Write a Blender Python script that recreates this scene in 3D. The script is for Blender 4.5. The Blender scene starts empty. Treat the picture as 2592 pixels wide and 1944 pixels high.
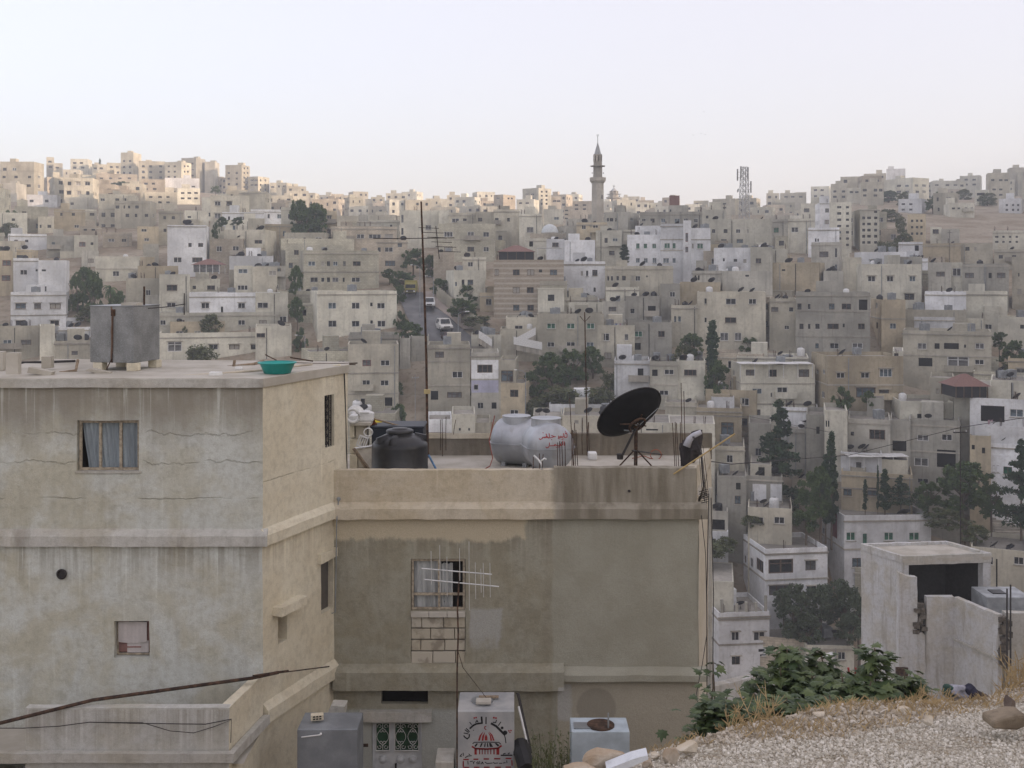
import bpy, bmesh, math, random
import numpy as np
from mathutils import Vector, Matrix
random.seed(7)
# ------------------------------------------------------------------ camera, sky, sun, exposure
SC = bpy.context.scene
F, CX, HY = 2736.0, 1296.0, 690.0            # focal length in photo pixels, centre column, eye-level row
cam_d = bpy.data.cameras.new('camera'); cam = bpy.data.objects.new('camera', cam_d)
SC.collection.objects.link(cam); SC.camera = cam
cam.location = (0, 0, 0); cam.rotation_euler = (math.pi/2, 0, 0)
cam_d.sensor_width = 36; cam_d.lens = 36*F/2592; cam_d.shift_y = -(972-HY)/2592
cam_d.clip_start = 0.1; cam_d.clip_end = 6000
SUN_EL, SUN_AZ = math.radians(8), math.radians(-24)   # azimuth measured from +X towards +Y
sun_dir = Vector((math.cos(SUN_EL)*math.cos(SUN_AZ), math.cos(SUN_EL)*math.sin(SUN_AZ), math.sin(SUN_EL)))
W = bpy.data.worlds.new('World'); SC.world = W; W.use_nodes = True
wt = W.node_tree; wt.nodes.clear()
sky = wt.nodes.new('ShaderNodeTexSky'); sky.sky_type = 'NISHITA'; sky.sun_disc = False
sky.sun_elevation = SUN_EL; sky.sun_rotation = math.pi/2 - SUN_AZ
sky.altitude = 800; sky.air_density = 1.0; sky.dust_density = 6.0; sky.ozone_density = 2.0
hz = wt.nodes.new('ShaderNodeMix'); hz.data_type = 'RGBA'; hz.inputs[0].default_value = 0.40
hz.inputs[7].default_value = (6.0, 5.2, 5.15, 1)         # even milky veil of the dusty evening air
bg = wt.nodes.new('ShaderNodeBackground'); bg.inputs[1].default_value = 0.13
wo = wt.nodes.new('ShaderNodeOutputWorld')
wt.links.new(sky.outputs[0], hz.inputs[6]); wt.links.new(hz.outputs[2], bg.inputs[0]); wt.links.new(bg.outputs[0], wo.inputs[0])
sl = bpy.data.lights.new('sun', 'SUN'); sl.energy = 2.0; sl.angle = math.radians(0.6); sl.color = (1.0, 0.74, 0.56)
so = bpy.data.objects.new('sun', sl); SC.collection.objects.link(so)
so.rotation_euler = (-sun_dir).to_track_quat('-Z', 'Y').to_euler()
SC.view_settings.view_transform = 'Standard'; SC.view_settings.look = 'None'
SC.view_settings.exposure = 1.3; SC.view_settings.gamma = 1; SC.view_settings.use_curve_mapping = False
SC.render.engine = 'CYCLES'
SC.cycles.max_bounces = 5; SC.cycles.diffuse_bounces = 3; SC.cycles.glossy_bounces = 2
SC.cycles.transmission_bounces = 3; SC.cycles.volume_bounces = 1; SC.cycles.transparent_max_bounces = 6
SC.cycles.use_denoising = True; SC.cycles.sample_clamp_indirect = 6
# ------------------------------------------------------------------ helpers
COL = SC.collection
def V(*a): return Vector(a)
def P(px, py, d): return Vector(((px-CX)/F*d, d, -(py-HY)/F*d))
def link(o, parent=None):
    COL.objects.link(o)
    if parent: o.parent = parent
    return o
def tag(o, label=None, cat=None, group=None, kind=None):
    if label: o['label'] = label
    if cat: o['category'] = cat
    if group: o['group'] = group
    if kind: o['kind'] = kind
    return o
def thing(name, loc=(0,0,0), rz=0, label=None, cat=None, group=None):
    o = bpy.data.objects.new(name, None); o.location = loc; o.rotation_euler = (0,0,rz); o.empty_display_size = .2
    link(o); return tag(o, label, cat, group)
class MB:
    def __init__(s): s.v=[]; s.f=[]; s.m=[]
    def add(s, vs, fs, m=0):
        n=len(s.v); s.v += [tuple(p) for p in vs]; s.f += [tuple(i+n for i in f) for f in fs]; s.m += [m]*len(fs); return s
    def quad(s, a,b,c,d, m=0): return s.add([a,b,c,d], [(0,1,2,3)], m)
    def box(s, x0,x1,y0,y1,z0,z1, m=0, M=None):
        vs=[Vector((x,y,z)) for x in (x0,x1) for y in (y0,y1) for z in (z0,z1)]
        if M is not None: vs=[M@p for p in vs]
        return s.add(vs, [(0,1,3,2),(4,6,7,5),(0,4,5,1),(2,3,7,6),(0,2,6,4),(1,5,7,3)], m)
    def tube(s, pts, r, n=6, m=0, cap=True, r2=None):
        pts=[Vector(p) for p in pts]; k=len(pts); vs=[]; fs=[]
        for i,p in enumerate(pts):
            t=(pts[min(i+1,k-1)]-pts[max(i-1,0)]).normalized()
            a=t.orthogonal() if abs(t.z)<.95 else t.cross(Vector((0,1,0))); a=t.cross(Vector((0,0,1))) if abs(t.z)<.95 else t.cross(Vector((0,1,0)))
            a.normalize(); b=t.cross(a)
            rr=r if r2 is None else r+(r2-r)*i/max(k-1,1)
            vs += [p+(a*math.cos(2*math.pi*j/n)+b*math.sin(2*math.pi*j/n))*rr for j in range(n)]
        for i in range(k-1):
            for j in range(n): fs.append((i*n+j, i*n+(j+1)%n, (i+1)*n+(j+1)%n, (i+1)*n+j))
        if cap: fs += [tuple(range(n))[::-1], tuple(range((k-1)*n, k*n))]
        return s.add(vs, fs, m)
    def lathe(s, prof, n=16, m=0, M=None, cap=True):
        vs=[]; fs=[]; k=len(prof)
        for r,z in prof: vs += [Vector((r*math.cos(2*math.pi*j/n), r*math.sin(2*math.pi*j/n), z)) for j in range(n)]
        for i in range(k-1):
            for j in range(n): fs.append((i*n+j, i*n+(j+1)%n, (i+1)*n+(j+1)%n, (i+1)*n+j))
        if cap: fs += [tuple(range(n))[::-1], tuple(range((k-1)*n,k*n))]
        if M is not None: vs=[M@p for p in vs]
        return s.add(vs, fs, m)
    def prism(s, poly, ax, h0, h1, m=0):          # poly of 2-D points extruded along axis ax ('y' or 'z')
        n=len(poly); mk=(lambda p,h:(p[0],h,p[1])) if ax=='y' else (lambda p,h:(p[0],p[1],h))
        vs=[mk(p,h0) for p in poly]+[mk(p,h1) for p in poly]
        fs=[tuple(range(n)), tuple(range(2*n-1,n-1,-1))]+[(i,n+i,n+(i+1)%n,(i+1)%n) for i in range(n)]
        return s.add(vs, fs, m)
    def mesh(s, name, mats, smooth=False):
        me=bpy.data.meshes.new(name); me.from_pydata(s.v, [], s.f)
        for x in (mats if isinstance(mats,(list,tuple)) else [mats]): me.materials.append(x)
        if len(me.materials)>1: me.polygons.foreach_set('material_index', s.m)
        if smooth: me.polygons.foreach_set('use_smooth', [True]*len(s.f))
        me.update(); return me
    def build(s, name, mats, parent=None, smooth=False, fix=True):
        me=s.mesh(name, mats, smooth)
        bm=bmesh.new(); bm.from_mesh(me); bmesh.ops.recalc_face_normals(bm, faces=bm.faces); bm.to_mesh(me); bm.free()
        o=bpy.data.objects.new(name, me); link(o, parent)
        if parent is not None and fix:                # mesh written in world coordinates
            o.matrix_parent_inverse=Matrix.LocRotScale(parent.location, parent.rotation_euler, None).inverted()
        return o
def put(name, me, parent, loc, rz=0, sc=(1,1,1)):
    o=bpy.data.objects.new(name, me); o.location=loc; o.rotation_euler=(0,0,rz); o.scale=sc; link(o, parent); return o
def bevel(o, w=.01, seg=2):
    b=o.modifiers.new('bevel','BEVEL'); b.width=w; b.segments=seg; b.limit_method='ANGLE'; return o
def copy_tree(o, loc, rz=0, sc=1, label=None, group=None):
    r=o.copy(); COL.objects.link(r); r.location=loc; r.rotation_euler=(0,0,rz); r.scale=(sc,)*3 if not isinstance(sc,tuple) else sc
    if label: r['label']=label
    if group: r['group']=group
    for c in o.children:
        q=c.copy(); COL.objects.link(q); q.parent=r
        for g in c.children:
            h=g.copy(); COL.objects.link(h); h.parent=q
    return r
# ------------------------------------------------------------------ materials
class NT:
    def __init__(s, name, rough=.85, spec=.25, metal=0):
        s.mat=bpy.data.materials.new(name); s.mat.use_nodes=True; s.t=s.mat.node_tree
        s.b=s.t.nodes['Principled BSDF']; s.b.inputs['Roughness'].default_value=rough
        s.b.inputs['Specular IOR Level'].default_value=spec; s.b.inputs['Metallic'].default_value=metal
        s._pos=None
    def n(s, ty, **kw):
        x=s.t.nodes.new('ShaderNode'+ty)
        for k,v in kw.items(): setattr(x,k,v)
        return x
    def L(s,a,b): s.t.links.new(a,b)
    def setin(s, sock, v):
        if isinstance(v,(int,float)): sock.default_value=v
        elif isinstance(v,tuple): sock.default_value=v if len(v)!=3 or sock.type!='RGBA' else (*v,1)
        else: s.L(v,sock)
    def pos(s):
        if s._pos is None: s._pos=s.n('NewGeometry').outputs['Position']
        return s._pos
    def obj(s): return s.n('TexCoord').outputs['Object']
    def mp(s, src, scale=(1,1,1), loc=(0,0,0)):
        m=s.n('Mapping'); s.L(src,m.inputs[0]); m.inputs['Scale'].default_value=scale; m.inputs['Location'].default_value=loc; return m.outputs[0]
    def noise(s, src, scale, detail=5, rough=.55, dist=0):
        x=s.n('TexNoise'); s.L(src,x.inputs['Vector']); x.inputs['Scale'].default_value=scale; x.inputs['Detail'].default_value=detail
        x.inputs['Roughness'].default_value=rough; x.inputs['Distortion'].default_value=dist; return x.outputs['Fac']
    def ramp(s, src, a, b, va=0., vb=1.):
        x=s.n('MapRange'); x.interpolation_type='SMOOTHSTEP'; s.setin(x.inputs[0],src)
        for i,q in ((1,a),(2,b),(3,va),(4,vb)): x.inputs[i].default_value=q
        return x.outputs[0]
    def math(s, op, a, b=0.):
        x=s.n('Math',operation=op); s.setin(x.inputs[0],a); s.setin(x.inputs[1],b); return x.outputs[0]
    def mix(s, f, a, b, blend='MIX'):
        x=s.n('Mix',data_type='RGBA',blend_type=blend); s.setin(x.inputs[0],f); s.setin(x.inputs[6],a); s.setin(x.inputs[7],b); return x.outputs[2]
    def xyz(s, src):
        x=s.n('SeparateXYZ'); s.L(src,x.inputs[0]); return x.outputs
    def col(s, c): s.setin(s.b.inputs['Base Color'], c); return s
    def bump(s, h, st=.3, dist=.02):
        x=s.n('Bump'); x.inputs['Strength'].default_value=st; x.inputs['Distance'].default_value=dist; s.L(h,x.inputs['Height']); s.L(x.outputs[0],s.b.inputs['Normal']); return s
def plain(name, c, rough=.7, spec=.3, metal=0, var=.12, sc=6):
    t=NT(name,rough,spec,metal); f=t.noise(t.obj(),sc,4)
    k=t.ramp(f,.3,.7); t.col(t.mix(k, tuple(x*(1-var) for x in c), tuple(min(1,x*(1+var)) for x in c))); return t.mat
def plaster_city(name, c, stain=.45, joint=False):
    t=NT(name,.9,.15); p=t.pos(); r=t.n('ObjectInfo').outputs['Random']
    a=t.noise(p,.22,6,.6); b=t.noise(t.mp(p,(1.3,1.3,.12)),1.0,5,.6); g=t.noise(p,2.2,5)
    dk=tuple(x*.76 for x in c); lt=tuple(min(1,x*1.12) for x in c)
    c0=t.mix(t.ramp(a,.32,.68), dk, lt)
    c1=t.mix(t.math('MULTIPLY',t.ramp(b,.5,.74),stain), c0, (c[0]*.5,c[1]*.5,c[2]*.51))
    c2=t.mix(t.ramp(g,.45,.72,0,.4), c1, (c[0]*.62,c[1]*.6,c[2]*.55))
    c2=t.mix(t.ramp(t.noise(t.mp(p,(2.6,2.6,.2),(7,3,1)),1.,4),.58,.78,0,stain), c2, (c[0]*.42,c[1]*.41,c[2]*.40))
    rv=t.n('CombineColor'); v=t.ramp(r,0,1,.78,1.14)
    for i,s_ in ((0,1.),(1,1.),(2,1.)): t.L(v, rv.inputs[i])
    c3=t.mix(1.0, c2, rv.outputs[0], 'MULTIPLY')
    if joint:
        k=t.n('TexBrick'); q=t.xyz(t.obj()); cb=t.n('CombineXYZ'); t.L(t.math('ADD',q[0],q[1]),cb.inputs[0]); t.L(q[2],cb.inputs[1]); t.L(cb.outputs[0],k.inputs[0])
        k.inputs['Scale'].default_value=1; k.inputs['Mortar Size'].default_value=.02; k.inputs['Brick Width'].default_value=.6; k.inputs['Row Height'].default_value=.3
        k.inputs['Color1'].default_value=(1,1,1,1); k.inputs['Color2'].default_value=(.8,.78,.75,1); k.inputs['Mortar'].default_value=(.55,.53,.5,1)
        c3=t.mix(.75,c3,k.outputs[0],'MULTIPLY')
    t.col(c3); t.bump(t.noise(p,5,6),.35,.03); return t.mat
MC={'w':plaster_city('white_plaster',(.76,.77,.77),.35),'c':plaster_city('cream_plaster',(.62,.60,.50)),
    'b':plaster_city('beige_plaster',(.52,.49,.395)),'g':plaster_city('grey_concrete',(.45,.435,.375),.6),
    'o':plaster_city('ochre_plaster',(.52,.45,.32)),'p':plaster_city('pinkish_stone',(.57,.51,.41),.3,True),
    'j':plaster_city('cream_stone',(.57,.55,.44),.3,True)}
COLN={'w':'white','c':'cream','b':'beige','g':'grey concrete','o':'ochre','p':'pinkish stone','j':'pale stone','s':'striped stone'}
def striped():
    t=NT('striped_stone',.9,.15); p=t.obj(); z=t.xyz(p)[2]
    w=t.math('FRACT',t.math('DIVIDE',z,.9)); k=t.ramp(w,.62,.68)
    n=t.noise(t.pos(),.6,5); bl=t.noise(t.mp(p,(2.2,2.2,3.4)),1,1)
    c=t.mix(k,(.34,.29,.22),(.47,.43,.36)); c=t.mix(t.ramp(n,.4,.7,0,.4),c,(.3,.25,.2)); c=t.mix(t.ramp(bl,.45,.6,0,.25),c,(.5,.45,.38))
    t.col(c); t.bump(t.noise(p,4,4),.3,.03); return t.mat
MC['s']=striped()
M_roof=plaster_city('roof_screed',(.34,.32,.28),.5)
M_ledge=plaster_city('ledge_concrete',(.43,.40,.34),.5)
def glass(name,c,rough=.12):
    t=NT(name,rough,.5); r=t.n('ObjectInfo').outputs['Random']; n=t.noise(t.obj(),2.3,3)
    t.col(t.mix(t.ramp(n,.35,.65), tuple(x*.6 for x in c), tuple(x*1.5 for x in c))); return t.mat
G_dark=glass('dark_glass',(.018,.021,.024)); G_mid=glass('curtained_glass',(.10,.10,.10),.3); G_green=glass('green_glass',(.02,.10,.06)); G_void=plain('dark_room',(.012,.011,.010),.95,.05)
G_shut=plain('roller_shutter',(.34,.32,.28),.8); G_blue=glass('blue_grey_glass',(.08,.11,.13))
FR={'w':plain('white_frame',(.62,.62,.6)), 'n':plain('brown_frame',(.12,.085,.06)), 'a':plain('aluminium_frame',(.38,.38,.37),.4), 'e':plain('green_frame',(.12,.30,.22)),'r':plain('red_frame',(.22,.06,.045))}
M_galv=None
def galv(name,c,rust=.2,metal=.55,rough=.5):
    t=NT(name,rough,.4,metal); p=t.obj(); a=t.noise(p,1.6,6); b=t.noise(t.mp(p,(5,5,.5)),1,5); v=t.n('TexVoronoi'); t.L(p,v.inputs[0]); v.inputs['Scale'].default_value=35
    c0=t.mix(t.ramp(a,.35,.7),tuple(x*.7 for x in c),tuple(x*1.15 for x in c)); c0=t.mix(t.ramp(v.outputs['Distance'],0,.6,0,.18),c0,tuple(x*.5 for x in c))
    c0=t.mix(t.ramp(b,.62,.78,0,rust),c0,(.16,.08,.04)); t.col(c0); t.bump(a,.12,.02); return t.mat
M_galv=galv('galvanised_steel',(.36,.38,.39)); M_tankg=galv('dull_tank_metal',(.33,.35,.36),.35,.3,.65)
M_black=plain('black_plastic',(.016,.016,.017),.45,.4,0,.3); M_dish=plain('dark_mesh_dish',(.030,.030,.032),.75,.2); M_dishg=plain('pale_dish',(.30,.30,.29),.6)
def rusty():
    t=NT('rusty_iron',.85,.2,.1); a=t.noise(t.obj(),9,6); t.col(t.mix(t.ramp(a,.35,.7),(.036,.025,.02),(.12,.07,.045))); return t.mat
M_rust=rusty()
M_iron=plain('dark_iron',(.04,.036,.034),.7); M_red=plain('red_clay',(.21,.12,.10),.9); M_wood=plain('weathered_wood',(.26,.2,.14),.9,.1,0,.3,14)
M_white=plain('white_paint',(.68,.68,.66),.6); M_blue=plain('blue_sheet',(.16,.32,.48),.6); M_teal=plain('teal_plastic',(.02,.32,.29),.4,.4,0,.06)
# ------------------------------------------------------------------ terrain
ZB=[(-140,-2),(-20,-3.5),(4,-5.5),(10,-6.8),(15,-8.2),(19,-9.5),(22.5,-11.3),(30,-14.6),(42,-19.5),(60,-27),(80,-36),(104,-46),(122,-51.5),(131,-51.8),(134,-49.5),(138,-45.9),(142.5,-42.2),(147,-38.1),(152,-33.9),(158,-29.5),(165,-24.7),(173,-19.6),(182.5,-14),(188,-11),(194,-7.8),(205,-4.5),(221,-.8),(240,3.5),(268,8.8),(305,14.5),(350,20.5),(420,28.6),(500,38),(560,43),(640,43),(760,34),(1000,10)]
ZX=np.array([a for a,b in ZB],float); ZZ=np.array([b for a,b in ZB],float)
RX=[-400,0,300,500,700,900,1300,1700,1950,2100,2300,2592,3000]; RY=[455,466,462,470,506,524,534,542,538,520,500,488,476]
def sstep(a,b,x):
    t=min(1,max(0,(x-a)/(b-a))); return t*t*(3-2*t)
def DM(d): return float(np.interp(d,[57,62,70,77,85,93,102,113,126,142,163,190,204,220],[129,131,134,138,142.5,147,152,158,165,173,182.5,194,205,220])) if 57<=d<=220 else d
def zt(X,Y):
    z=float(np.interp(Y,ZX,ZZ))
    if 245<Y<620:                       # shallow dip behind the middle houses, so that the far ridge shows above them
        px=CX+F*X/Y; c=sstep(560,820,px)*(1-sstep(1960,2150,px))
        yl=float(np.interp(Y,[245,280,330,430,480,540,600],[640,614,600,588,574,556,545])); z=z*(1-c)+c*(HY-yl)/F*Y
    if Y>330:
        px=CX+F*X/Y; zr=(HY-16-float(np.interp(px,RX,RY)))/F*min(Y,600.)
        c=sstep(560,820,px)*(1-sstep(1960,2150,px)); w=sstep(330+150*c,600,Y); z=z*(1-w)+(zr-sstep(640,950,Y)*40)*w
    cr=float(np.interp(Y,[-140,0,120,240,370,450,530,1000],[60,72,82,76,60,67,82,60]))  # unseen hill right of frame, crest heights shaped to shade the valley
    x0=max(.5*Y+14, 34.); s=sstep(x0,x0+max(90.,150-.12*Y),X)
    z=z*(1-s)+max(cr,z)*s
    return z
def dfrom(px,py):
    d=60.
    while d<660:
        if HY-zt((px-CX)/F*d,d)/d*F<=py: return d
        d+=.5
    return 660.
xs=sorted(set(list(range(-420,-140,14))+list(range(-140,150,4))+list(range(150,480,12))))
ys=sorted(set(list(range(-130,0,10))+list(range(0,120,6))+list(range(120,230,2))+list(range(230,320,4))+list(range(320,1000,12))))
tb=MB(); nx=len(xs)
rg=random.Random(3)
tb.v=[(x,y,zt(x,y)-.12+rg.uniform(-.12,.12)) for y in ys for x in xs]
tb.f=[(j*nx+i,j*nx+i+1,(j+1)*nx+i+1,(j+1)*nx+i) for j in range(len(ys)-1) for i in range(nx-1)]; tb.m=[0]*len(tb.f)
def earth():
    t=NT('dry_earth',.95,.1); p=t.pos(); a=t.noise(p,.12,7,.65); b=t.noise(p,1.1,6)
    c=t.mix(t.ramp(a,.38,.62),(.26,.21,.15),(.36,.31,.24)); c=t.mix(t.ramp(b,.5,.7,0,.6),c,(.15,.14,.09)); t.col(c); t.bump(b,.6,.2); return t.mat
M_earth=earth()
ground=tb.build('hillside_ground', M_earth, smooth=True); tag(ground,'dry earth hillside across the valley','ground',kind='structure')
# ------------------------------------------------------------------ city houses
def win_mesh(name, fm, gm, kind, with_glass=True):
    b=MB(); t=.07 if kind!='slot' else .05; y0,y1=-.03,.03
    if kind!='open':
        b.box(-.5,.5,y0,y1,-.5,-.5+t); b.box(-.5,.5,y0,y1,.5-t,.5); b.box(-.5,-.5+t*.8,y0,y1,-.5+t,.5-t); b.box(.5-t*.8,.5,y0,y1,-.5+t,.5-t)
        if kind=='two': b.box(-.03,.03,y0,y1,-.5+t,.5-t)
        if kind=='three':
            for x in (-.17,.17): b.box(x-.025,x+.025,y0,y1,-.5+t,.5-t)
        if kind=='four': b.box(-.03,.03,y0,y1,-.5+t,.5-t); b.box(-.46,-.03,y0,y1,.16,.22); b.box(.03,.46,y0,y1,.16,.22)
    if with_glass: b.quad((-.49,.034,-.49),(.49,.034,-.49),(.49,.034,.49),(-.49,.034,.49),1)
    return b.mesh(name,[fm,gm])
pane_q=lambda g: MB().quad((-.49,.034,-.49),(.49,.034,-.49),(.49,.034,.49),(-.49,.034,.49)).mesh('pane',[g])
GL={'d':G_dark,'m':G_mid,'g':G_green,'v':G_void,'b':G_blue,'s':G_shut}
WM={}; PM={k:pane_q(g) for k,g in GL.items()}
def wmesh(f,g,k,glassy):
    key=(f,g,k,glassy)
    if key not in WM: WM[key]=win_mesh('window',FR[f],GL[g],k,glassy)
    return WM[key]
HOOD=MB().box(-.5,.5,-1,0.02,-.5,.5).mesh('window_hood',[M_ledge])
def wall_face(b, O, U, W, H, holes, rev, N, m=0):
    # vertical wall from O along U (unit), width W, height H, with rectangular holes (u0,u1,z0,z1); reveals go along -N
    us=sorted({0.,W}|{h[0] for h in holes}|{h[1] for h in holes}); zs=sorted({0.,H}|{h[2] for h in holes}|{h[3] for h in holes})
    pt=lambda u,z: O+U*u+Vector((0,0,z))
    for i in range(len(us)-1):
        for j in range(len(zs)-1):
            cu,cz=(us[i]+us[i+1])/2,(zs[j]+zs[j+1])/2
            if us[i+1]-us[i]<1e-5 or zs[j+1]-zs[j]<1e-5 or any(h[0]<cu<h[1] and h[2]<cz<h[3] for h in holes): continue
            b.quad(pt(us[i],zs[j]),pt(us[i+1],zs[j]),pt(us[i+1],zs[j+1]),pt(us[i],zs[j+1]),m)
    I=-N*rev
    for (u0,u1,z0,z1) in holes:
        c=[pt(u0,z0),pt(u1,z0),pt(u1,z1),pt(u0,z1)]
        for k in range(4): b.quad(c[k],c[(k+1)%4],c[(k+1)%4]+I,c[k]+I,m)
def clean(h,W,H,others):
    u0,u1,z0,z1=h
    if u0<.12 or u1>W-.12 or z0<.1 or z1>H-.15 or u1-u0<.15 or z1-z0<.15: return False
    return all(u1+.04<o[0] or u0-.04>o[1] or z1+.04<o[2] or z0-.04>o[3] for o in others)
BLD=[]; RNG=random.Random(21)
def house(N_, th, Wd, Ld, ztop, d, colr, wins, swins, side, opt):
    """N_ = front left corner (x,y); th = yaw; wins = [(u,z_world,w,h,style)] on the front, swins on the visible side"""
    uf=Vector((math.cos(th),math.sin(th),0)); ud=Vector((-math.sin(th),math.cos(th),0))
    cs=[Vector((N_[0],N_[1],0))+uf*a+ud*b for a in (0,Wd) for b in (0,Ld)]
    zb=min(zt(c.x,c.y) for c in cs)-.8
    if opt.get('zb') is not None: zb=opt['zb']
    H=ztop-zb; par=opt.get('par',.55); pw=.16
    root=thing(opt.get('name','house'),(N_[0],N_[1],zb),th)
    O=Vector((0,0,0)); X=Vector((1,0,0)); Y=Vector((0,1,0)); rev=.16
    def prep(lst,Wm):
        out=[]; 
        for (u,z,w,h,st) in lst:
            w*=RNG.uniform(.92,1.06); h*=RNG.uniform(.94,1.08); r=(u-w/2,u+w/2,z-zb-h/2,z-zb+h/2)
            if clean(r,Wm,H-par*0.6,[o[0] for o in out]): out.append((r,st))
        return out
    fw=prep(wins,Wd); sw=prep(swins,Ld)
    b=MB()
    wall_face(b,O,X,Wd,H,[q[0] for q in fw],rev,-Y)
    rs=[q[0] for q in sw]
    wall_face(b,X*Wd,Y,Ld,H,rs if side>0 else [],rev,X); wall_face(b,Y*Ld,-Y,Ld,H,[(Ld-r[1],Ld-r[0],r[2],r[3]) for r in rs] if side<0 else [],rev,-X)
    wall_face(b,X*Wd+Y*Ld,-X,Wd,H,[],rev,Y)
    o=[(0,0),(Wd,0),(Wd,Ld),(0,Ld)]; i_=[(pw,pw),(Wd-pw,pw),(Wd-pw,Ld-pw),(pw,Ld-pw)]
    for k in range(4):
        a,c=o[k],o[(k+1)%4]; e,f=i_[k],i_[(k+1)%4]
        b.quad((*a,H),(*c,H),(*f,H),(*e,H)); b.quad((*e,H),(*f,H),(*f,H-par),(*e,H-par))
    me=b.mesh('wall',[MC[colr]]); put('wall',me,root,(0,0,0))
    r=MB().quad((pw-.02,pw-.02,H-par+.004),(Wd-pw+.02,pw-.02,H-par+.004),(Wd-pw+.02,Ld-pw+.02,H-par+.004),(pw-.02,Ld-pw+.02,H-par+.004)).mesh('roof',[M_roof]); put('roof',r,root,(0,0,0))
    # floor ledges
    for lz in opt.get('ledges',[]):
        z=lz-zb
        if .5<z<H-.05: put('ledge',MB().box(-.09,Wd+.09,-.09,0.01,z-.1,z+.1).box(Wd-.01,Wd+.09,.01,Ld,z-.1,z+.1).box(-.09,.01,.01,Ld,z-.1,z+.1).mesh('ledge',[M_ledge]),root,(0,0,0))
    # pipes, cornice and stair cabin
    if d<300 and Wd>4 and not opt.get('bare'):
        rq=random.Random(int(d*100+Wd*37))
        if rq.random()<.6:
            for _ in range(rq.choice([1,1,2])):
                u=rq.uniform(.3,Wd-.3)
                if all(u<q[0][0]-.15 or u>q[0][1]+.15 for q in fw): put('drain_pipe',MB().box(u-.05,u+.05,-.11,-.01,0,H-.3).mesh('drain_pipe',[M_iron if rq.random()<.6 else M_tankg]),root,(0,0,0))
        if rq.random()<.45 and par>.25: put('cornice',MB().box(-.14,Wd+.14,-.14,-.003,H-par-.12,H-par+.06).mesh('cornice',[M_ledge]),root,(0,0,0))
        if rq.random()<.3:
            for k in range(2):
                u=rq.uniform(.2,Wd-.2); put('bare_reinforcing_bars',MB().tube([(u,.1,H-.1),(u+rq.uniform(-.1,.1),.1,H+1.1)],.03,4).tube([(u+.2,.15,H-.1),(u+.2+rq.uniform(-.1,.1),.1,H+.9)],.03,4).tube([(u+.1,.3,H-.1),(u+.1+rq.uniform(-.1,.1),.3,H+1.0)],.03,4).mesh('bare_reinforcing_bars',[M_rust]),root,(0,0,0))
    rq=random.Random(int(d*77+Wd*13))
    if d<330 and fw and Wd>5 and rq.random()<.42:
        r=rq.choice(fw)[0]
        if r[1]-r[0]>.7 and r[2]>2.5:
            u0,u1=max(.1,r[0]-rq.uniform(.4,1.6)),min(Wd-.1,r[1]+rq.uniform(.4,1.6)); zf_=r[2]-.55; q=1.0; hh=.85
            put('balcony',MB().box(u0,u1,-q,-.002,zf_-.14,zf_).box(u0,u1,-q,-q+.1,zf_+.001,zf_+hh).box(u0,u0+.1,-q+.101,-.003,zf_+.001,zf_+hh).box(u1-.1,u1,-q+.101,-.003,zf_+.001,zf_+hh).mesh('balcony',[MC[colr] if rq.random()<.6 else M_ledge]),root,(0,0,0))
    rq=random.Random(int(d*31+Wd*91))
    if Wd>5 and par>.15 and rq.random()<(.7 if d>300 else .42 if d>150 else .2) and not opt.get('bare'):
        u=rq.uniform(.3,max(.4,Wd-3.6)); h_=rq.uniform(1.6,2.6); vv=Ld-rq.uniform(3.2,5); put('stair_cabin',MB().box(u,u+rq.uniform(2,3),vv,vv+2.5,H-par,H-par+h_).mesh('stair_cabin',[MC[colr]]),root,(0,0,0))
    joined=MB()
    if d>185 and Wd>5 and rq.random()<.6 and not opt.get('bare'):
        wa=rq.uniform(.35,.6)*Wd; u=0 if rq.random()<.5 else Wd-wa; la=rq.uniform(1.5,3.5); ha=H-rq.uniform(2.6,5.5)
        if ha>1.5 and all(q[0][1]<u+.05 or q[0][0]>u+wa-.05 or q[0][2]>ha+.1 for q in fw):
            put('annex',MB().box(u+.02,u+wa-.02,-la,-.004,0,ha).box(u-.05,u+wa+.05,-la-.08,-.01,ha+.001,ha+.18).mesh('annex',[MC[rq.choice('bcgjp')]]),root,(0,0,0))
            k=max(1,int(wa/2.4))
            for c_ in range(k):
                for z_ in np.arange(ha-1.5,max(.3,ha-7),-3.1):
                    if rq.random()<.85: uu=u+wa*(c_+.5)/k; ww=rq.uniform(.4,.65); joined.quad((uu-ww,-la-.012,z_-.55),(uu+ww,-la-.012,z_-.55),(uu+ww,-la-.012,z_+.55),(uu-ww,-la-.012,z_+.55))
    fs=opt.get('fr','wnaw'); pxm=F/d
    sills=RNG.random()<.55
    def setwin(r,st,on_side):
        w,h=r[1]-r[0],r[3]-r[2]; cu,cz=(r[0]+r[1])/2,(r[2]+r[3])/2
        fr=st[0] if st else RNG.choice(fs); gl=st[1] if st and len(st)>1 else RNG.choice('ddddddmbs')
        kd='open' if gl=='v' else ('slot' if w<.75 else ('two' if w<1.9 else 'three')) if h<1.55 else ('four' if w>1 else 'slot')
        y=rev-.05
        if not on_side: loc,rz=(cu,y,cz),0
        elif side>0: loc,rz=(Wd-y,cu,cz),math.pi/2
        else: loc,rz=(y,cu,cz),-math.pi/2
        nm='window' if h<1.75 else ('door' if gl!='v' else 'opening')
        if gl=='v': nm='opening'
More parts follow.
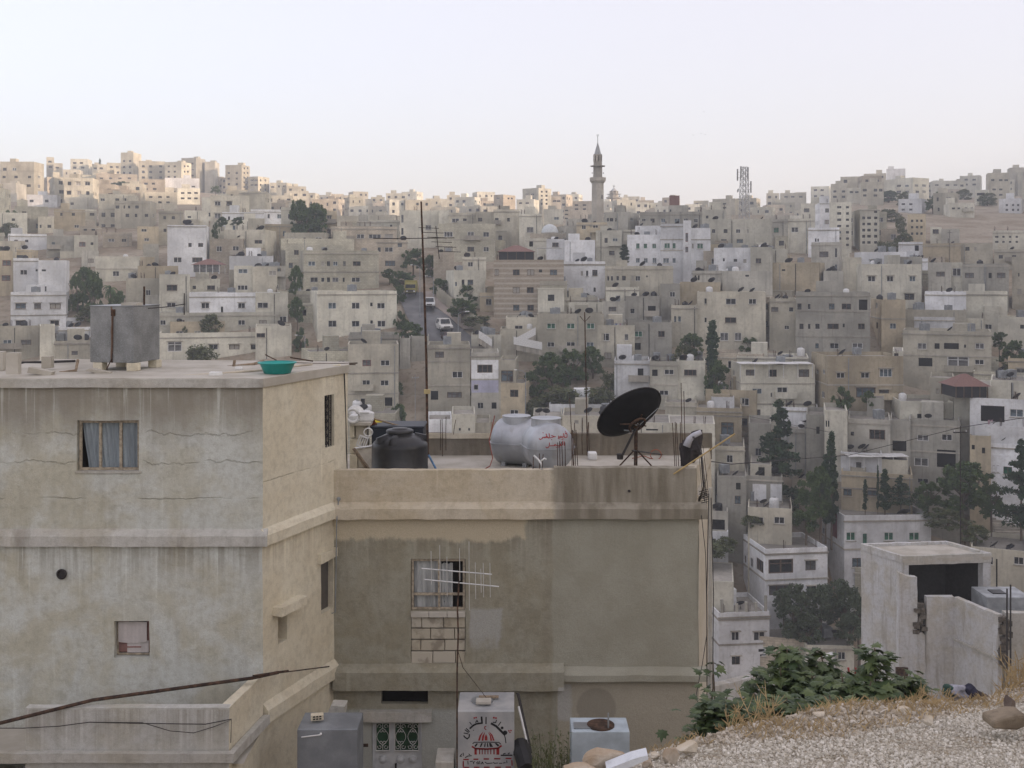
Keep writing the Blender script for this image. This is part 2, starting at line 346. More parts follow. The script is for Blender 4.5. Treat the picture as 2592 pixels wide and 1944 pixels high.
        if max(w,h)*pxm>=10:
            big=max(w,h)*pxm>=24 and gl!='v'
            q=put(nm,wmesh(fr,gl,kd,not big),root,loc,rz,(w,1,h))
            if big: put('pane',PM[gl],q,(0,0,0))
            if sills and not on_side and h<1.75 and gl!='v' and max(w,h)*pxm>=13: put('window_sill',HOOD,root,(cu,0,r[2]-.06),0,(w+.22,.13,.08))
            if opt.get('hood') and h<1.75 and not on_side and w>.7 and gl!='v': put('window_hood',HOOD,root,(cu,0,r[3]+.12),0,(w+.35,.32,.1))
        else:
            Mx=Matrix.Translation(loc)@Matrix.Rotation(rz,4,'Z')@Matrix.Diagonal((w,1,h,1))
            joined.add([Mx@Vector(p) for p in [(-.49,.02,-.49),(.49,.02,-.49),(.49,.02,.49),(-.49,.02,.49)]],[(0,1,2,3)])
    for r,st in fw: setwin(r,st,False)
    for r,st in sw: setwin(r,st,True)
    if joined.v: put('windows',joined.mesh('windows',[G_dark]),root,(0,0,0))['kind']='stuff'
    loc=lambda u,v,z=0: root.matrix_basis@Vector((u,v,H-par+z))
    B=dict(root=root,W=Wd,L=Ld,H=H,par=par,d=d,col=colr,nw=len(fw),loc=loc,th=th,zb=zb,zt=ztop,opt=opt)
    BLD.append(B); return B
def solve(x0,x1,side,d,Ld):
    """front from photo column x0 to x1, nearest corner at depth d; side = columns of side wall seen"""
    k0,k1=(x0-CX)/F,(x1-CX)/F
    if side==0:
        th=-math.atan((k0+k1)/2); n=Vector((k0*d,d,0))
    elif side>0:
        ks=(x1+side-CX)/F; lo,hi=-math.atan(k1)-1.2,-math.atan(k1)
        for _ in range(40):
            th=(lo+hi)/2; u=Vector((-math.sin(th),math.cos(th))); c=Vector((k1*d,d))+u*Ld
            if c.x/c.y>ks: lo=th
            else: hi=th
        # left corner
        a=(math.cos(th),math.sin(th)); Wd=(k1*d-k0*d)/(a[0]-k0*a[1]); n=Vector((k1*d-a[0]*Wd,d-a[1]*Wd,0)); return n,th,Wd
    else:
        ks=(x0+side-CX)/F; lo,hi=-math.atan(k0),-math.atan(k0)+1.2; n=Vector((k0*d,d,0))
        for _ in range(40):
            th=(lo+hi)/2; u=Vector((-math.sin(th),math.cos(th))); c=Vector((n.x,n.y))+u*Ld
            if c.x/c.y<ks: hi=th
            else: lo=th
    a=(math.cos(th),math.sin(th)); den=a[0]-k1*a[1]; Wd=(k1*d-n.x)/den
    if side==0: pass
    return n,th,Wd
TILES={1:(0,340,2.963),2:(650,400,2.963),3:(1250,320,2.963),4:(1892,380,2.963),5:(850,800,2.963),6:(1500,800,3.457),7:(1992,860,3.457),8:(1700,1200,2.23)}
RECTS=[]
def parse(s):
    out=[]
    for row in filter(None,(s or '').split(';')):
        yh,xs_=row.split(':'); y,h=map(float,yh.split(','))
        for q in xs_.split(','):
            st=None
            if '!' in q: q,st=q.split('!')
            x,w=q.split('/') if '/' in q else (q,26); out.append((float(x),y,float(w),h,st))
    return out
def bld(tile,x0,x1,yt,yb,col,side=0,wins='',label=None,d=None,L=9,sw='',**opt):
    ox,oy,s=TILES[tile]; c=lambda x:ox+x/s; e=lambda y:oy+y/s
    X0,X1,YT,YB,SD=c(x0),c(x1),e(yt),e(yb),side/s
    dg=dfrom((X0+X1)/2,YB); d=dg if d is None else min(DM(d),dg)
    n,th,Wd=solve(X0,X1,SD,d,L)
    uf=Vector((math.cos(th),math.sin(th),0)); nn=Vector((-math.sin(th),math.cos(th),0))
    dn=d
    def hit(px,O,U,Nv):
        r=Vector(((px-CX)/F,1,0)); t=O.dot(Nv)/r.dot(Nv); p=r*t; return (p-O).dot(U),t
    corner=n if SD<=0 else n+uf*Wd
    ztop=-(YT-HY)/F*corner.y
    wl=[]
    for (x,y,w,h,st) in parse(wins):
        u,dep=hit(c(x),n,uf,nn); u0,_=hit(c(x-w/2),n,uf,nn); u1,_=hit(c(x+w/2),n,uf,nn)
        wl.append(((u0+u1)/2,-(e(y)-HY)/F*dep,u1-u0,h/s/F*dep,st))
    swl=[]
    if SD:
        O=n+uf*Wd if SD>0 else n; U=nn; Nv=uf
        for (x,y,w,h,st) in parse(sw):
            u0,_=hit(c(x-w/2),O,U,Nv); u1,_=hit(c(x+w/2),O,U,Nv); _,dep=hit(c(x),O,U,Nv)
            a,b_=min(u0,u1),max(u0,u1); swl.append(((a+b_)/2,-(e(y)-HY)/F*dep,min(b_-a,3),h/s/F*dep,st))
    if 'led' in opt: opt['ledges']=[-(e(y)-HY)/F*corner.y for y in opt['led']]
    B=house((n.x,n.y),th,Wd,L,ztop,d,col,wl,swl,1 if SD>0 else -1 if SD<0 else 0,opt)
    B.update(rect=(min(X0,X0+SD),max(X1,X1+SD),YT,YB),label=label,cx=(X0+X1)/2,cy=(YT+YB)/2)
    RECTS.append((min(X0,X0+SD),max(X1,X1+SD),YT,YB,d)); return B
def grid(y0,dy,n,h,xs_): return ';'.join('%g,%g:%s'%(y0+i*dy,h,xs_) for i in range(n))
# ---- tile 1: upper left
bld(1,0,255,205,452,'b',75,'262,22:35/30,107/30;320,18:30,120,220;385,20:215/35','beige corner house with arched top windows at the left skyline',led=[275],sw='320,22:295/18;390,30:293/16',d=400)
bld(1,348,405,170,300,'b',0,'205,15:375;245,15:378',d=560); bld(1,400,470,215,300,'b',0,'250,12:430',d=555)
bld(1,528,660,185,300,'c',30,'215,14:560,610;250,14:560,620',d=560); bld(1,690,800,222,310,'b',0,'255,14:715,760',d=550); bld(1,800,915,212,310,'b',0,'245,14:835/20,880/20',d=560)
bld(1,905,1000,135,380,'b',60,grid(200,45,4,16,'930/18,975/18'),'tall stepped beige block crowning the left skyline',d=530)
bld(1,1040,1240,198,370,'b',0,grid(240,42,3,16,'1075/22,1130/22,1205/22'),d=520)
bld(1,1235,1360,205,350,'b',75,grid(240,40,3,14,'1265/18,1310/18'),d=515,sw=grid(240,40,3,14,'1385/12,1410/12'))
bld(1,1360,1470,175,390,'g',70,grid(220,45,3,14,'1390,1440'),d=545); bld(1,1535,1612,205,420,'g',34,'',d=550)
bld(1,1690,1812,228,430,'b',62,grid(290,42,3,15,'1715/18,1775/18'),'sunlit five-storey block near the left skyline slope',d=540,sw=grid(255,35,5,14,'1832/10,1858/10'))
bld(1,1862,1935,315,440,'b',85,grid(345,35,3,14,'1890,1920'),d=540,sw=grid(345,35,3,16,'1955/10,1990/10')); bld(1,2022,2074,362,450,'b',0,'395,12:2045',d=540)
bld(1,1235,1495,325,412,'w',0,'392,12:1375,1410,1450','white low house among beige ones near the left skyline',d=455)
bld(1,720,1030,292,362,'p',0,'330,12:760,830,900,970',d=500); bld(1,1058,1238,335,435,'p',0,'370,14:1095,1150;410,14:1095,1160',d=450)
bld(1,1330,1500,402,525,'c',0,grid(440,40,2,14,'1370,1420,1470'),d=400); bld(1,1090,1330,430,560,'b',0,grid(470,40,2,14,'1130,1200,1260'),d=385)
bld(1,0,120,365,505,'g',78,'430,20:40/25',d=395); bld(1,200,430,455,545,'w',30,'500,20:237/30,350/28',d=372)
bld(1,490,655,472,560,'c',80,'520,18:540/25',d=370); bld(1,740,1010,445,690,'b',0,'490,20:770/35,880/30,940/14','wide beige house at mid left with three rows of windows',d=350)
bld(1,860,1125,500,700,'b',48,'545,22:880/28,932/12,968/16,1027/28;608,24:955/30,1020/20,1098/28',None,d=335,sw='610,26:1150/14')
bld(1,740,880,605,690,'w',0,'640,14:790',d=318); bld(1,405,640,560,725,'o',0,'600,22:460/18,550/25;690,22:575/35','tan house with a dark roof edge at mid left',d=318); bld(1,530,725,560,700,'c',0,'600,22:625/12,690/35!nd',d=312)
bld(1,285,405,615,740,'b',0,'690,24:305/14,370/30',d=316); bld(1,0,205,585,760,'c',0,'640,20:100/25',d=300)
bld(1,600,760,687,760,'p',0,'715,16:640,700',d=300); bld(1,770,990,735,850,'p',0,'795,24:835/50,930/35','pinkish house with shuttered windows below the left hillside',d=282)
bld(1,555,735,755,925,'c',0,'825,34:617/46!rm;820,20:690/20',d=268); bld(1,350,555,760,920,'g',0,'822,30:400/26,515/28',d=272); bld(1,60,350,745,880,'w',0,'800,18:120,200',d=276)
bld(1,1190,1375,572,830,'b',0,'625,24:1235/20,1300/24;720,24:1238/22',d=312); bld(1,1385,1565,570,690,'c',0,'620,16:1420',d=305)
bld(1,1030,1190,690,860,'o',0,'720,20:1080/40;790,24:1100/40',d=270); bld(1,1075,1190,820,1000,'b',0,'935,30:1135/50!nv',d=255)
bld(1,1255,1545,682,1048,'w',25,'830,28:1425/26,1505/40;942,38:1332/60,1480/80!nd','tall plain white house with tanks on its roof',d=222,par=.3)
bld(1,1680,1988,715,940,'b',85,'812,40:1800/78,1937/54','beige stone house with two dark windows beside the white tower house',d=226); bld(1,1862,1985,630,760,'b',0,'695,38:1953/62',d=238)
bld(1,1720,2050,912,985,'w',0,'',d=214)
bld(1,100,290,928,1260,'w',0,'1035,38:178/56;1020,16:275/16;1135,16:273/12',d=212); bld(1,288,497,945,1260,'w',24,'1020,14:328/32;1160,40:328/42!nv',None,d=208)
bld(1,80,495,1182,1480,'w',24,'1288,40:155/76,282/56,415/80;1415,36:150/70,410/70','white house with three brown windows by the dark trees at left',d=198,hood=1,led=[1355],fr='n')
bld(1,-60,95,872,1190,'o',0,'965,40:50/62!rm;1078,44:45/62!rm',d=204)
bld(1,612,740,872,1000,'g',0,'948,30:682/42',d=232); bld(1,715,1095,915,1110,'c',0,'1045,38:1010/62,870/50','cream house with a long balcony slab above the dark trees',d=216,led=[1010]); bld(1,945,1195,1080,1310,'b',0,'1187,40:1112/38,1178/26',d=203)
bld(1,1195,1425,1050,1350,'c',0,'1152,42:1290/82;1280,36:1285/70',d=205,hood=1)
bld(1,1425,1650,1085,1250,'c',0,'1148,26:1457/24;1150,34:1583/62','cream house under the red pyramid-roofed terrace',d=200); bld(1,1755,1895,985,1260,'c',0,'1026,34:1822/74;1150,34:1820/80',d=203); bld(1,1895,2080,992,1260,'b',0,'1040,34:2045/60;1145,40:2045/60',d=205)
bld(1,1420,2100,1188,1420,'w',0,'1285,40:1540/62,1812/56,1975/62;1195,80:1665/17,2060/60!wd;1330,80:1665/17','long white house with a column of stair windows',d=190,hood=1,led=[1222])
bld(1,1190,2100,1340,1560,'c',0,'1412,38:1222/44,1355/56,1520/58,1812/56,1972/58;1450,70:1665/17','long cream house below the column of stair windows',d=184)
bld(1,1190,2130,1492,1760,'c',0,'1592,72:1310/104!wm;1595,36:1600/70,1757/76,1920/76','long low house with white framed window behind the bushes',d=172,hood=1,led=[1530])
bld(1,-60,300,1440,1760,'b',0,'1560,38:55/62!wb,195/76!nm',d=180); bld(1,298,412,1440,1760,'c',0,'1543,68:342/82!wd','cream house end with a large cross-framed window',d=179)
bld(1,440,690,1448,1570,'w',0,'1524,40:548/42','small white house just left of the galvanised tank',d=186); bld(1,410,690,1550,1760,'b',0,'1640,30:560/50',d=176,led=[1570])
# ---- tile 2: centre left
bld(2,1075,1365,392,640,'c',0,'455,55:1092/16;550,55:1092/16;520,36:1287/42','pale house with two tall slit windows near the thin mast',d=262); bld(2,1365,1440,392,560,'c',0,'430,32:1386/42',d=260)
bld(2,1440,1640,410,520,'b',0,'468,30:1490/60,1560/28',d=258); bld(2,1640,1850,402,520,'b',0,'462,30:1675/30,1805/28',d=252)
bld(2,1360,1790,492,730,'j',0,'573,38:1437/64,1605/52,1720/44;684,38:1437/64,1605/52,1720/44','pale stone house with two rows of three windows, left of the red roofed pavilion',d=235,led=[610])
bld(2,555,1050,512,640,'p',0,'587,30:778/62,885/92,990/62','pinkish house with three wide windows below the round tree',d=240); bld(2,900,1130,615,880,'p',0,'687,36:990/64,918/26;790,38:1000/76!nb;653,28:1073/32!nb',d=226)
bld(2,180,730,602,730,'j',-10,'',d=232); bld(2,215,345,640,900,'j',0,'708,36:297/36;805,40:255/30!nb;720,30:182/14,213/14',d=224)
bld(2,350,915,692,1010,'j',-30,'792,34:412/56,495/24,538/24,590/36,657/20,750/56;913,34:430/56,495/24,538/24,590/50,652/14,742/66','big beige stone house with two rows of windows behind the cream block',d=208,led=[855])
bld(2,455,1050,1000,1380,'c',-55,'1108,46:566/58,742/58,932/58;1098,26:860/18;1243,46:567/58,742/58,935/58;1230,26:861/20','square cream block with rounded windows left of the road',d=186)
bld(2,-10,215,808,1010,'g',0,'845,34:140/80!nb;965,34:130/70',d=202); bld(2,-10,235,1010,1270,'c',0,'1105,40:45/84;1095,62:200/60!wd;1235,32:45/56;1218,66:195/54!wd',d=189)
bld(2,-10,260,1262,1520,'c',0,'1330,30:30/70;1420,30:20/60',d=181)
bld(2,1480,1712,842,1140,'c',-60,'932,38:1602/42,1547/22;945,34:1495/14','cream house beside the road with narrow windows',d=204); bld(2,1325,1480,705,960,'p',0,'',d=212)
bld(2,1540,1720,742,880,'c',0,'797,36:1602/36',d=218)
# ---- tile 3: centre, minaret
bld(3,215,335,460,640,'c',95,grid(510,30,3,14,'250,290'),'tall sunlit block on the centre skyline left of the minaret',d=470,sw=grid(490,30,4,14,'360/14,395/14')); bld(3,0,70,510,640,'p',92,'540,12:30',d=455,sw='540,12:110/14,135/14')
bld(3,430,505,525,620,'p',0,'560,12:455,485',d=460); bld(3,170,300,545,640,'c',40,'575,12:200,250',d=430)
bld(3,370,520,620,740,'c',0,'640,20:470/40;690,20:470/40','sunlit house front just left of the minaret shaft',d=330); bld(3,525,590,600,720,'p',0,grid(630,30,3,10,'545,570'),d=380); bld(3,590,740,560,660,'p',0,grid(590,30,2,12,'620,680'),d=420)
bld(3,0,190,622,800,'b',0,'700,28:22/28,110/20','beige house with a bay left of the mosque dome',d=250); bld(3,190,360,655,830,'c',0,'688,48:205/20,262/52;775,40:272/50',d=246)
bld(3,620,850,720,830,'o',0,'755,32:675/30,762/42,832/14','tan house in front of the minaret foot',d=229); bld(3,765,960,780,1020,'c',0,'855,36:772/20,842/22,910/42;950,36:778/20,885/44!nd','cream house with two floors in front of the minaret',d=222,led=[905])
bld(3,830,1005,640,800,'g',85,'700,26:855/18,882/26,915/10','grey flat house right of the minaret shaft',d=240,sw='700,24:1035/26')
bld(3,1095,1562,642,800,'g',0,'706,32:1125/30,1190/30,1270/30,1375/40,1440/30,1516/30','long grey house with a row of windows and red roof tanks',d=238); bld(3,1310,1460,592,660,'g',0,'640,40:1325/14',d=243,par=.2)
bld(3,1562,1740,625,760,'c',0,'680,20:1600/20',d=236); bld(3,1640,1810,540,650,'b',42,grid(580,30,2,12,'1680,1730'),d=395)
bld(3,1000,1252,812,1050,'w',0,'897,38:1080/26!wg,1137/26!wg,1203/28!wg;1005,38:1080/28!wb,1140/30!wb,1205/30!wb','white apartment house with green shuttered windows below the minaret',d=219)
bld(3,1252,1420,730,1050,'w',0,'895,40:1300/44!wg,1352/22!wg;1006,40:1292/48!wb,1352/24!wb',None,d=216,led=[848,930]); bld(3,1420,1480,705,1060,'w',0,'832,66:1447/20!rm;924,40:1447/20!rm',d=214,par=.2); bld(3,1480,1625,762,1000,'w',0,'897,40:1547/44!wg,1492/14',d=218,led=[850])
bld(3,1060,1310,745,850,'w',0,'',d=228)
bld(3,1610,2085,697,900,'c',0,'785,30:1648/28,1738/28,1832/34,1905/14;860,30:1725/44!nb,1845/46!nb','cream house with a lattice mast behind its roof',d=222)
bld(3,240,400,838,1010,'c',0,'880,40:280/30!nv',d=222); bld(3,395,530,845,1010,'w',0,'887,32:462/46,520/14',d=219); bld(3,530,760,852,1020,'w',0,'890,40:690/44','white house with one window behind the striped stone house',d=217); bld(3,540,600,765,900,'g',0,'800,90:580/16',d=224)
bld(3,0,525,1000,1440,'s',0,'1095,44:22/30,168/52,276/52,448/52;1084,24:350/24;1228,46:20/32,168/50,273/52;1360,46:20/32,168/50,276/50','striped stone house with arched dark windows under a red roofed pavilion',d=192,fr='n')
bld(3,525,835,1012,1270,'w',0,'1098,44:758/42!nd;1102,40:660/16,700/16;1225,34:756/18','white rounded house with an arched loggia right of the striped house',d=203,led=[1040])
bld(3,835,1345,1046,1240,'b',0,'1140,38:858/14,886/16,929/20,976/28,1042/16,1080/36;1125,12:1148/12','long low beige house with a row of narrow windows',d=197); bld(3,840,1090,1205,1330,'c',0,'',d=189); bld(3,345,550,1160,1300,'b',0,'1240,20:465/20',d=187)
bld(3,1395,1700,1168,1360,'o',0,'','ochre blank-walled house right of centre',d=186); bld(3,1250,1395,1180,1380,'g',0,'1260,40:1340/40',d=183); bld(3,1490,1715,1082,1180,'g',0,'1135,34:1512/14!nv,1537/12!nv',d=196); bld(3,1715,2090,1085,1260,'g',-10,'1120,14:1900',d=190)
bld(3,1525,2040,1240,1659,'b',0,'1313,42:1778/78,1940/60;1310,40:1588/16;1453,42:1776/82!nd;1452,40:1588/16;1577,66:1728/60!wm,1832/52!wm','beige house with three rows of windows between two cypress trees',d=173)
bld(3,1330,1525,1340,1659,'b',0,'1445,42:1360/16,1393/20;1445,36:1513/16',d=175); bld(3,985,1245,1272,1470,'g',0,'1370,50:1185/56!nv;1385,40:1040/30',d=180); bld(3,820,985,1312,1500,'g',0,'1370,34:890/62!nm',d=181); bld(3,560,820,1318,1480,'c',0,'1385,22:545/50',d=182); bld(3,460,780,1282,1400,'b',0,'',d=184)
bld(3,90,330,1432,1700,'b',0,'1515,42:187/62','tan house with one dark window under the striped house',d=172)
bld(3,325,825,1405,1780,'b',0,'1497,44:430/62!wg,577/58!wg,726/60!wg;1636,38:428/50!wd,577/64!wd,722/60!wb','beige house with three green-glass white windows in a row',d=168); bld(3,825,978,1515,1780,'b',0,'1628,34:900/76!wb',d=167)
bld(3,975,1335,1468,1780,'g',0,'1557,44:1085/58!wg,1257/46!nd;1650,50:1060/90!nv','grey house with a white framed green window and laundry balcony',d=165)
bld(3,1650,1925,910,1110,'w',0,'1010,32:1812/28,1883/26;1000,24:1725/14',d=210); bld(3,1925,2090,905,1100,'c',0,'1008,34:1985/38',d=208)
# ---- tile 4: upper right
for a in [(245,440,322,410,'b','350,12:290,340,400'),(475,615,270,410,'c','300,14:510,560;345,14:510,560,600'),(625,745,250,400,'b','310,16:655/24,720/24;350,16:655,720'),(745,850,282,400,'c','315,14:780,820'),(850,1022,240,410,'b','300,20:880/30,960/28,1000/28;340,16:880,960'),
          (1380,1592,232,330,'c','262,12:1420,1500,1560'),(1592,1745,188,340,'c','222,14:1640,1700;258,14:1640,1700'),(1800,1965,172,370,'b','225,14:1840,1900,1940;295,14:1850,1900;335,14:1845,1900')]:
    bld(4,*a[:5],RNG.choice([0,12,-12]),a[5],d=RNG.uniform(525,570))
bld(4,1025,1240,205,380,'c',122,'268,16:1135/32,1195/30;312,16:1135/32,1195/32','pale apartment block with a white roof box on the right skyline',d=520,sw='266,18:1268/26,1325/28;312,18:1275/26,1325/28'); bld(4,1042,1185,142,215,'w',0,'',d=524,par=.2)
bld(4,1132,1310,362,470,'w',42,'405,14:1168/26,1225/26;446,14:1168/26,1225/26','white house front below the right skyline block',d=455); bld(4,1968,2100,132,290,'b',-20,'',d=545); bld(4,1705,1812,300,410,'c',0,'330,20:1750/60!nv;375,20:1750/60!nv;340,16:1795/10',d=470)
bld(4,1515,1702,397,500,'c',-45,'437,14:1545/24,1585/20,1640/20,1682/20','long low cream house on the bare right slope',d=430); bld(4,1885,2050,360,475,'w',20,'412,16:1945/18,1992/18,2030/16;448,16:1945/18,1992/18,2030/16','white house with two rows of three windows far right',d=440)
bld(4,615,780,392,760,'c',0,grid(428,47,7,18,'688/32,750/22'),'left one of two tall narrow apartment blocks',d=330,par=.3); bld(4,845,990,442,760,'c',-55,grid(462,46,6,20,'872/22,912/28,962/24'),'right one of two tall narrow apartment blocks',d=320,par=.3)
bld(4,1200,1338,482,710,'o',0,grid(530,48,3,18,'1235/18,1272/18,1305/18'),d=335); bld(4,1455,1590,592,740,'g',0,'','grey stair tower carrying two tanks at right',d=262); bld(4,1372,1455,578,720,'c',0,'610,34:1412/46!nd',d=264); bld(4,1315,1600,700,850,'o',0,'',d=250); bld(4,1132,1315,690,780,'w',0,'735,40:1270/30!nv',d=258)
bld(4,1000,1120,590,720,'p',0,'650,40:1095/40',d=330)
bld(4,1840,2100,605,740,'c',0,grid(650,38,2,14,'1870,1920/18,1970/18,2020/18'),d=285); bld(4,1600,1840,700,850,'b',0,'740,30:1650/30,1710/20',d=248); bld(4,1850,2100,745,880,'b',0,'800,26:1900/30,2000/30',d=238)
bld(4,300,500,515,720,'c',0,'597,36:355/50','cream house with green-tinted windows right of the lattice mast',d=246); bld(4,115,302,520,720,'g',0,'600,38:216/36!ng,284/30!ng',d=247); bld(4,455,690,582,720,'w',0,'675,24:512/12,530/12',d=240)
bld(4,480,690,690,930,'g',20,'782,44:573/68!nm;770,70:664/18;875,40:664/18','grey house with a shuttered window and slit windows',d=218); bld(4,20,300,742,920,'c',0,'830,34:80/34!rm',d=214); bld(4,690,765,740,900,'c',0,'',d=226)
bld(4,188,535,842,1100,'o',45,'900,14:270','ochre blank house with a lit narrow side wall',d=205); bld(4,95,190,838,1000,'w',0,'885,40:120/22,175/18',d=210); bld(4,570,720,905,1100,'g',0,'',d=206)
bld(4,855,1305,855,1180,'c',-70,'965,40:932/56!wd,1070/52!wd,1238/46!wb;1100,46:1215/70!nd','cream house with three upper windows and white window surrounds',d=196,hood=1); bld(4,720,855,805,1000,'b',0,'830,20:825',d=203); bld(4,1030,1310,800,880,'g',0,'',d=204,par=.1)
bld(4,1355,1530,842,1080,'g',0,'930,38:1448/62!nm',d=200); bld(4,1530,1612,842,1080,'c',0,'915,60:1570/62!wd',d=199); bld(4,1612,1960,852,1100,'g',0,'940,40:1665/66!nm,1903/66!nm;940,40:1820/22!nv;938,30:1976/20','grey house with two shuttered windows at the right edge',d=197,led=[870]); bld(4,1985,2100,800,1120,'b',0,'935,26:2035/10;1060,40:2040/30',d=195)
bld(4,362,920,1065,1600,'g',0,'1173,44:390/32,463/20,632/42,742/76!nd;1160,84:868/66!nv;1322,42:405/32,463/20,525/36,642/82!nd,855/48!nd;1315,28:722/16;1468,40:522/24!nb,652/66,825/78!wm','big grey concrete house with open corner balcony at right of centre',d=171,led=[1205,1395]); bld(4,165,362,1112,1500,'b',0,'1195,34:205/50!nm,328/36;1330,30:295/36!wd',d=176)
bld(4,1005,1185,1122,1520,'o',-78,'1320,46:1092/48','ochre house with blank upper wall beside the grey concrete house',d=174,sw='1165,40:968/14;1315,44:972/14',led=[1265])
bld(4,1185,1640,1195,1420,'b',0,'',d=178); bld(4,1770,1885,1168,1450,'c',0,'1200,40:1808/52!wd;1325,34:1808/50',d=176); bld(4,1555,1770,1260,1420,'c',0,'1318,38:1678/56!wg',d=174); bld(4,1250,1555,1250,1400,'w',0,'',d=172); bld(4,1330,1640,1062,1250,'w',0,'',d=186); bld(4,1620,1950,1060,1300,'c',0,'',d=183)
bld(4,1165,1830,1350,1760,'b',0,'1470,44:1310/68!wm,1422/40!nv,1530/108!nv,1742/68!wm;1470,24:1632/16;1588,80:1580/156!wm;1590,60:1335/112!nv;1590,36:1740/70','wide beige house with laundry balcony above the cream flat roofs',d=160,led=[1535]); bld(4,1880,2100,1250,1480,'c',0,'1325,30:2060/30',d=172)
# ---- tile 5: lower centre
bld(5,90,470,212,760,'b',0,'352,44:232/62!rm,370/70!wd;502,40:228/60!wd,366/60!wd;645,50:228/84!nv;650,80:370/110!nv','tan house front with white shutters behind the left house corner',d=146,led=[430,585]); bld(5,95,475,142,300,'g',0,'215,40:430/70!nv',d=152)
bld(5,690,1008,215,800,'b',0,'440,74:740/98!wb;440,48:912/80!wd;595,66:740/60!nv;592,44:890/112!nm;742,50:740/40!wd;290,46:778/64!nm','tall tan house with stacked balconies behind the thin mast',d=143,led=[340,520])
bld(5,1015,1222,275,800,'g',0,'395,56:1118/112!nd;535,40:1052/30!wd;672,46:1085/40,1187/40!nv','narrow house with white and lilac painted storeys',d=138); bld(5,1222,1348,330,800,'b',22,'450,80:1285/98!nb;580,46:1286/40!nm',d=140)
bld(5,870,1045,735,900,'c',0,'850,20:930/14,1000/14','small cream hut below the lilac painted house',d=104); bld(5,1045,1160,800,900,'b',0,'',d=107); bld(5,690,870,775,900,'w',0,'',d=110)
bld(5,1600,2074,660,800,'w',0,'','white walled flat roof above the front silver tank',d=128); bld(5,1480,1700,745,880,'c',0,'795,26:1790/30',d=112); bld(5,1700,2074,745,900,'b',0,'770,26:1735/60!nv;795,26:1805/30',d=110)
bld(5,1235,1545,95,330,'b',0,'95,44:1367/60',d=160); bld(5,1015,1240,140,300,'c',0,'205,60:1095/46!nv',d=158)
bld(5,565,700,150,300,'g',0,'',d=160); bld(5,480,560,165,260,'g',0,'',d=156)
# ---- tile 6: lower right of centre
bld(6,190,500,388,760,'w',0,'495,74:420/50!nv','white wall end with a dark broken doorway',d=141); bld(6,500,745,395,800,'c',0,'497,54:545/50!nv;490,44:670/86!wd;672,44:625/76!wd',d=139,led=[600]); bld(6,745,985,388,800,'c',0,'495,50:855/104!nd','cream house end with one wide dark window left of the cypress',d=137)
bld(6,1262,1890,352,520,'c',0,'',d=140,par=.3); bld(6,1300,1945,425,940,'c',-92,'495,50:1380/78!nm;500,60:1575/70!nd;500,70:1850/90!nm;658,48:1440/84!wb;650,58:1660/92!wd;690,40:1565/14;845,56:1430/78!nm','cream house with a white posted terrace canopy and open balcony',d=128,led=[590,770],sw='500,50:1235/14;675,50:1228/30,1280/30')
bld(6,1650,1970,795,960,'w',0,'',d=124); bld(6,1040,1240,708,830,'w',0,'738,40:1160/38!wd','small white rooftop cabin right of the black dish',d=125,par=.1); bld(6,910,1305,800,1150,'o',0,'985,110:1180/112!nb','ochre house with a tall barred window right of the black dish',d=118,led=[870]); bld(6,635,910,752,1000,'b',0,'',d=121)
bld(6,1365,1560,935,1260,'g',0,'970,30:1422/30!nv;1190,70:1450/50',d=110); bld(6,1720,2030,985,1180,'g',0,'',d=112); bld(6,1870,2074,860,1200,'g',0,'1000,60:1972/30!nv',d=106)
bld(6,1060,1330,1135,1400,'b',0,'1245,40:1025/40!nv;1250,70:1200/52!wd',d=104); bld(6,640,1070,935,1010,'c',0,'',d=100,par=.1); bld(6,400,680,930,1020,'c',0,'995,14:520/110!nv',d=98,par=.1)
bld(6,1345,1660,1395,1800,'g',0,'1575,90:1372/44!nv','unfinished grey house with white panels and stair cabin',d=93,led=[1625]); bld(6,1380,1565,1295,1420,'b',0,'1360,78:1478/54!nv',d=96,par=.12); bld(6,1090,1345,1395,1800,'g',0,'1490,60:1275/40!nv;1610,80:1270/50!nb',d=92)
# ---- tile 7: right
bld(7,355,1018,142,620,'o',-140,'312,50:470/72!wd,684/72!wd;290,76:866/120!wb;462,88:690/184!nb;460,44:850/84!nm','ochre house with three upper windows and blue-grey lower window',d=120,hood=1,led=[395],sw='280,38:266/22,322/22;480,60:315/26'); bld(7,925,1018,97,260,'c',0,'135,32:957/40!nd',d=121.5,par=.1)
bld(7,990,1455,537,760,'c',-105,'686,70:1160/42!nv;668,52:1325/82!wg','plain cream rooftop house with green shutters',d=108); bld(7,700,850,508,640,'g',0,'',d=112,par=.1)
bld(7,1075,1515,690,1260,'g',0,'860,50:1190/102!wm;855,56:1400/98!wd;1070,68:1175/128!wm;1042,144:1395/170!nv;1235,40:1190/100,1335/56!nv','tall grey house with a deep open balcony below the cream rooftop house',d=99,led=[745,970]); bld(7,535,905,690,1000,'g',0,'830,90:790/140!nd;822,34:572/30!nv','grey unfinished house with a large square window',d=100.5); bld(7,905,1080,700,1000,'g',0,'760,110:990/150!nv;930,90:985/130!nv',d=99.8)
bld(7,330,530,615,1000,'c',-10,'690,110:480/90!nv;900,70:470/100!nv;735,60:345/12,365/12','narrow balcony tower house with a thin flat roof',d=98.5)
bld(7,470,830,980,1150,'w',0,'1098,56:628/50!nm;1090,90:855/50!nv',d=96,par=.3); bld(7,550,1060,1030,1200,'b',0,'1098,56:628/50!nm;1096,84:855/52!nv',d=95.5,par=.1); bld(7,475,1098,1148,1500,'o',0,'1330,70:530/76!nb,745/96!nb','yellowish house with a white roofed terrace behind the cypresses',d=92,led=[1295])
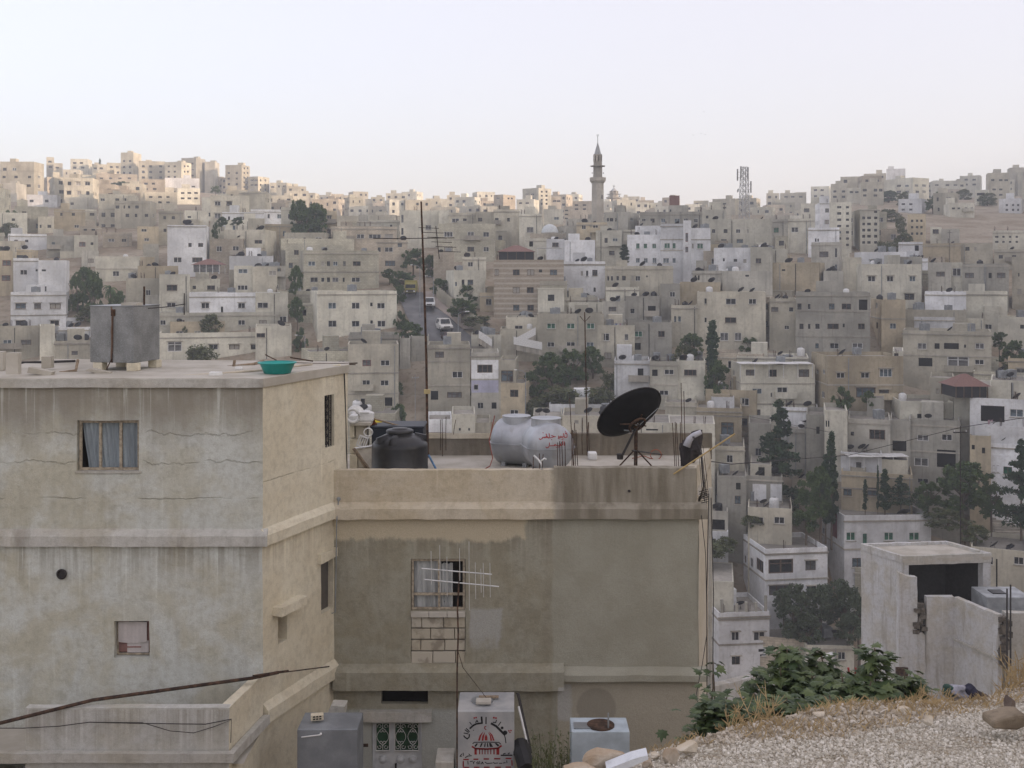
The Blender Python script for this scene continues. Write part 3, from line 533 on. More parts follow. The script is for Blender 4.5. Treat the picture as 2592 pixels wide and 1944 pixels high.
bld(7,1600,2090,505,760,'w',0,'648,134:1800/208!nv;642,66:2010/130!wb','white house with a deep laundry balcony under the red tiled roof',d=96); bld(7,1640,2090,745,1020,'w',-40,'790,90:1735/76!nv,1840/62!wb,1972/70!nv,2060/60!nv',None,d=94.5); bld(7,1780,2090,905,1080,'w',0,'970,56:1920/104!nd',d=93); bld(7,1782,2020,1020,1280,'w',40,'1130,60:1810/24!nd,1846/24!nd;1145,66:1932/72!ng','white lower house with a green shuttered window at the right edge',d=90)
bld(7,1600,1785,835,1250,'o',0,'940,40:1630/26!nd;970,50:1720/30!nd',d=94); bld(7,1460,1640,380,700,'c',0,'440,90:1495/70!nv;530,60:1495/60',d=103); bld(7,1255,1460,330,560,'b',0,'450,40:1318/26,1385/40!nd',d=112); bld(7,1785,2090,350,520,'c',0,'450,100:1690/100!nv;450,90:1860/140!nv',d=100,par=.15); bld(7,1605,1790,400,520,'c',0,'455,80:1670/110!nv',d=99,par=.1)
# ---- tile 8: lower right
bld(8,975,1465,235,680,'w',-135,'352,46:1012/52!wg,1227/56!wg,1370/56!wg;366,64:1092/26!wg;500,50:1050/62!nb','white house with four green windows and a dark red wall panel',d=80,led=[425],sw='320,36:856/16',par=.7)
bld(8,530,880,425,760,'w',-125,'520,74:617/145!nd;516,54:785/64!nm;655,56:617/145!nm;660,54:790/54!nd','white two-storey house with a wide glazed bay above the olive grove',d=74,led=[455,600],sw='515,70:498/40!nd;500,50:452/16;480,40:416/10',L=8,hood=1,par=.6)
bld(8,268,552,785,1120,'w',-105,'916,48:360/42!wd,495/68!wd;1052,48:363/46!nd;996,18:508/34!nv;1065,92:515/32!nv','stacked white house with unfinished pillars on its roof',d=62,led=[825,965],hood=1,L=8); bld(8,170,350,600,800,'c',0,'',d=70,par=.1)
bld(8,760,1030,965,1180,'c',-65,'1027,44:960/42!wd,822/24!wd','small low cream house beside the olive grove',d=57,L=7,par=.4)
bld(8,160,318,205,440,'g',0,'285,60:245/120!nv',d=88); bld(8,160,320,320,440,'w',0,'375,20:235/30!nv',d=86); bld(8,430,680,185,360,'b',0,'262,40:480/76!wd,608/56!wd','tan storey with two white windows under the unfinished house',d=84)
bld(8,1690,2010,408,700,'b',0,'490,44:1960/54!wd,1800/30!wd','tan house with white windows behind the concrete ruin',d=66); bld(8,1790,2010,575,900,'g',0,'',d=66,par=.1,L=4)
CAT=len(BLD)
def panel(B,t,x0,x1,y0,y1,mat,holes=()):
    ox,oy,s=TILES[t]; r=B['root']; n=Vector((r.location.x,r.location.y,0)); th=B['th']; uf=Vector((math.cos(th),math.sin(th),0)); nn=Vector((-math.sin(th),math.cos(th),0))
    def pt(x,y):
        ray=Vector((((ox+x/s)-CX)/F,1,0)); k=n.dot(nn)/ray.dot(nn); p=ray*k; return (p-n).dot(uf), -((oy+y/s)-HY)/F*k-B['zb']
    (u0,z1),(u1,z0)=pt(x0,y0),pt(x1,y1); hs=[]
    for (a,b,c,e) in holes: (p,q),(v,w)=pt(a,c),pt(b,e); hs.append((p-u0,v-u0,w-z0,q-z0))
    b=MB(); wall_face(b,Vector((u0,-.02,z0)),Vector((1,0,0)),u1-u0,z1-z0,hs,.03,Vector((0,-1,0))); put('painted_panel',b.mesh('painted_panel',[mat]),r,(0,0,0))
M_lil=plaster_city('lilac_paint',(.42,.42,.52),.3); M_dred=plain('dark_red_paint',(.13,.03,.03),.8)
def findb(t,x0,yt):
    ox,oy,s=TILES[t]; return min(BLD,key=lambda b:abs(b['rect'][0]-(ox+x0/s))+abs(b['rect'][2]-(oy+yt/s)))
B=findb(5,1015,275); panel(B,5,1017,1220,330,470,MC['w'],[(1060,1176,364,426)]); panel(B,5,1017,1220,482,574,M_lil,[(1035,1069,513,557)])
B=findb(6,1345,1395); panel(B,6,1400,1520,1468,1618,MC['w']); panel(B,6,1556,1655,1468,1618,MC['w'])
B=findb(3,530,852); B=findb(4,1005-78,1122); B=findb(8,840,235); put('painted_panel',MB().box(-.04,-.004,2.6,4.4,B['H']-3.6,B['H']-.25).mesh('painted_panel',[M_dred]),B['root'],(0,0,0))
B=findb(8,163,785)
for k,u in enumerate((.4,B['W']*.36,B['W']*.55,B['W']*.74,B['W']-.4)): put('roof_pillar',MB().box(u-.15,u+.15,.05,.35,B['H']-.5,B['H']+[1.6,1.0,1.2,1.1,1.9][k]).mesh('roof_pillar',[MC['g']]),B['root'],(0,0,0))
for k,v in enumerate((3.0,7.5)): put('roof_pillar',MB().box(.1,.4,v-.15,v+.15,B['H']-.5,B['H']+1.5).mesh('roof_pillar',[MC['g']]),B['root'],(0,0,0))
# ------------------------------------------------------------------ houses that fill the hillside between the ones above
GW,GH=648,486; cover=np.full((GH,GW),1e9)
def paint(x0,x1,y0,y1,d):
    a,b,c,e=[int(max(0,v/4)) for v in (x0,x1,y0,y1)]
    sub=cover[c:e,a:b]; np.minimum(sub,d,out=sub)
def visible(x0,x1,y0,y1,d):
    a,b,c,e=[int(max(0,v/4)) for v in (x0,x1,y0,y1)]
    sub=cover[c:e,a:b]
    return 0 if sub.size==0 else float((sub>d).mean())
def blocks(x0,x1,y0,y1,d):
    for (a,b,c,e,dd) in RECTS:
        if dd>d+1:
            w=min(x1,b)-max(x0,a); h=min(y1,e)-max(y0,c)
            if w>0 and h>0 and w*h>.13*min((b-a)*(e-c),(x1-x0)*(y1-y0)): return True
    return False
for r in RECTS: paint(*r)
paint(0,880,925,1944,20); paint(840,1775,1185,1944,22); paint(2180,2592,1380,1944,42); paint(1500,2592,1760,1944,9)
KEEP=[(955,1190,690,885,900),(1775,2000,1130,1480,900),(1690,1790,770,1020,900),(1340,1560,905,1080,900),(180,320,670,820,900),(940,1130,620,720,900),(1980,2190,1490,1650,900),(2390,2592,1190,1400,900),(2340,2592,540,610,900),(2230,2330,560,630,400),(735,840,480,600,246)]
RECTS+=KEEP
fr=random.Random(5); FILL=[]
cand=[]
for d in np.concatenate([np.arange(130,200,7),np.arange(200,360,11),np.arange(360,650,9.5)]):
    hw=.49*d; n=int(2*hw/(10.5 if d>250 else 9.5))
    for i in range(n+1): cand.append((d+fr.uniform(-4,4),-hw+2*hw*i/max(n,1)+fr.uniform(-3,3)))
sky_x=[0,100,300,450,640,760,900,1300,1480,1620,1900,2060,2250,2400,2592]; sky_y=[395,402,392,395,420,470,482,492,500,510,500,468,440,436,425]
nf=0
for d,X in sorted(cand):
    px=CX+F*X/d; gz=zt(X,d); st=fr.choice([2,2,3,3,4] if d>300 else [1,2,2,3]); Wd=fr.uniform(6,10.5) if d>250 else fr.uniform(6,10); hgt=st*3.1+fr.uniform(.2,.8)
    zt_=gz+hgt; yt=HY-zt_/d*F
    ymin=float(np.interp(px,sky_x,sky_y))+fr.choice([-16,-8,0,6,12,20])+fr.uniform(-4,4)
    if 230<d<440 and 830<px<2050: ymin=max(ymin,548+fr.uniform(-8,10))
    while yt<ymin and st>1: st-=1; hgt-=3.1; zt_=gz+hgt; yt=HY-zt_/d*F
    if yt<ymin-12: continue
    x0,x1=px-Wd/2/d*F,px+Wd/2/d*F; yb=HY-gz/d*F
    if x1<0 or x0>2592: continue
    if nf>=190 or blocks(x0,x1,yt,yb,d): continue
    if visible(x0,x1,yt,yb,d)<(.14 if d>250 else .10): continue
    colr=fr.choice('bbccpjjgwo' if d<330 else 'bbpppjccb')
    side=fr.choice([0,0,10,16,-12])*(1 if d>250 else 1.6)
    n,th,Wd=solve(x0,x1,side,d,9)
    wl=[]; k=max(2,int(Wd/2.9))
    for s in range(st):
        for c_ in range(k):
            if fr.random()<.86: wl.append(((c_+.5)/k*Wd+fr.uniform(-.25,.25),gz+1.7+3.1*s,fr.choice([1.1,1.3,1.5,.6]),fr.choice([1.1,1.2]),None))
    swl=[(9*(c_+.5)/3,gz+1.7+3.1*s,1.1,1.1,None) for s in range(st) for c_ in range(3) if fr.random()<.8]
    B=house((n.x,n.y),th,Wd,9,zt_,d,colr,wl,swl,1 if side>0 else -1 if side<0 else 0,{'hood':fr.random()<.25,'par':fr.choice([.3,.5,.7])})
    r=(x0+min(0,side),x1+max(0,side),yt,yb); B.update(rect=r,label=None,cx=px,cy=(yt+yb)/2)
    paint(*r,d); nf+=1
    # stair cabin on some roofs of far houses
print('fill',nf,'catalogue',CAT)
# ------------------------------------------------------------------ labels that single each house out
LM=[('the left skyline',250,400),('the white tower house',475,600),('the dark trees at left',230,720),('the galvanised tank',310,840),('the stair-window house',640,780),('the round tree',780,540),('the square cream block',900,790),('the winding road',1080,770),
    ('the thin mast',1070,600),('the centre skyline',1120,480),('the minaret',1513,470),('the striped stone house',1340,740),('the mosque dome',1392,575),('the green-window row',1440,840),('the lattice mast',1885,480),('the two narrow blocks',2160,560),('the right skyline',2350,440),('the bare right slope',2450,570),
    ('the grey concrete house',2110,800),('the two cypresses',1850,830),('the black dish',1590,1040),('the silver tanks',1360,1110),('the canopy terrace house',1960,980),('the tall fir',1975,1130),('the lilac painted house',1230,960),('the ochre house at right',2230,960),('the tall grey balcony house',2370,1110),('the red tiled roof',2480,970),('the olive grove',2060,1540),('the green-windowed white house',2220,1320),('the concrete ruin',2350,1450),('the long laundry house',2330,900)]
NUM=['no','one','two','three','four','five','six','seven','eight','nine','ten']
def near(cx,cy):
    n_,x,y=min(LM,key=lambda l:(l[1]-cx)**2+((l[2]-cy)*1.6)**2); dx,dy=cx-x,cy-y
    if abs(dx)<45 and abs(dy)<35: return 'next to '+n_
    if abs(dx)>abs(dy)*1.3: return ('right of ' if dx>0 else 'left of ')+n_
    return ('below ' if dy>0 else 'above ')+n_
def ordn(i,n):
    w=['leftmost','second from left','third from left','fourth from left','fifth from left','sixth from left','seventh from left','eighth from left','ninth from left','tenth from left']
    return 'only one' if n==1 else ('rightmost' if i==n-1 else w[i] if i<10 else 'number %d from left'%(i+1))
auto={}
for B in BLD:
    B['nearp']=near(B['cx'],B['cy'])
    if B['label'] is None:
        st=max(1,round((B['zt']-B['zb'])/3.3)); B['k']='%s %s-storey house %s'%(COLN[B['col']],NUM[min(st,8)] if B['nw'] else 'blank',B['nearp'])
        B['k']=B['k'].replace('blank-storey','blank-walled'); auto.setdefault(B['k'],[]).append(B)
for k,l in auto.items():
    l.sort(key=lambda b:b['cx'])
    for i,b in enumerate(l): b['label']=k if len(l)==1 else '%s, %s of %s'%(k,ordn(i,len(l)),NUM[len(l)] if len(l)<11 else str(len(l)))
for B in BLD:
    tag(B['root'],B['label'],'house',None)
    B['root']['group']='houses on the hillside across the valley'
# ------------------------------------------------------------------ dishes and tanks on the roofs
def dish_proto():
    t=thing('satellite_dish'); b=MB(); n=18; prof=[(0,0),(.3,.03),(.55,.1),(.75,.2)]
    vs=[Vector((0,0,0))]; fs=[]
    for r,z in prof[1:]: vs+=[Vector((r*math.cos(2*math.pi*j/n),r*math.sin(2*math.pi*j/n),z)) for j in range(n)]
    for j in range(n): fs.append((0,1+j,1+(j+1)%n))
    for i in range(2):
        for j in range(n): fs.append((1+i*n+j,1+i*n+(j+1)%n,1+(i+1)*n+(j+1)%n,1+(i+1)*n+j))
    up=Vector((-.30,.62,.72)).normalized(); q=up.to_track_quat('Z','Y').to_matrix().to_4x4(); M=Matrix.Translation((0,0,.95))@q
    b.add([M@v for v in vs],fs); d1=b.build('dish',M_dish,t,True); 
    sd=d1.modifiers.new('thick','SOLIDIFY'); sd.thickness=.015
    MB().tube([(0,0,0),(0,0,.93)],.03,6).tube([(.3,0,0),(0,0,.5)],.018,5).tube([(-.25,.2,0),(0,0,.5)],.018,5).tube([(-.1,-.3,0),(0,0,.5)],.018,5).build('mount',M_iron,t)
    MB().tube([M@Vector((0,-.72,.2)),M@Vector((0,-.2,.6))],.015,5).lathe([(.04,0),(.05,.1)],8,M=M@Matrix.Translation((0,-.15,.52))).build('feed_arm',M_iron,t)
    return t
def cube_tank_proto():
    t=thing('roof_water_tank'); o=MB().box(-.55,.55,-.5,.5,.25,1.3).box(-.57,.57,-.52,.52,1.28,1.33).lathe([(.22,1.33),(.22,1.4),(.0,1.41)],10,cap=False).build('tank',M_tankg,t); bevel(o,.03)
    
    for x,y in ((-.44,-.39),(.44,-.39),(-.44,.39),(.44,.39)): MB().box(x-.06,x+.06,y-.06,y+.06,0,.25).build('leg',M_ledge,t)
    return t
def drum_tank_proto():
    t=thing('roof_water_tank'); MB().lathe([(.0,.0),(.5,0),(.52,.05),(.52,.85),(.45,1.0),(.25,1.1),(.22,1.1),(.22,1.17),(0,1.18)],14,cap=False).build('tank',M_black,t,True); MB().lathe([(.24,1.165),(.24,1.2),(.0,1.22)],12,cap=False).build('lid',M_black,t); return t
def white_tank_proto():
    t=thing('roof_water_tank'); MB().lathe([(.0,.0),(.5,0),(.52,.05),(.52,.85),(.45,1.0),(.25,1.1),(0,1.15)],14,cap=False).build('tank',M_white,t,True); MB().lathe([(.2,1.14),(.2,1.2),(.0,1.21)],12,cap=False).build('lid',M_dishg,t); return t
PR=dict(dish=dish_proto(),cube=cube_tank_proto(),drum=drum_tank_proto(),white=white_tank_proto()); used=set(); CNT={}
def short(B):
    l=B['label']; l=l.split(',')[0]; return l
def roof_item(kind,B,u,v,sc,rz):
    p=B['loc'](u,v); pr=PR[kind]; nm={'dish':'dark satellite dish','cube':'grey metal water tank','drum':'black water tank','white':'white water tank'}[kind]
    sh=short(B); w=sh.split()
    w=w[:8]
    while w and w[-1] in ('a','the','with','and','of','in','on','under','beside','behind','below','above','left','right','its','at','two','three','row','from','by','to','next','white','dark','red','tall','narrow','one','between','one-storey','two-storey','three-storey'): w.pop()
    lab=nm+' on roof of '+' '.join(w)
    key=(lab); CNT.setdefault(key,[]).append(None)
    if kind not in used: used.add(kind); o=pr; o.location=p; o.rotation_euler=(0,0,rz); o.scale=(sc,)*3; o['label']=lab
    else: o=copy_tree(pr,p,rz,sc,lab)
    tag(o,lab,'satellite dish' if kind=='dish' else 'water tank'); o['_k']=lab; CNT[key][-1]=o; del o['_k']
rr=random.Random(11); nd=ntk=0
for B in sorted(BLD,key=lambda b:b['d']):
    if B['W']<3.5 or B['opt'].get('par')==.1: continue
    x0,x1,y0,y1=B['rect']
    if visible(x0,x1,y0-14,y0,B['d'])<.35: continue
    d=B['d']; k=rr.choice([0,1,1,2,2,3]) if d<150 else rr.choice([0,1,1,2]) if d<300 else rr.choice([0,0,1])
    for _ in range(k):
        if nd<150: roof_item('dish',B,rr.uniform(.8,B['W']-.8),rr.uniform(.7,min(3.5,B['L']-1)),rr.uniform(.6,.95),rr.gauss(0,.45)); nd+=1
    k=rr.choice([0,1,1,2,3]) if d<300 else rr.choice([0,1,1])
    for i in range(k):
        if ntk<190: roof_item(rr.choice(['cube','cube','cube','drum','white']),B,rr.uniform(.8,B['W']-.8),rr.uniform(2.2,B['L']-1),rr.uniform(.9,1.25),rr.uniform(-.3,.3)); ntk+=1
NTH=['first','second','third','fourth','fifth','sixth','seventh','eighth','ninth','tenth','eleventh','twelfth']
for lab,l in CNT.items():
    if len(l)>1:
        for i,o in enumerate(sorted(l,key=lambda o:o.location.x/o.location.y)):
            o['label']=('leftmost ' if i==0 else 'rightmost ' if i==len(l)-1 else NTH[i]+' ')+lab
            o['group']='alike items on one roof'
print('dishes',nd,'tanks',ntk)
# ------------------------------------------------------------------ landmarks
def T(t,x,y,d): ox,oy,s=TILES[t]; return P(ox+x/s,oy+y/s,d)
M_min=plaster_city('minaret_stone',(.44,.41,.35),.25); M_minw=plaster_city('minaret_cone_paint',(.42,.43,.43),.2)
def minaret(px,ytip,ybase,d,label,sc=1):
    u=d/F; X=(px-CX)*u; r=thing('minaret',(X,d,-(ybase-HY)*u),.12,label,'minaret')
    H=(ybase-ytip)*u; z=lambda y: (ybase-y)/(ybase-ytip)*H if False else (1-(y-340)/(563-340))*H
    w=lambda px_: px_*u*sc
    zz=lambda y:(563-y)/(563-340)*H
    def put_(nm,b,m,smooth=False): return b.build(nm,m,r,smooth,fix=False)
    b=MB(); rot=math.radians(22.5); R=Matrix.Rotation(rot,4,'Z')
    put_('shaft',b.lathe([(w(16.2),-8),(w(15.2),zz(464))],8,M=R),M_min)
    put_('balcony',MB().lathe([(w(15),zz(465)),(w(20.5),zz(458)),(w(20.8),zz(451)),(w(20.8),zz(449.5)),(w(20),zz(449.5)),(w(20),zz(455)),(w(12),zz(455))],8,M=R,cap=False),M_min)
    put_('upper_shaft',MB().lathe([(w(11.8),zz(456)),(w(11.4),zz(421))],8,M=R),M_min)
    put_('canopy_ring',MB().lathe([(w(18.8),zz(421.5)),(w(19),zz(420)),(w(18.8),zz(419.5)),(w(11),zz(419)),(w(11),zz(421.5))],16,cap=False),M_min)
    put_('lantern_base',MB().lathe([(w(11),zz(420)),(w(11),zz(409))],8,M=R),M_min)
    for k in range(8):
        a=2*math.pi*(k+.5)/8+rot; c=Vector((math.cos(a),math.sin(a),0))*w(9.6); s=w(2.1)
        M=Matrix.Translation((math.cos(rot+2*math.pi*k/8)*w(10),math.sin(rot+2*math.pi*k/8)*w(10),0))@Matrix.Rotation(rot+2*math.pi*k/8,4,'Z')
        put_('pillar',MB().box(-s/2,s/2,-s,s,zz(409.5),zz(394),M=M),M_min)
    put_('lantern_ring',MB().lathe([(w(11),zz(395)),(w(11.4),zz(393)),(w(11.4),zz(391)),(w(9),zz(391)),(w(9),zz(395))],8,M=R,cap=False),M_min)
    put_('spire',MB().lathe([(w(11),zz(391.5)),(w(8.6),zz(389)),(w(.8),zz(361)),(w(.3),zz(359))],12),M_minw)
    put_('finial',MB().tube([(0,0,zz(360)),(0,0,zz(345))],w(.7),6).tube([(math.cos(t)*w(2.2),0,zz(342)+math.sin(t)*w(2.2)) for t in np.linspace(-4.2,1.05,12)],w(.55),5),M_iron)
    if sc==1:
        for s in (-1,1): put_('loudspeaker',MB().lathe([(w(.6),0),(w(1.9),w(2.6))],10,M=Matrix.Translation((s*w(12.5),0,zz(438)))@Matrix.Rotation(s*math.pi/2,4,'Y')),M_iron)
        put_('slit_window',MB().box(w(7.5),w(9.5),-w(14.2),-w(12.6),zz(504),zz(494)),G_dark)
    return r
minaret(1513,340,563,236,'tall octagonal stone minaret with balcony and crescent finial above the houses')
minaret(1554,470,530,560,'tiny far minaret on the skyline right of the tall one')
# mosque dome
r=thing('mosque_dome',T(3,420,800,238),0,'pale blue-white dome left of the minaret','dome'); q=238/F/2.963
MB().lathe([(64*q*math.cos(a),64*q*math.sin(a)*1.05) for a in np.linspace(0,1.55,9)],20,cap=False).build('shell',plain('dome_paint',(.55,.58,.58),.5),r,True,fix=False); MB().lathe([(66*q,-3),(66*q,.05),(63*q,.1)],20,cap=False).build('drum',M_min,r,fix=False)
# lattice phone mast
def lattice():
    d=243; b0=P(1884,545,d); top=P(1884,423,d); H=top.z-b0.z+4; r=thing('phone_mast',(b0.x,d,b0.z-4),.3,'steel lattice phone mast with panel antennas right of the minaret','mast')
    def wd(z): return .95-.35*z/H
    b=MB(); c=[(-1,-1),(1,-1),(1,1),(-1,1)]
    for a in c: b.tube([(a[0]*wd(0),a[1]*wd(0),0),(a[0]*wd(H),a[1]*wd(H),H)],.09,5)
    for i in range(11):
        z0,z1=H*i/11,H*(i+1)/11
        for k in range(4):
            a,e=c[k],c[(k+1)%4]
            b.tube([(a[0]*wd(z0),a[1]*wd(z0),z0),(e[0]*wd(z1),e[1]*wd(z1),z1)],.05,4); b.tube([(e[0]*wd(z0),e[1]*wd(z0),z0),(a[0]*wd(z1),a[1]*wd(z1),z1)],.05,4); b.tube([(a[0]*wd(z1),a[1]*wd(z1),z1),(e[0]*wd(z1),e[1]*wd(z1),z1)],.05,4)
    b.build('lattice',plain('mast_steel',(.42,.42,.41),.5),r,fix=False)
    for x,y,z in ((-1.7,0,H*.88),(1.5,-.3,H*.7),(.2,-1.3,H*.9),(-1.2,-.6,H*.92)):
        MB().box(x-.13,x+.13,y-.1,y+.1,z-1.3,z+1.3).tube([(x,y,z+.6),(x*.4,y*.4,z+.6)],.04,4).tube([(x,y,z-.6),(x*.4,y*.4,z-.6)],.04,4).build('panel_antenna',M_dishg,r,fix=False)
    MB().lathe([(.05,0),(.45,.2)],12,M=Matrix.Translation((-1.5,-.2,H*.64))@Matrix.Rotation(-1.4,4,'Y')).build('drum_antenna',M_dishg,r,fix=False)
lattice()
# red pavilion roofs
def pavilion(p0,p1,ytop,yeave,ybot,d,label,post=.12,dark=True,L=5):
    d=DM(d)-.3
    X0,X1=(p0-CX)/F*d,(p1-CX)/F*d; ze,zt2,zb=[-(y-HY)/F*d for y in (yeave,ytop,ybot)]; cx=(X0+X1)/2
    r=thing('roof_pavilion',(cx,d,zb),0,label,'pavilion'); o=.35; w=(X1-X0)/2
    b=MB(); b.add([(-w-o,-o,ze-zb),(w+o,-o,ze-zb),(w+o,L+o,ze-zb),(-w-o,L+o,ze-zb),(-w*.15,L/2,zt2-zb),(w*.15,L/2,zt2-zb)],[(0,1,5,4),(1,2,5),(2,3,4,5),(3,0,4),(3,2,1,0)])
    b.build('tiled_roof',M_red,r,fix=False)
    for x in np.linspace(-w,w,5):
        for y in (0,L): MB().box(x-post/2,x+post/2,y-post/2,y+post/2,0,ze-zb).build('post',FR['n'] if dark else FR['w'],r,fix=False)
    if dark: MB().box(-w+.1,w-.1,.1,.16,.05,(ze-zb)*.98).box(-w+.05,-w+.1,.2,L,.05,(ze-zb)*.98).box(w-.1,w-.05,.2,L,.05,(ze-zb)*.98).build('screen',M_dish,r,fix=False)
    else: MB().quad((-w+.06,.03,.3),(w-.06,.03,.3),(w-.06,.03,ze-zb),(-w+.06,.03,ze-zb)).build('glazing',G_mid,r,fix=False)
pavilion(1263,1351,620,637,662,191.5+.8,'red roofed pavilion with dark screens on the striped stone house')
pavilion(489,555,655,670,693,199.5,'small red pyramid roof over a glazed terrace at left',dark=False,L=4)
pavilion(2420,2500,950,978,1008,95.8,'red tiled roof over an open terrace at right',dark=True,L=5)
pavilion(1248-120,1000+176,706,712,725,205,'small red canopy roof beside the road trees',dark=False,L=4)
# white posted canopies
def canopy(p0,p1,yroof,ybot,d,label,n=5,L=3.2,m=None):
    d=DM(d)-.3
    X0,X1=(p0-CX)/F*d,(p1-CX)/F*d; zr,zb=[-(y-HY)/F*d for y in (yroof,ybot)]; r=thing('terrace_canopy',((X0+X1)/2,d,zb),0,label,'canopy'); w=(X1-X0)/2; h=zr-zb
    b=MB(); k=10
    for i in range(k):
        a,c=-w+2*w*i/k,-w+2*w*(i+1)/k; dz=.03*math.sin(i*1.7)
        b.box(a,c-.02,-.3,L,h+dz,h+.06+dz)
    b.build('roof_sheet',m or M_white,r,fix=False)
    for x in np.linspace(-w+.1,w-.1,n): MB().box(x-.04,x+.04,-.04,.04,0,h).build('post',M_white,r,fix=False)
canopy(1872,2058,921,957,126.5,'white sheet canopy on posts along the cream terrace house',6)
canopy(2148,2300,1156,1190,93,'white roofed terrace with posts behind the cypresses',5,2.6)
canopy(1360,1425,628,650,193,'pale pergola beside the red roofed pavilion',4)
# retaining wall, bare slope
w=MB(); a=P(2335,545,345); b_=P(2610,545,345)
w.box(a.x,b_.x,345,346,zt(140,345)-3,a.z); tag(w.build('retaining_wall',MC['g']),'long grey retaining wall on the bare slope at far right','wall')
# road and pavement
rc=[(1040,742,58),(1046,760,66),(1062,782,84),(1080,803,104),(1100,826,118),(1124,852,128),(1150,882,132),(1180,915,130)]
def strip(pts,off,z,m,name,extra=None):
    b=MB(); L_=[];R_=[]
    for i in range(len(pts)-1):
        for k in range(6):
            t=k/6; px=pts[i][0]*(1-t)+pts[i+1][0]*t; py=pts[i][1]*(1-t)+pts[i+1][1]*t; w_=pts[i][2]*(1-t)+pts[i+1][2]*t
            d=dfrom(px,py); l=(px-w_/2-CX)/F*d; rr_=(px+w_/2-CX)/F*d
            zc=zt((l+rr_)/2,d)+z; L_.append((l,d,zc)); R_.append((rr_,d,zc))
    n=len(L_); b.add(L_+R_,[(i,n+i,n+i+1,i+1) for i in range(n-1)]); return b,L_,R_
t=NT('asphalt',.85,.3); f=t.noise(t.pos(),.5,6); t.col(t.mix(t.ramp(f,.3,.7),(.13,.13,.135),(.19,.19,.19))); M_asph=t.mat
b,L_,R_=strip(rc,0,.18,0,'road'); tag(b.build('road',M_asph),kind='structure')
kb=MB()
for i in range(len(R_)-1):
    a,c=Vector(R_[i]),Vector(R_[i+1])
    if i>26: break
    kb.quad(a+V(0,0,.13),c+V(0,0,.13),c+V(2.2,0,.13),a+V(2.2,0,.13)); kb.quad(a-V(0,0,.1),c-V(0,0,.1),c+V(0,0,.13),a+V(0,0,.13))
tag(kb.build('pavement',plain('pavement_slabs',(.34,.29,.25),.9)),kind='structure')
ROADL,ROADR=L_,R_
wl=MB()
for i in range(4,30):
    a,c=Vector(R_[i])+V(2.3,0,0),Vector(R_[i+1])+V(2.3,0,0)
    wl.box(min(a.x,c.x)-.1,max(a.x,c.x)+.15,a.y if a.y<c.y else c.y,max(a.y,c.y),min(a.z,c.z)-2,a.z+2.0)
tag(wl.build('garden_wall',MC['b']),'beige garden wall along the right side of the winding road','wall')
# vehicles
def car(px,py,rz,label,paint,kind='car',sc=1):
    d=dfrom(px,py); X=(px-CX)/F*d; r=thing({'car':'car','suv':'jeep','truck':'truck'}[kind],(X,d,zt(X,d)+.2),rz,label,'truck' if kind=='truck' else 'car'); r.scale=(sc,)*3
    pm=plain(label.split()[0]+'_car_paint',paint,.35,.5,0,.03)
    if kind=='truck':
        o=MB().box(-1.1,1.1,-3.2,-1.5,.6,2.5).build('cab',pm,r,fix=False); bevel(o,.12,3)
        MB().box(-.95,.95,-3.24,-3.19,1.5,2.2).build('windscreen',G_dark,r,fix=False); MB().box(-.9,.9,-3.26,-3.2,.75,1.15).build('grille',M_iron,r,fix=False)
        o=MB().box(-1.2,1.2,-1.4,3.2,.9,2.4).box(-1.25,1.25,-1.45,-1.3,.9,3.0).build('tipper_body',plain('truck_body_paint',(.25,.22,.06),.5),r,fix=False); bevel(o,.06)
        ws=((-1.0,-2.4),(1.0,-2.4),(-1.0,1.9),(1.0,1.9)); R=.5
        for s in (-.7,.7): MB().box(s-.18,s+.18,-3.27,-3.21,.75,.98).build('headlight',M_white,r,fix=False)
    else:
        hi=1.75 if kind=='suv' else 1.42
        prof=[(-2.1,.35),(-2.15,.75),(-1.95,.92),(-1.05,1.0),(-.55,hi-.03),(-.3,hi),(1.5,hi),(1.95,hi-.35 if kind!='suv' else hi-.1),(2.1,1.0),(2.12,.4)]
        b=MB(); n=len(prof)
        for s in (-.84,.84): pass
        vs=[(s*(.84 if z<1.05 else .70),y,z) for s in (-1,1) for y,z in prof]
        b.add(vs,[tuple(range(n)),tuple(range(2*n-1,n-1,-1))]+[(i,n+i,n+(i+1)%n,(i+1)%n) for i in range(n)])
        o=b.build('body',pm,r,fix=False); bevel(o,.07,3)
        a_,c_=prof[3],prof[4]
        MB().add([(-.66,-1.02,1.05),(.66,-1.02,1.05),(.60,-.60,hi-.1),(-.60,-.60,hi-.1)],[(0,1,2,3)]).build('windscreen',G_dark,r,fix=False).location=(0,-.035,.03)
        for s in (-1,1): MB().add([(s*.80,-.7,1.06),(s*.80,1.7,1.06),(s*.725,1.45,hi-.12),(s*.725,-.4,hi-.12)],[(0,1,2,3)]).build('side_glass',G_dark,r,fix=False).location=(s*.012,0,0)
        for s in (-.6,.6): MB().box(s-.17,s+.17,-2.2,-2.12,.62,.8).build('headlight',M_white,r,fix=False)
        MB().box(-.4,.4,-2.19,-2.12,.6,.78).build('grille',M_iron,r,fix=False); MB().box(-.85,.85,-2.24,-2.1,.35,.52).build('bumper',M_iron,r,fix=False)
        ws=((-.75,-1.35),(.75,-1.35),(-.75,1.35),(.75,1.35)); R=.34
    for x,y in ws:
        o=MB().lathe([(R*.5,-.1),(R,-.1),(R,.1),(R*.5,.1)],14,M=Matrix.Translation((x,y,R))@Matrix.Rotation(math.pi/2,4,'Y')).build('wheel',M_black,r,fix=False)
    return r
car(1088,784,.05,'white jeep coming down the winding road','' or (.6,.61,.6),'suv',1.15)
car(1124,845,.25,'white jeep parked at the lower bend of the road',(.62,.61,.57),'suv',1.3)
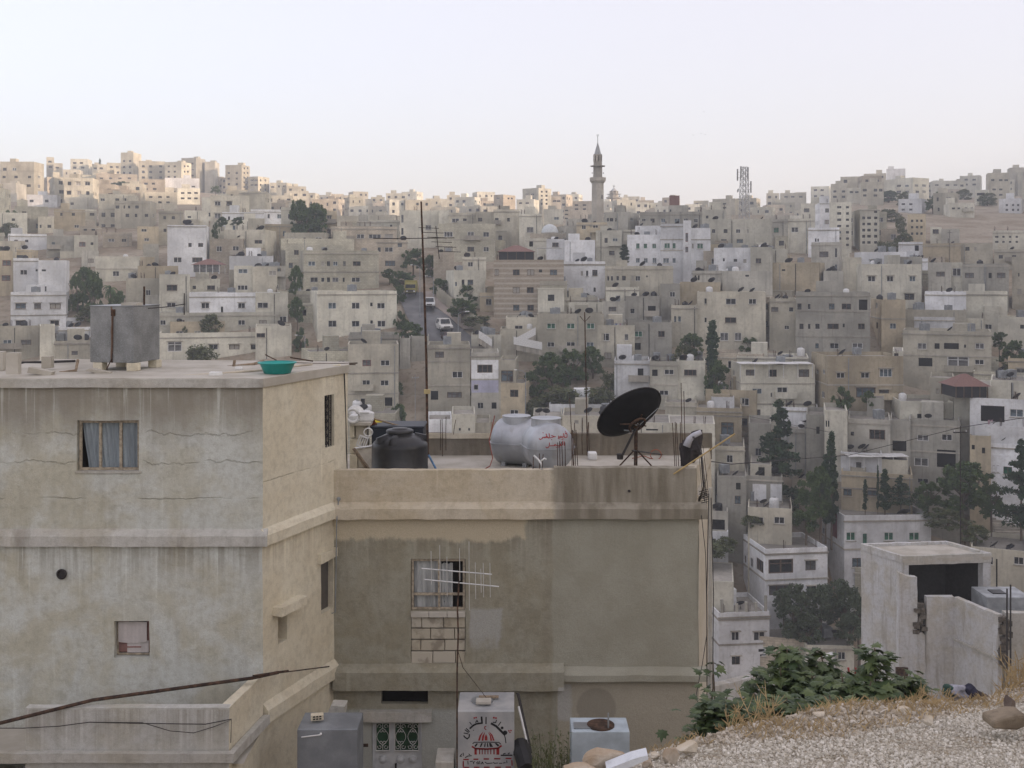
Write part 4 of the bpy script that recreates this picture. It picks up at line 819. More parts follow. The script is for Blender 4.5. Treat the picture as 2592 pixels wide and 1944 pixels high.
car(1136,868,.3,'dark red saloon parked in front of the lower white jeep',(.06,.03,.03),'car',1.2)
car(1041,752,.05,'yellow tipper truck at the top of the road under the trees',(.27,.24,.06),'truck',.95)
# street lamps
def street_lamp(px,py,ytop,side,label):
    d=dfrom(px,py); X=(px-CX)/F*d; z0=zt(X,d); H=-(ytop-HY)/F*d-z0; r=thing('street_lamp',(X,d,z0),0,label,'street lamp')
    MB().tube([(0,0,0),(0,0,H*.97)],.09,6,r2=.05).build('pole',M_tankg,r,fix=False); MB().tube([(0,0,H*.95),(side*.5,0,H),(side*1.3,0,H+.1)],.04,5).build('arm',M_tankg,r,fix=False)
    o=MB().box(side*1.2-.1,side*1.2+.6*side+.1,-.14,.14,H+.04,H+.2).build('lamp_head',M_white,r,fix=False); bevel(o,.05)
street_lamp(1063,808,672,-1,'tall street lamp on the left kerb of the road'); street_lamp(1097,780,700,-1,'street lamp beside the coming jeep'); street_lamp(772,900,850,-1,'street lamp between the cream block and left trees'); street_lamp(1330,1100,938,-1,'street lamp in front of the bushy slope'); street_lamp(1160,880,790,1,'street lamp by the parked jeep')
# thin wooden utility poles
def upole(px,py,ytop,d,label,r_=.07,m=None):
    X=(px-CX)/F*d; z0=-(py-HY)/F*d; H=(py-ytop)/F*d; r=thing('utility_pole',(X,d,z0),0,label,'pole')
    MB().tube([(0,0,-1),(0,0,H)],r_,6,r2=r_*.7).build('shaft',m or M_iron,r,fix=False); MB().box(-.5,.5,-.04,.04,H-.5,H-.42).build('crossarm',m or M_iron,r,fix=False)
    for s in (-.4,0,.4): MB().tube([(s,0,H-.42),(s,0,H-.3)],.03,5).build('insulator',M_white,r,fix=False)
upole(2404,720,583,215,'dark pole rising between the houses at upper right'); upole(2431,1850,1078,76,'tall dark cable pole behind the concrete ruin',.05); upole(1051,1110,948,150,'pale thin pole behind the black water tank',.05,M_tankg)
tag(MB().tube([P(1487,1160,27.2),P(1484,1000,27.2),P(1480,790,27.2)],.014,6).tube([P(1468,800,27.2),P(1480,815,27.2),P(1494,800,27.2)],.01,5).build('antenna_rod',M_rust),'thin rusty antenna rod above the silver tanks','antenna')

# laundry, outdoor stair, red tanks, steps
def laundry(px0,px1,py,d,label,seed,n=9):
    d=DM(d)-.6
    r=random.Random(seed); a,b_=P(px0,py,d),P(px1,py,d); t=thing('laundry_line',a,0,label,'laundry'); MB().tube([a,(a+b_)/2+V(0,0,-.06),b_],.012,4).build('line',M_iron,t)
    for k in range(n):
        p=a.lerp(b_,(k+.5)/n); w=(b_-a).length/n*.42; h=r.uniform(.5,1.0); c=r.choice([(.5,.5,.5),(.05,.05,.06),(.35,.06,.07),(.12,.16,.3),(.45,.3,.34),(.3,.3,.28),(.55,.55,.53)]); vs=[]
        for j in range(4):
            for i in range(4): u,v=i/3,j/3; vs.append(p+V((u-.5)*2*w*(1-.1*v),.05*math.sin(u*7+v*3+k),-.05-h*v))
        MB().add(vs,[(j*4+i,j*4+i+1,(j+1)*4+i+1,(j+1)*4+i) for j in range(3) for i in range(3)]).build('garment',plain('garment_cloth',c,.9,.05),t,True)
laundry(1531,1578,818,165.5,'line of coloured laundry on the balcony below the striped house',1); laundry(2392,2430,868,158.5,'laundry hanging in the balcony of the wide beige house',2,7); laundry(2500,2548,1062,95.2,'laundry and blue cloth on the white balcony at right',3,6)
def stair(p0,p1,d,label):
    d=DM(d)
    a,b_=P(*p0,d),P(*p1,d); t=thing('outdoor_staircase',V((a.x+b_.x)/2,d,min(a.z,b_.z)-1.5),0,label,'staircase'); n=9
    for k in range(n):
        q,q2=a.lerp(b_,k/n),a.lerp(b_,(k+1)/n); MB().box(min(q.x,q2.x),max(q.x,q2.x),d,d+1.5,min(q.z,q2.z)-1.2,min(q.z,q2.z)).build('step',M_ledge,t)
    MB().add([a+V(0,-.12,-.35),b_+V(0,-.12,-.35),b_+V(0,-.12,.9),a+V(0,-.12,.9),a+V(0,-.01,-.35),b_+V(0,-.01,-.35),b_+V(0,-.01,.9),a+V(0,-.01,.9)],[(0,1,2,3),(4,7,6,5),(3,2,6,7),(0,4,5,1),(0,3,7,4),(1,5,6,2)]).build('balustrade',M_white,t)
stair((1308,868),(1356,842),157,'white outdoor staircase climbing to the right below the striped house'); stair((1372,880),(1300,866),150,'white staircase descending to the right above the thicket'); stair((1212,850),(1245,872),152,'short white staircase by the road houses')
for i,x in enumerate((1341,1376)): 
    B_=[b for b in BLD if b['label'].startswith('long grey house with a row of windows and red')][0]; p=T(3,x,592,243); t=thing('roof_water_tank',p,0,['left','right'][i]+' dark red tank on the stair cabin of the long grey house','water tank'); s_=17/2.963/F*243; o=MB().box(-s_,s_,0,1.6,-.4,2.1).build('tank',M_red,t,fix=False); MB().box(-s_-.05,s_+.05,-.05,1.65,2.1,2.2).build('rim',M_red,t,fix=False)
sp=thing('stone_steps',P(2548,1400,141),0,'broad stone steps climbing the slope near the right edge','steps'); 
for k in range(14):
    y=1395-k*7; d=140+k*.55; a=P(2528-k*1.2,y,d); b_=P(2600,y,d); MB().box(a.x,b_.x,d,d+1.0,a.z-.5,a.z).build('step',M_ledge,sp)
# ------------------------------------------------------------------ trees and shrubs
def leafmat(name,c1,c2):
    t=NT(name,.75,.2); i=t.n('NewGeometry').outputs['Random Per Island']; n=t.noise(t.pos(),.5,3)
    c=t.mix(i,c1,c2); c=t.mix(t.ramp(n,.4,.65,0,.4),c,tuple(x*.7 for x in c1)); t.col(c); return t.mat
LG=leafmat('broadleaf_green',(.045,.082,.026),(.115,.165,.055)); LC=leafmat('cypress_green',(.024,.052,.022),(.058,.098,.042)); LO=leafmat('olive_green',(.06,.085,.045),(.13,.16,.095)); LB=leafmat('bush_green',(.07,.09,.038),(.15,.16,.07))
t=NT('bark',.95,.1); f=t.noise(t.mp(t.obj(),(8,8,1)),1,5); t.col(t.mix(f,(.09,.07,.05),(.2,.16,.12))); M_bark=t.mat
def leaves(rg,pts,size,n_each,spread,asp=.5):
    b=MB()
    for p,r in pts:
        for _ in range(n_each):
            o=Vector((rg.gauss(0,1),rg.gauss(0,1),rg.gauss(0,1))); o=o.normalized()*r*rg.uniform(.35,1.05)
            q=p+o*spread; s=size*rg.uniform(.6,1.4)
            a=Vector((rg.gauss(0,1),rg.gauss(0,1),rg.gauss(0,.7))).normalized(); c=a.orthogonal().normalized(); c=(Matrix.Rotation(rg.uniform(0,6.3),3,a)@c)
            b.add([q-a*s,q+c*s*asp,q+a*s,q-c*s*asp],[(0,1,2,3)])
    return b
def tree_proto(kind,seed):
    rg=random.Random(seed); t=thing({'broad':'broadleaf_tree','cypress':'cypress_tree','fir':'fir_tree','olive':'olive_tree','bush':'shrub','palm':'palm_tree'}[kind]); pts=[]
    tr=MB()
    if kind in('broad','olive'):
        tr.tube([(0,0,-.8),(.03,0,.25),(0,.02,.5)],.035,7,r2=.022)
        for k in range(7):
            a=k*2.4; e=Vector((math.cos(a)*rg.uniform(.2,.36),math.sin(a)*rg.uniform(.2,.36),rg.uniform(.5,.82))); tr.tube([(0,0,rg.uniform(.2,.4)),e*.6+V(0,0,.12),e],.018,5,r2=.006)
        lobes=[]
        for k in range(21):
            a=k*2.4+rg.uniform(-.5,.5); z=rg.uniform(.14,.86); rr_=.34*math.sqrt(max(.1,1-((z-.48)/.52)**2))*rg.uniform(.45,1.15); lobes.append((V(math.cos(a)*rr_,math.sin(a)*rr_,z),rg.uniform(.11,.19)))
        lobes.append((V(rg.uniform(-.1,.1),rg.uniform(-.1,.1),.88),.13))
        for c_,R_ in lobes:
            for k in range(6): o_=V(rg.gauss(0,1),rg.gauss(0,1),rg.gauss(0,.8)).normalized()*R_*rg.uniform(.4,1.0); pts.append((c_+o_,rg.uniform(.03,.075)))
        b=leaves(rg,pts,.029 if kind=='broad' else .025,66,1.15,.55)
    elif kind=='bush':
        tr.tube([(0,0,-.3),(0,0,.4)],.03,5)
        for k in range(34):
            a=rg.uniform(0,6.3); z=rg.uniform(.02,.95); rr_=.5*math.sqrt(max(.1,1-(z-.25)**2/.6))*rg.uniform(.3,1); pts.append((V(math.cos(a)*rr_,math.sin(a)*rr_,z),rg.uniform(.1,.18)))
        b=leaves(rg,pts,.042,76,1.05,.55)
    elif kind=='cypress':
        tr.tube([(0,0,-.3),(0,0,.8)],.02,6,r2=.006)
        for k in range(70):
            z=rg.uniform(.03,1.0); R=.115*(1-z)**.45*(.55+.45*min(1,z*5)); a=rg.uniform(0,6.3); rr_=R*rg.uniform(.2,1); pts.append((V(math.cos(a)*rr_,math.sin(a)*rr_,z),.045))
        b=leaves(rg,pts,.022,64,1.0,.5)
    elif kind=='fir':
        tr.tube([(0,0,-.3),(0,0,.97)],.02,6,r2=.004)
        for k in range(64):
            z=rg.uniform(.04,1.0); R=.30*(1-z)**.9*(1.0 if rg.random()<.7 else 1.25)+.015; a=k*2.399; tip=V(math.cos(a)*R,math.sin(a)*R,z-.02+R*.18); tr.tube([(0,0,z),tip],.006,4,r2=.002)
            for j in range(5):
                q=j/4; pts.append((V(0,0,z)*(1-q)+tip*q,.02+.022*(1-z)))
        b=leaves(rg,pts,.022,20,1.0,.45)
    else:
        tr.tube([(0,0,-.3),(.02,0,.35),(0,0,.7)],.03,7,r2=.024); b=MB()
        for k in range(26):
            a=k*2.4; el=rg.uniform(-.3,1.1); L=.34
            ps=[V(0,0,.7)]
            for j in range(1,7): ps.append(ps[-1]+V(math.cos(a)*math.cos(el-j*.28),math.sin(a)*math.cos(el-j*.28),math.sin(el-j*.28))*L/6)
            for j in range(6):
                s=(ps[j+1]-ps[j]).cross(V(0,0,1)).normalized()*.035*(1-abs(j-2)/6)
                for sg in (-1,1):
                    b.add([ps[j],ps[j+1],ps[j+1]+s*sg-V(0,0,.02),ps[j]+s*sg-V(0,0,.02)],[(0,1,2,3)])
    lm={'broad':LG,'cypress':LC,'fir':LC,'olive':LO,'bush':LB,'palm':LG}[kind]
    tr.build('trunk',M_bark,t,fix=False); b.build('crown',lm,t,fix=False); return t
TP={}
for k,n in (('broad',3),('cypress',2),('fir',1),('olive',2),('bush',3),('palm',1)): TP[k]=[tree_proto(k,40+i*7+len(k)) for i in range(n)]
tused=set(); trg=random.Random(9)
def tree(kind,px,ybase,hpx,wpx,label,d=None,group=None):
    d=DM(d) if d else dfrom(px,ybase); d=min(d,dfrom(px,ybase)) if d>250 else d; X=(px-CX)/F*d; z=-(ybase-HY)/F*d; H=hpx/F*d
    nat={'broad':.95,'olive':.95,'bush':1.05,'cypress':.25,'fir':.6,'palm':.7}[kind]; sx=wpx/F*d/nat
    i=trg.randrange(len(TP[kind])); pr=TP[kind][i]
    if (kind,i) in tused: o=copy_tree(pr,(X,d,z),trg.uniform(0,6.3),(sx,sx,H))
    else: o=pr; tused.add((kind,i)); o.location=(X,d,z); o.rotation_euler=(0,0,trg.uniform(0,6.3)); o.scale=(sx,sx,H)
    tag(o,label,{'broad':'tree','olive':'olive tree','bush':'bush','cypress':'cypress','fir':'fir tree','palm':'palm tree'}[kind],group or {'bush':'bushes on the hillside'}.get(kind,'trees on the hillside'))
    if 'group' in o and group is None and kind not in('bush',): o['group']='trees on the hillside'
    return o
tree('broad',757,600,95,62,'left half of the big round tree rising above the rooftops',d=244); tree('broad',800,602,88,70,'right half of the big round tree rising above the rooftops',d=243); tree('broad',778,604,70,80,'low front part of the big round tree above the rooftops',d=241)
tree('broad',30,592,58,60,'dark tree at the left edge under the corner house',d=300); tree('bush',80,580,32,40,'small green bush right of the left edge tree',d=302); tree('bush',20,600,34,60,'low bush at the left edge',d=290)
for i,(x,y,h,w) in enumerate([(195,800,105,55),(235,815,130,60),(280,800,100,55),(215,735,60,50),(300,815,80,50)]): tree(['broad','broad','palm','broad','broad'][i],x,y,h,w,['dark tree right beside the white three-window house','tall dark tree in the middle of the left garden','palm tree at the right of the left garden','upper dark tree of the left garden','lower tree of the left garden above the tank'][i],d=[193,190,189,201,188][i])
tree('bush',240,812,40,80,'green bush patch on the left garden floor',d=187)
tree('cypress',253,432,30,8,'tiny cypress on the left skyline',d=552); tree('broad',310,485,26,60,'faint tree among the houses under the left skyline',d=440); tree('broad',545,492,22,26,'faint tree below the sunlit five-storey block',d=430)
tree('broad',562,580,32,32,'yellowish tree behind the white tower house',d=236); tree('broad',545,605,42,22,'narrow tree right of the white tower house',d=230); tree('broad',600,575,26,34,'tree top left of the stone house roof',d=240)
tree('bush',537,840,44,54,'spiky bush on the cream terrace',d=172.5); tree('bush',508,935,62,84,'round bush in front of the long low house',d=150); tree('bush',468,855,30,18,'small potted bush on the long terrace',d=172); tree('cypress',570,900,38,16,'small thin shrub in front of the long low house',d=165)
tree('broad',1045,690,62,66,'dark tree at the top of the road, left one',d=222); tree('broad',1090,705,60,50,'dark tree at the top of the road, right one',d=221); tree('broad',1020,735,50,70,'tree overhanging the yellow truck',d=209); tree('broad',1012,780,60,36,'street tree at the left kerb',d=199)
tree('broad',985,715,36,40,'tree left of the yellow truck',d=214); tree('broad',1015,840,52,40,'round street tree beside the cream block',d=181); tree('broad',1045,872,58,64,'bushy tree at the lower left of the road',d=172); tree('broad',1005,900,60,40,'dark tree below the cream block corner',d=166)
tree('broad',1115,752,48,60,'tree behind the garden wall by the road',d=204); tree('broad',1180,770,48,56,'leafy tree before the narrow-windowed cream house',d=195); tree('broad',1172,812,58,86,'large dark tree at the right of the road bend',d=184); tree('bush',1210,825,26,80,'low hedge under the large dark road tree',d=179)
tree('broad',748,760,90,42,'dark tree in the alley left of the cream block, upper',d=191); tree('broad',752,830,80,46,'dark tree in the alley left of the cream block, middle',d=180); tree('broad',760,900,70,40,'dark tree in the alley left of the cream block, lower',d=168)
tree('cypress',1580,668,48,28,'conifer below the minaret between white houses',d=214)
tree('broad',985,1040,120,70,'dark tree between the tan house and the mast, upper',d=141); tree('broad',1005,1130,110,60,'dark tree between the tan house and the mast, lower',d=124); tree('bush',960,1090,44,110,'low shrubs behind the black water tank',d=128)
for i,(x,y,h,w,k) in enumerate([(1395,985,95,90,'broad'),(1445,975,90,90,'broad'),(1500,960,85,70,'broad'),(1350,1010,70,80,'broad'),(1425,1045,66,130,'bush'),(1510,1040,56,110,'bush'),(1360,1060,50,70,'bush'),(1545,1000,60,50,'bush')]):
    tree(k,x,y,h,w,['leftmost tall tree of the thicket above the silver tanks','middle tall tree of the thicket above the silver tanks','rightmost tall tree of the thicket above the silver tanks','short tree at the left end of the thicket','wide low bush in front of the thicket','wide low bush at the right of the thicket','small bush left under the thicket','bush at the white wall end beside the thicket'][i])
tree('cypress',1803,1010,192,46,'tall thick cypress right of the white house end',d=134); tree('broad',1815,1010,100,62,'bushy dark tree at the foot of the thick cypress',d=132); tree('cypress',1905,890,110,30,'slim cypress in front of the three-row beige house',d=168); tree('broad',1900,905,50,70,'dark bush around the slim cypress foot',d=165); tree('broad',1750,905,62,70,'light green tree left of the thick cypress',d=150); tree('bush',1735,915,40,60,'green bush beneath the light green tree',d=147)
tree('fir',1972,1300,290,150,'tall pointed fir tree with spreading boughs right of centre',d=101); tree('cypress',2105,1325,225,36,'tallest of the slim cypresses beside the yellowish house',d=84); tree('cypress',2090,1325,170,32,'second slim cypress close to the tallest one',d=84.5); tree('broad',2075,1330,150,100,'dark bushy tree mass under the slim cypresses',d=83); tree('broad',2040,1345,100,90,'dark tree left under the slim cypresses',d=82)
tree('cypress',2190,1290,74,16,'thin young cypress before the yellowish house',d=86); tree('cypress',2240,1290,100,30,'conifer in front of the yellowish house',d=85.5); tree('fir',2280,1280,78,70,'leaning bushy conifer right of the yellowish house',d=85); tree('cypress',2222,1290,110,8,'bare thin cypress stem before the yellowish house',d=86.5)
tree('broad',2440,1300,130,150,'large round dark tree right of the grey balcony house',d=82); tree('broad',2350,1290,70,90,'lower dark tree at the foot of the grey balcony house',d=84); tree('broad',2510,1310,90,80,'dark tree beside the steps at right',d=80); tree('fir',2585,1340,230,110,'dark conifer cut by the right picture edge',d=76); tree('bush',2400,1330,40,120,'trimmed hedge beside the steps at right',d=79); tree('bush',2470,1370,40,70,'light green bush under the hedge',d=72)
tree('broad',2135,1040,60,60,'green tree in front of the ochre house, left one',d=112); tree('broad',2200,1035,46,40,'green tree in front of the ochre house, right one',d=113)
tree('broad',2560,930,70,70,'dark tree at the right edge beside the long laundry house',d=140); tree('bush',2570,960,44,80,'green slope bush at the right edge',d=134); tree('broad',2530,880,40,40,'small tree at the right edge above the slope bush',d=150)
for i,(x,y,h,w) in enumerate([(2010,1610,130,110),(2075,1600,120,110),(2135,1590,120,110),(2175,1610,110,90),(2040,1650,100,90),(1985,1560,70,70),(2150,1640,90,80)]):
    tree('olive',x,y,h,w,['leftmost olive of the grove','second olive from left in the grove','third olive from left in the grove','rightmost olive beside the concrete ruin','front olive of the grove next to the low cream house','small back olive under the white bay house','front right olive of the grove'][i],d=[64,66,66,60,61,70,57][i])
tree('bush',1800,1420,50,110,'dark bush slope left of the white bay house',d=80); tree('bush',1840,1390,30,60,'bush above the stacked white house',d=84); tree('bush',1900,1330,24,60,'potted bushes under the tan storey',d=83.5)
for i,(x,y,h,w) in enumerate([(2250,512,30,60),(2245,560,30,60),(2290,520,34,40),(2360,540,40,40),(2290,640,50,60),(2240,650,40,50),(2380,510,24,50),(2440,505,26,40),(2500,520,30,50),(2520,470,34,40),(2170,905,30,30),(2280,590,40,30)]):
    tree('bush' if i%3 else 'broad',x,y,h,w,['hazy tree under the right skyline block','hazy bush on the bare right slope','hazy bush left of the white house front','hazy tree right of the white house front','hazy tree in the right valley, right one','hazy bush in the right valley','hazy tree above the long low cream house','hazy bush above the long low cream house','hazy bush near the white two-row house','hazy tree under the far right skyline','small bush by the grey concrete house','hazy bush in the valley beside the ochre flats'][i],d=[455,400,450,440,320,315,500,470,450,500,165,335][i])
# birds
bd=MB()
for i,(x,y) in enumerate([(1782,283),(1755,342),(1775,338),(1786,341)]):
    p=P(x,y,380); r=MB().add([p,p+V(-.5,0,.18),p+V(-.1,.25,.02)],[(0,1,2)]).add([p,p+V(.5,.1,.2),p+V(.1,.25,.02)],[(0,1,2)]).tube([p+V(0,-.2,0),p+V(0,.3,0)],.06,5).build('bird',M_iron)
    tag(r,['highest lone bird in the sky right of the minaret','leftmost bird of the three flying together','middle bird of the three flying together','rightmost bird of the three flying together'][i],'bird','birds in the sky')
# haze: pale even air around the whole place
hb=MB().box(-460,520,-150,1010,-60,100).build('haze',[bpy.data.materials.new('haze_air')]); tag(hb,kind='stuff')
hm=hb.data.materials[0]; hm.use_nodes=True; hn=hm.node_tree; hn.nodes.clear(); pv=hn.nodes.new('ShaderNodeVolumePrincipled'); ho=hn.nodes.new('ShaderNodeOutputMaterial'); hn.links.new(pv.outputs[0],ho.inputs['Volume'])
pv.inputs['Color'].default_value=(.86,.92,1,1); pv.inputs['Density'].default_value=.00065; pv.inputs['Anisotropy'].default_value=.2
# ------------------------------------------------------------------ foreground: the two plastered houses
from mathutils import noise as mn
D1,D2=20.0,22.35
def X1(px): return (px-CX)/F*D1
def Z1(py): return -(py-HY)/F*D1
def X2(px): return (px-CX)/F*D2
def Z2(py): return -(py-HY)/F*D2
def wob(p,a,s=1.7): return p+mn.noise_vector(p*s)*a+mn.noise_vector(p*s*4.3)*a*.4
def wobble(o,a=.012,s=1.7,cut=.12):
    me=o.data; bm=bmesh.new(); bm.from_mesh(me); M=Matrix(o.matrix_parent_inverse)
    for _ in range(7):
        es=[e for e in bm.edges if e.calc_length()>cut*2]
        if not es: break
        bmesh.ops.subdivide_edges(bm,edges=es,cuts=1,use_grid_fill=True)
    bmesh.ops.remove_doubles(bm,verts=bm.verts,dist=.001)
    for v in bm.verts: v.co=wob(v.co.copy(),a,s)
    bm.to_mesh(me); bm.free(); return o
def house_plaster(name,tan,grey,dark,ztop=None,zlines=(),patch=None,blue=.5,streak=.5,drips=()):
    t=NT(name,.93,.12); p=t.pos(); z=t.xyz(p)[2]; x=t.xyz(p)[0]
    a=t.noise(p,.85,8,.62,.3); b=t.noise(t.mp(p,(3.2,3.2,.35),(3,1,0)),1.,6,.6); g=t.noise(p,7,6,.7); l=t.noise(p,.33,3)
    c=t.mix(t.ramp(a,.40,.60),tan,grey); c=t.mix(t.ramp(l,.42,.62,0,blue),c,grey)
    c=t.mix(t.ramp(g,.42,.70,0,.42),c,tuple(q*.62 for q in tan)); m3=t.noise(p,2.6,7,.68,.5); c=t.mix(t.ramp(m3,.52,.66,0,.35),c,tuple(min(1,q*1.12) for q in grey)); c=t.mix(t.ramp(m3,.33,.46,.25,0),c,tuple(q*.6 for q in tan))
    c=t.mix(t.ramp(b,.50,.72,0,streak),c,dark); b2=t.noise(t.mp(p,(5.5,5.5,.28),(9,4,2)),1.,4,.55); c=t.mix(t.ramp(b2,.60,.76,0,.4),c,tuple(min(1,q*1.35) for q in grey))
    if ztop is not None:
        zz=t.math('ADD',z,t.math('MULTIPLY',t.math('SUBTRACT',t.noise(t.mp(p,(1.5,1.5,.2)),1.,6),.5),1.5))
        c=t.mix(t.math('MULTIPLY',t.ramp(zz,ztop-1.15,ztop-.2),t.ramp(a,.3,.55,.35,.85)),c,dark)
    for z0,ln in drips:
        dn=t.math('SUBTRACT',z0,z); n1=t.noise(t.mp(p,(7,7,.12),(z0*3,1,0)),1.,5,.65); m=t.math('MULTIPLY',t.math('MULTIPLY',t.ramp(n1,.44,.60),t.ramp(dn,.02,ln,1,0)),t.ramp(dn,-.02,.0)); c=t.mix(t.math('MULTIPLY',m,.55),c,dark)
        n2=t.noise(t.mp(p,(9,9,.15),(z0*5,7,0)),1.,4,.6); m=t.math('MULTIPLY',t.math('MULTIPLY',t.ramp(n2,.56,.66),t.ramp(dn,.1,ln*1.4,1,0)),t.ramp(dn,-.02,.0)); c=t.mix(t.math('MULTIPLY',m,.5),c,tuple(min(1,q*1.25) for q in grey))
    h=g
    for z0,am in zlines:
        n=t.noise(t.mp(p,(1.1,1.1,.3),(z0*7,0,0)),1.,7,.7); dl=t.math('ABSOLUTE',t.math('SUBTRACT',t.math('SUBTRACT',z,z0),t.math('MULTIPLY',t.math('SUBTRACT',n,.5),am)))
        m=t.math('MULTIPLY',t.ramp(dl,.006,.018,1,0),t.ramp(t.noise(p,.9,3),.42,.52)); c=t.mix(t.math('MULTIPLY',m,.32),c,tuple(q*.55 for q in tan)); h=t.math('SUBTRACT',h,m)
    if patch: c=patch(t,c,p,x,z,a)
    fine=t.noise(p,38,4,.7); c=t.mix(t.ramp(t.noise(p,70,2),.4,.62,0,.22),c,tuple(q*.55 for q in tan)); h=t.math('ADD',h,t.math('MULTIPLY',fine,.35))
    t.col(c); t.bump(h,.75,.022); return t.mat
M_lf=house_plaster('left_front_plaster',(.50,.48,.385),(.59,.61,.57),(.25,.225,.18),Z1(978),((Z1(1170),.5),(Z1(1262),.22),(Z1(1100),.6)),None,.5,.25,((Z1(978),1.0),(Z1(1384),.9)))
M_ls=house_plaster('left_side_plaster_glow',(.66,.59,.44),(.72,.67,.53),(.46,.40,.30),None,((Z1(1222),.1),),None,.4,.15,((Z1(1384),.7),(Z1(960),.5)))  # evening glow put into the colour: paler and warmer than the front plaster
M_lt=house_plaster('terrace_plaster',(.47,.445,.37),(.54,.54,.51),(.28,.255,.21),None,(),None,.5,.3,((Z1(1712),.9),))
M_led=house_plaster('ledge_plaster',(.45,.42,.35),(.52,.51,.47),(.24,.22,.19),None,(),None,.5,.5)
lh=thing('plastered_house',(X1(300),D1+2,-11.6),0,'stained grey plastered house with flat roof filling the left foreground','house')
XL,XC=X1(-140),X1(665); zr,zbt=Z1(957),-11.6; es=V(.368,.930,0); ns=V(.930,-.368,0); LS=3.083; LSB=2.527; C0=V(XC,D1,0)
def side_u(px): k=(px-CX)/F; return (-4.613-20*k)/(.93*k-.368)
def side_z(px,py): u=side_u(px); return -(py-HY)/F*(20+.93*u)
hw=(X1(195)-XL,X1(352)-XL,Z1(1193)-zbt,Z1(1064)-zbt); hs=(X1(288)-XL,X1(378)-XL,Z1(1665)-zbt,Z1(1572)-zbt)
b=MB(); wall_face(b,V(XL,D1,zbt),V(1,0,0),XC-XL,zr-.15-zbt,[hw,hs],.22,V(0,-1,0)); wobble(b.build('front_wall',M_lf,lh),.018,1.1,.16)
su=[(side_u(822),side_u(846),side_z(834,1131),side_z(834,1000)),(side_u(704),side_u(727),side_z(715,1625),side_z(715,1546)),(side_u(812),side_u(843),side_z(828,1545),side_z(828,1418))]
zmid=Z1(1383)
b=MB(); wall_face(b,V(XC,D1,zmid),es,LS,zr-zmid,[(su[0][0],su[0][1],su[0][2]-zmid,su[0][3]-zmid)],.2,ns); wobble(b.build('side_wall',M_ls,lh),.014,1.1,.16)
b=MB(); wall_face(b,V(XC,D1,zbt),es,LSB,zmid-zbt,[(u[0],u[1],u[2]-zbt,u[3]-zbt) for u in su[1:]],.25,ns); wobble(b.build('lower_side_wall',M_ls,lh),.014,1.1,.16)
for u in (su[0],):
    pass
E=lambda u,o,z: V(XC,D1,0)+es*u+ns*o+V(0,0,z)
b=MB(); e=E(LS,0,0); bk=V(e.x-.2,e.y+.02,0)
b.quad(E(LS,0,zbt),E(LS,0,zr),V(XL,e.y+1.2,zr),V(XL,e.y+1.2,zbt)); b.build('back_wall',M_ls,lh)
# roof slab with thick front edge
rp=[(XL,D1-.06),(XC+.03,D1-.06),(E(LS,.03,0).x,E(LS,.03,0).y),(E(LS,0,0).x-.1,E(LS,0,0).y+.9),(XL,D1+4.4)]
t=NT('roof_screed_near',.95,.1); p=t.pos(); a=t.noise(p,1.3,7); t.col(t.mix(t.ramp(a,.35,.65),(.40,.37,.31),(.50,.47,.41))); t.bump(t.noise(p,14,5),.4,.02); M_rs=t.mat
wobble(MB().prism(rp,'z',zr-.165,zr).build('roof_slab',M_rs,lh),.012,2.1,.2)
b=MB(); b.box(XL,XC+.02,D1-.085,D1-.055,zr-.17,zr-.012); wobble(b.build('roof_edge',M_led,lh),.010,3,.1)
# band between the storeys
def band(py0,py1,o,name,front=True,ue=LSB):
    z0,z1=Z1(py1),Z1(py0)
    if front:
        q=MB().prism([(D1,z0),(D1-o,z0+.02),(D1-o,z1-.06),(D1-o*.45,z1+.02),(D1,z1+.06)],'z',0,1); q.v=[(XL if h==0 else XC+o*.93,yy,zz) for (yy,zz,h) in q.v]; wobble(q.build(name,M_led,lh),.014,2.3,.13)
    q=MB(); pr=[(0,z0),(o,z0+.02),(o,z1-.06),(o*.45,z1+.02),(0,z1+.06)]
    vs=[E(-o*.4 if front else 0,a,c) for a,c in pr]+[E(ue,a,c) for a,c in pr]; n=5
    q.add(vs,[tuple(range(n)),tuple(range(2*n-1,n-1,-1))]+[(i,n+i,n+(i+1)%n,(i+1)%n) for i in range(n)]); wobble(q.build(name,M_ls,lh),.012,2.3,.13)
band(1346,1383,.11,'floor_band'); band(1790,1832,.12,'lower_band',False)
# front window with three curtained lights
def curtain(name,x0,x1,y,z0,z1,mat,parent,folds=9,amp=.02,gap=0):
    b=MB(); n=folds*6; vs=[]
    for j in range(9):
        for i in range(n+1):
            u=i/n; tt=j/8; x=x0+(x1-x0)*u+gap*(1-tt)*(1-u)*.6; vs.append((x,y+amp*math.sin(u*folds*6.283+math.sin(tt*2)*.6)*(.5+.5*(1-tt))+.006*math.sin(tt*9+u*20),z0+(z1-z0)*tt-.01*math.sin(u*folds*3.1)*(tt>.9)))
    return b.add(vs,[(j*(n+1)+i,j*(n+1)+i+1,(j+1)*(n+1)+i+1,(j+1)*(n+1)+i) for j in range(8) for i in range(n)]).build(name,mat,parent,True)
def cloth(name,c,st=.25):
    t=NT(name,.95,.05); p=t.obj(); a=t.noise(t.mp(p,(9,9,1.2)),1,4); g=t.noise(p,30,3); cc=t.mix(t.ramp(a,.3,.7),tuple(q*(1-st) for q in c),tuple(min(1,q*(1+st)) for q in c)); cc=t.mix(t.ramp(g,.4,.7,0,.25),cc,tuple(q*.75 for q in c)); t.col(cc); return t.mat
M_cur=cloth('blue_grey_curtain',(.27,.31,.335)); M_cur2=cloth('white_net_curtain',(.36,.37,.36)); M_oldwood=plain('old_window_wood',(.34,.29,.22),.9,.1,0,.3,16)
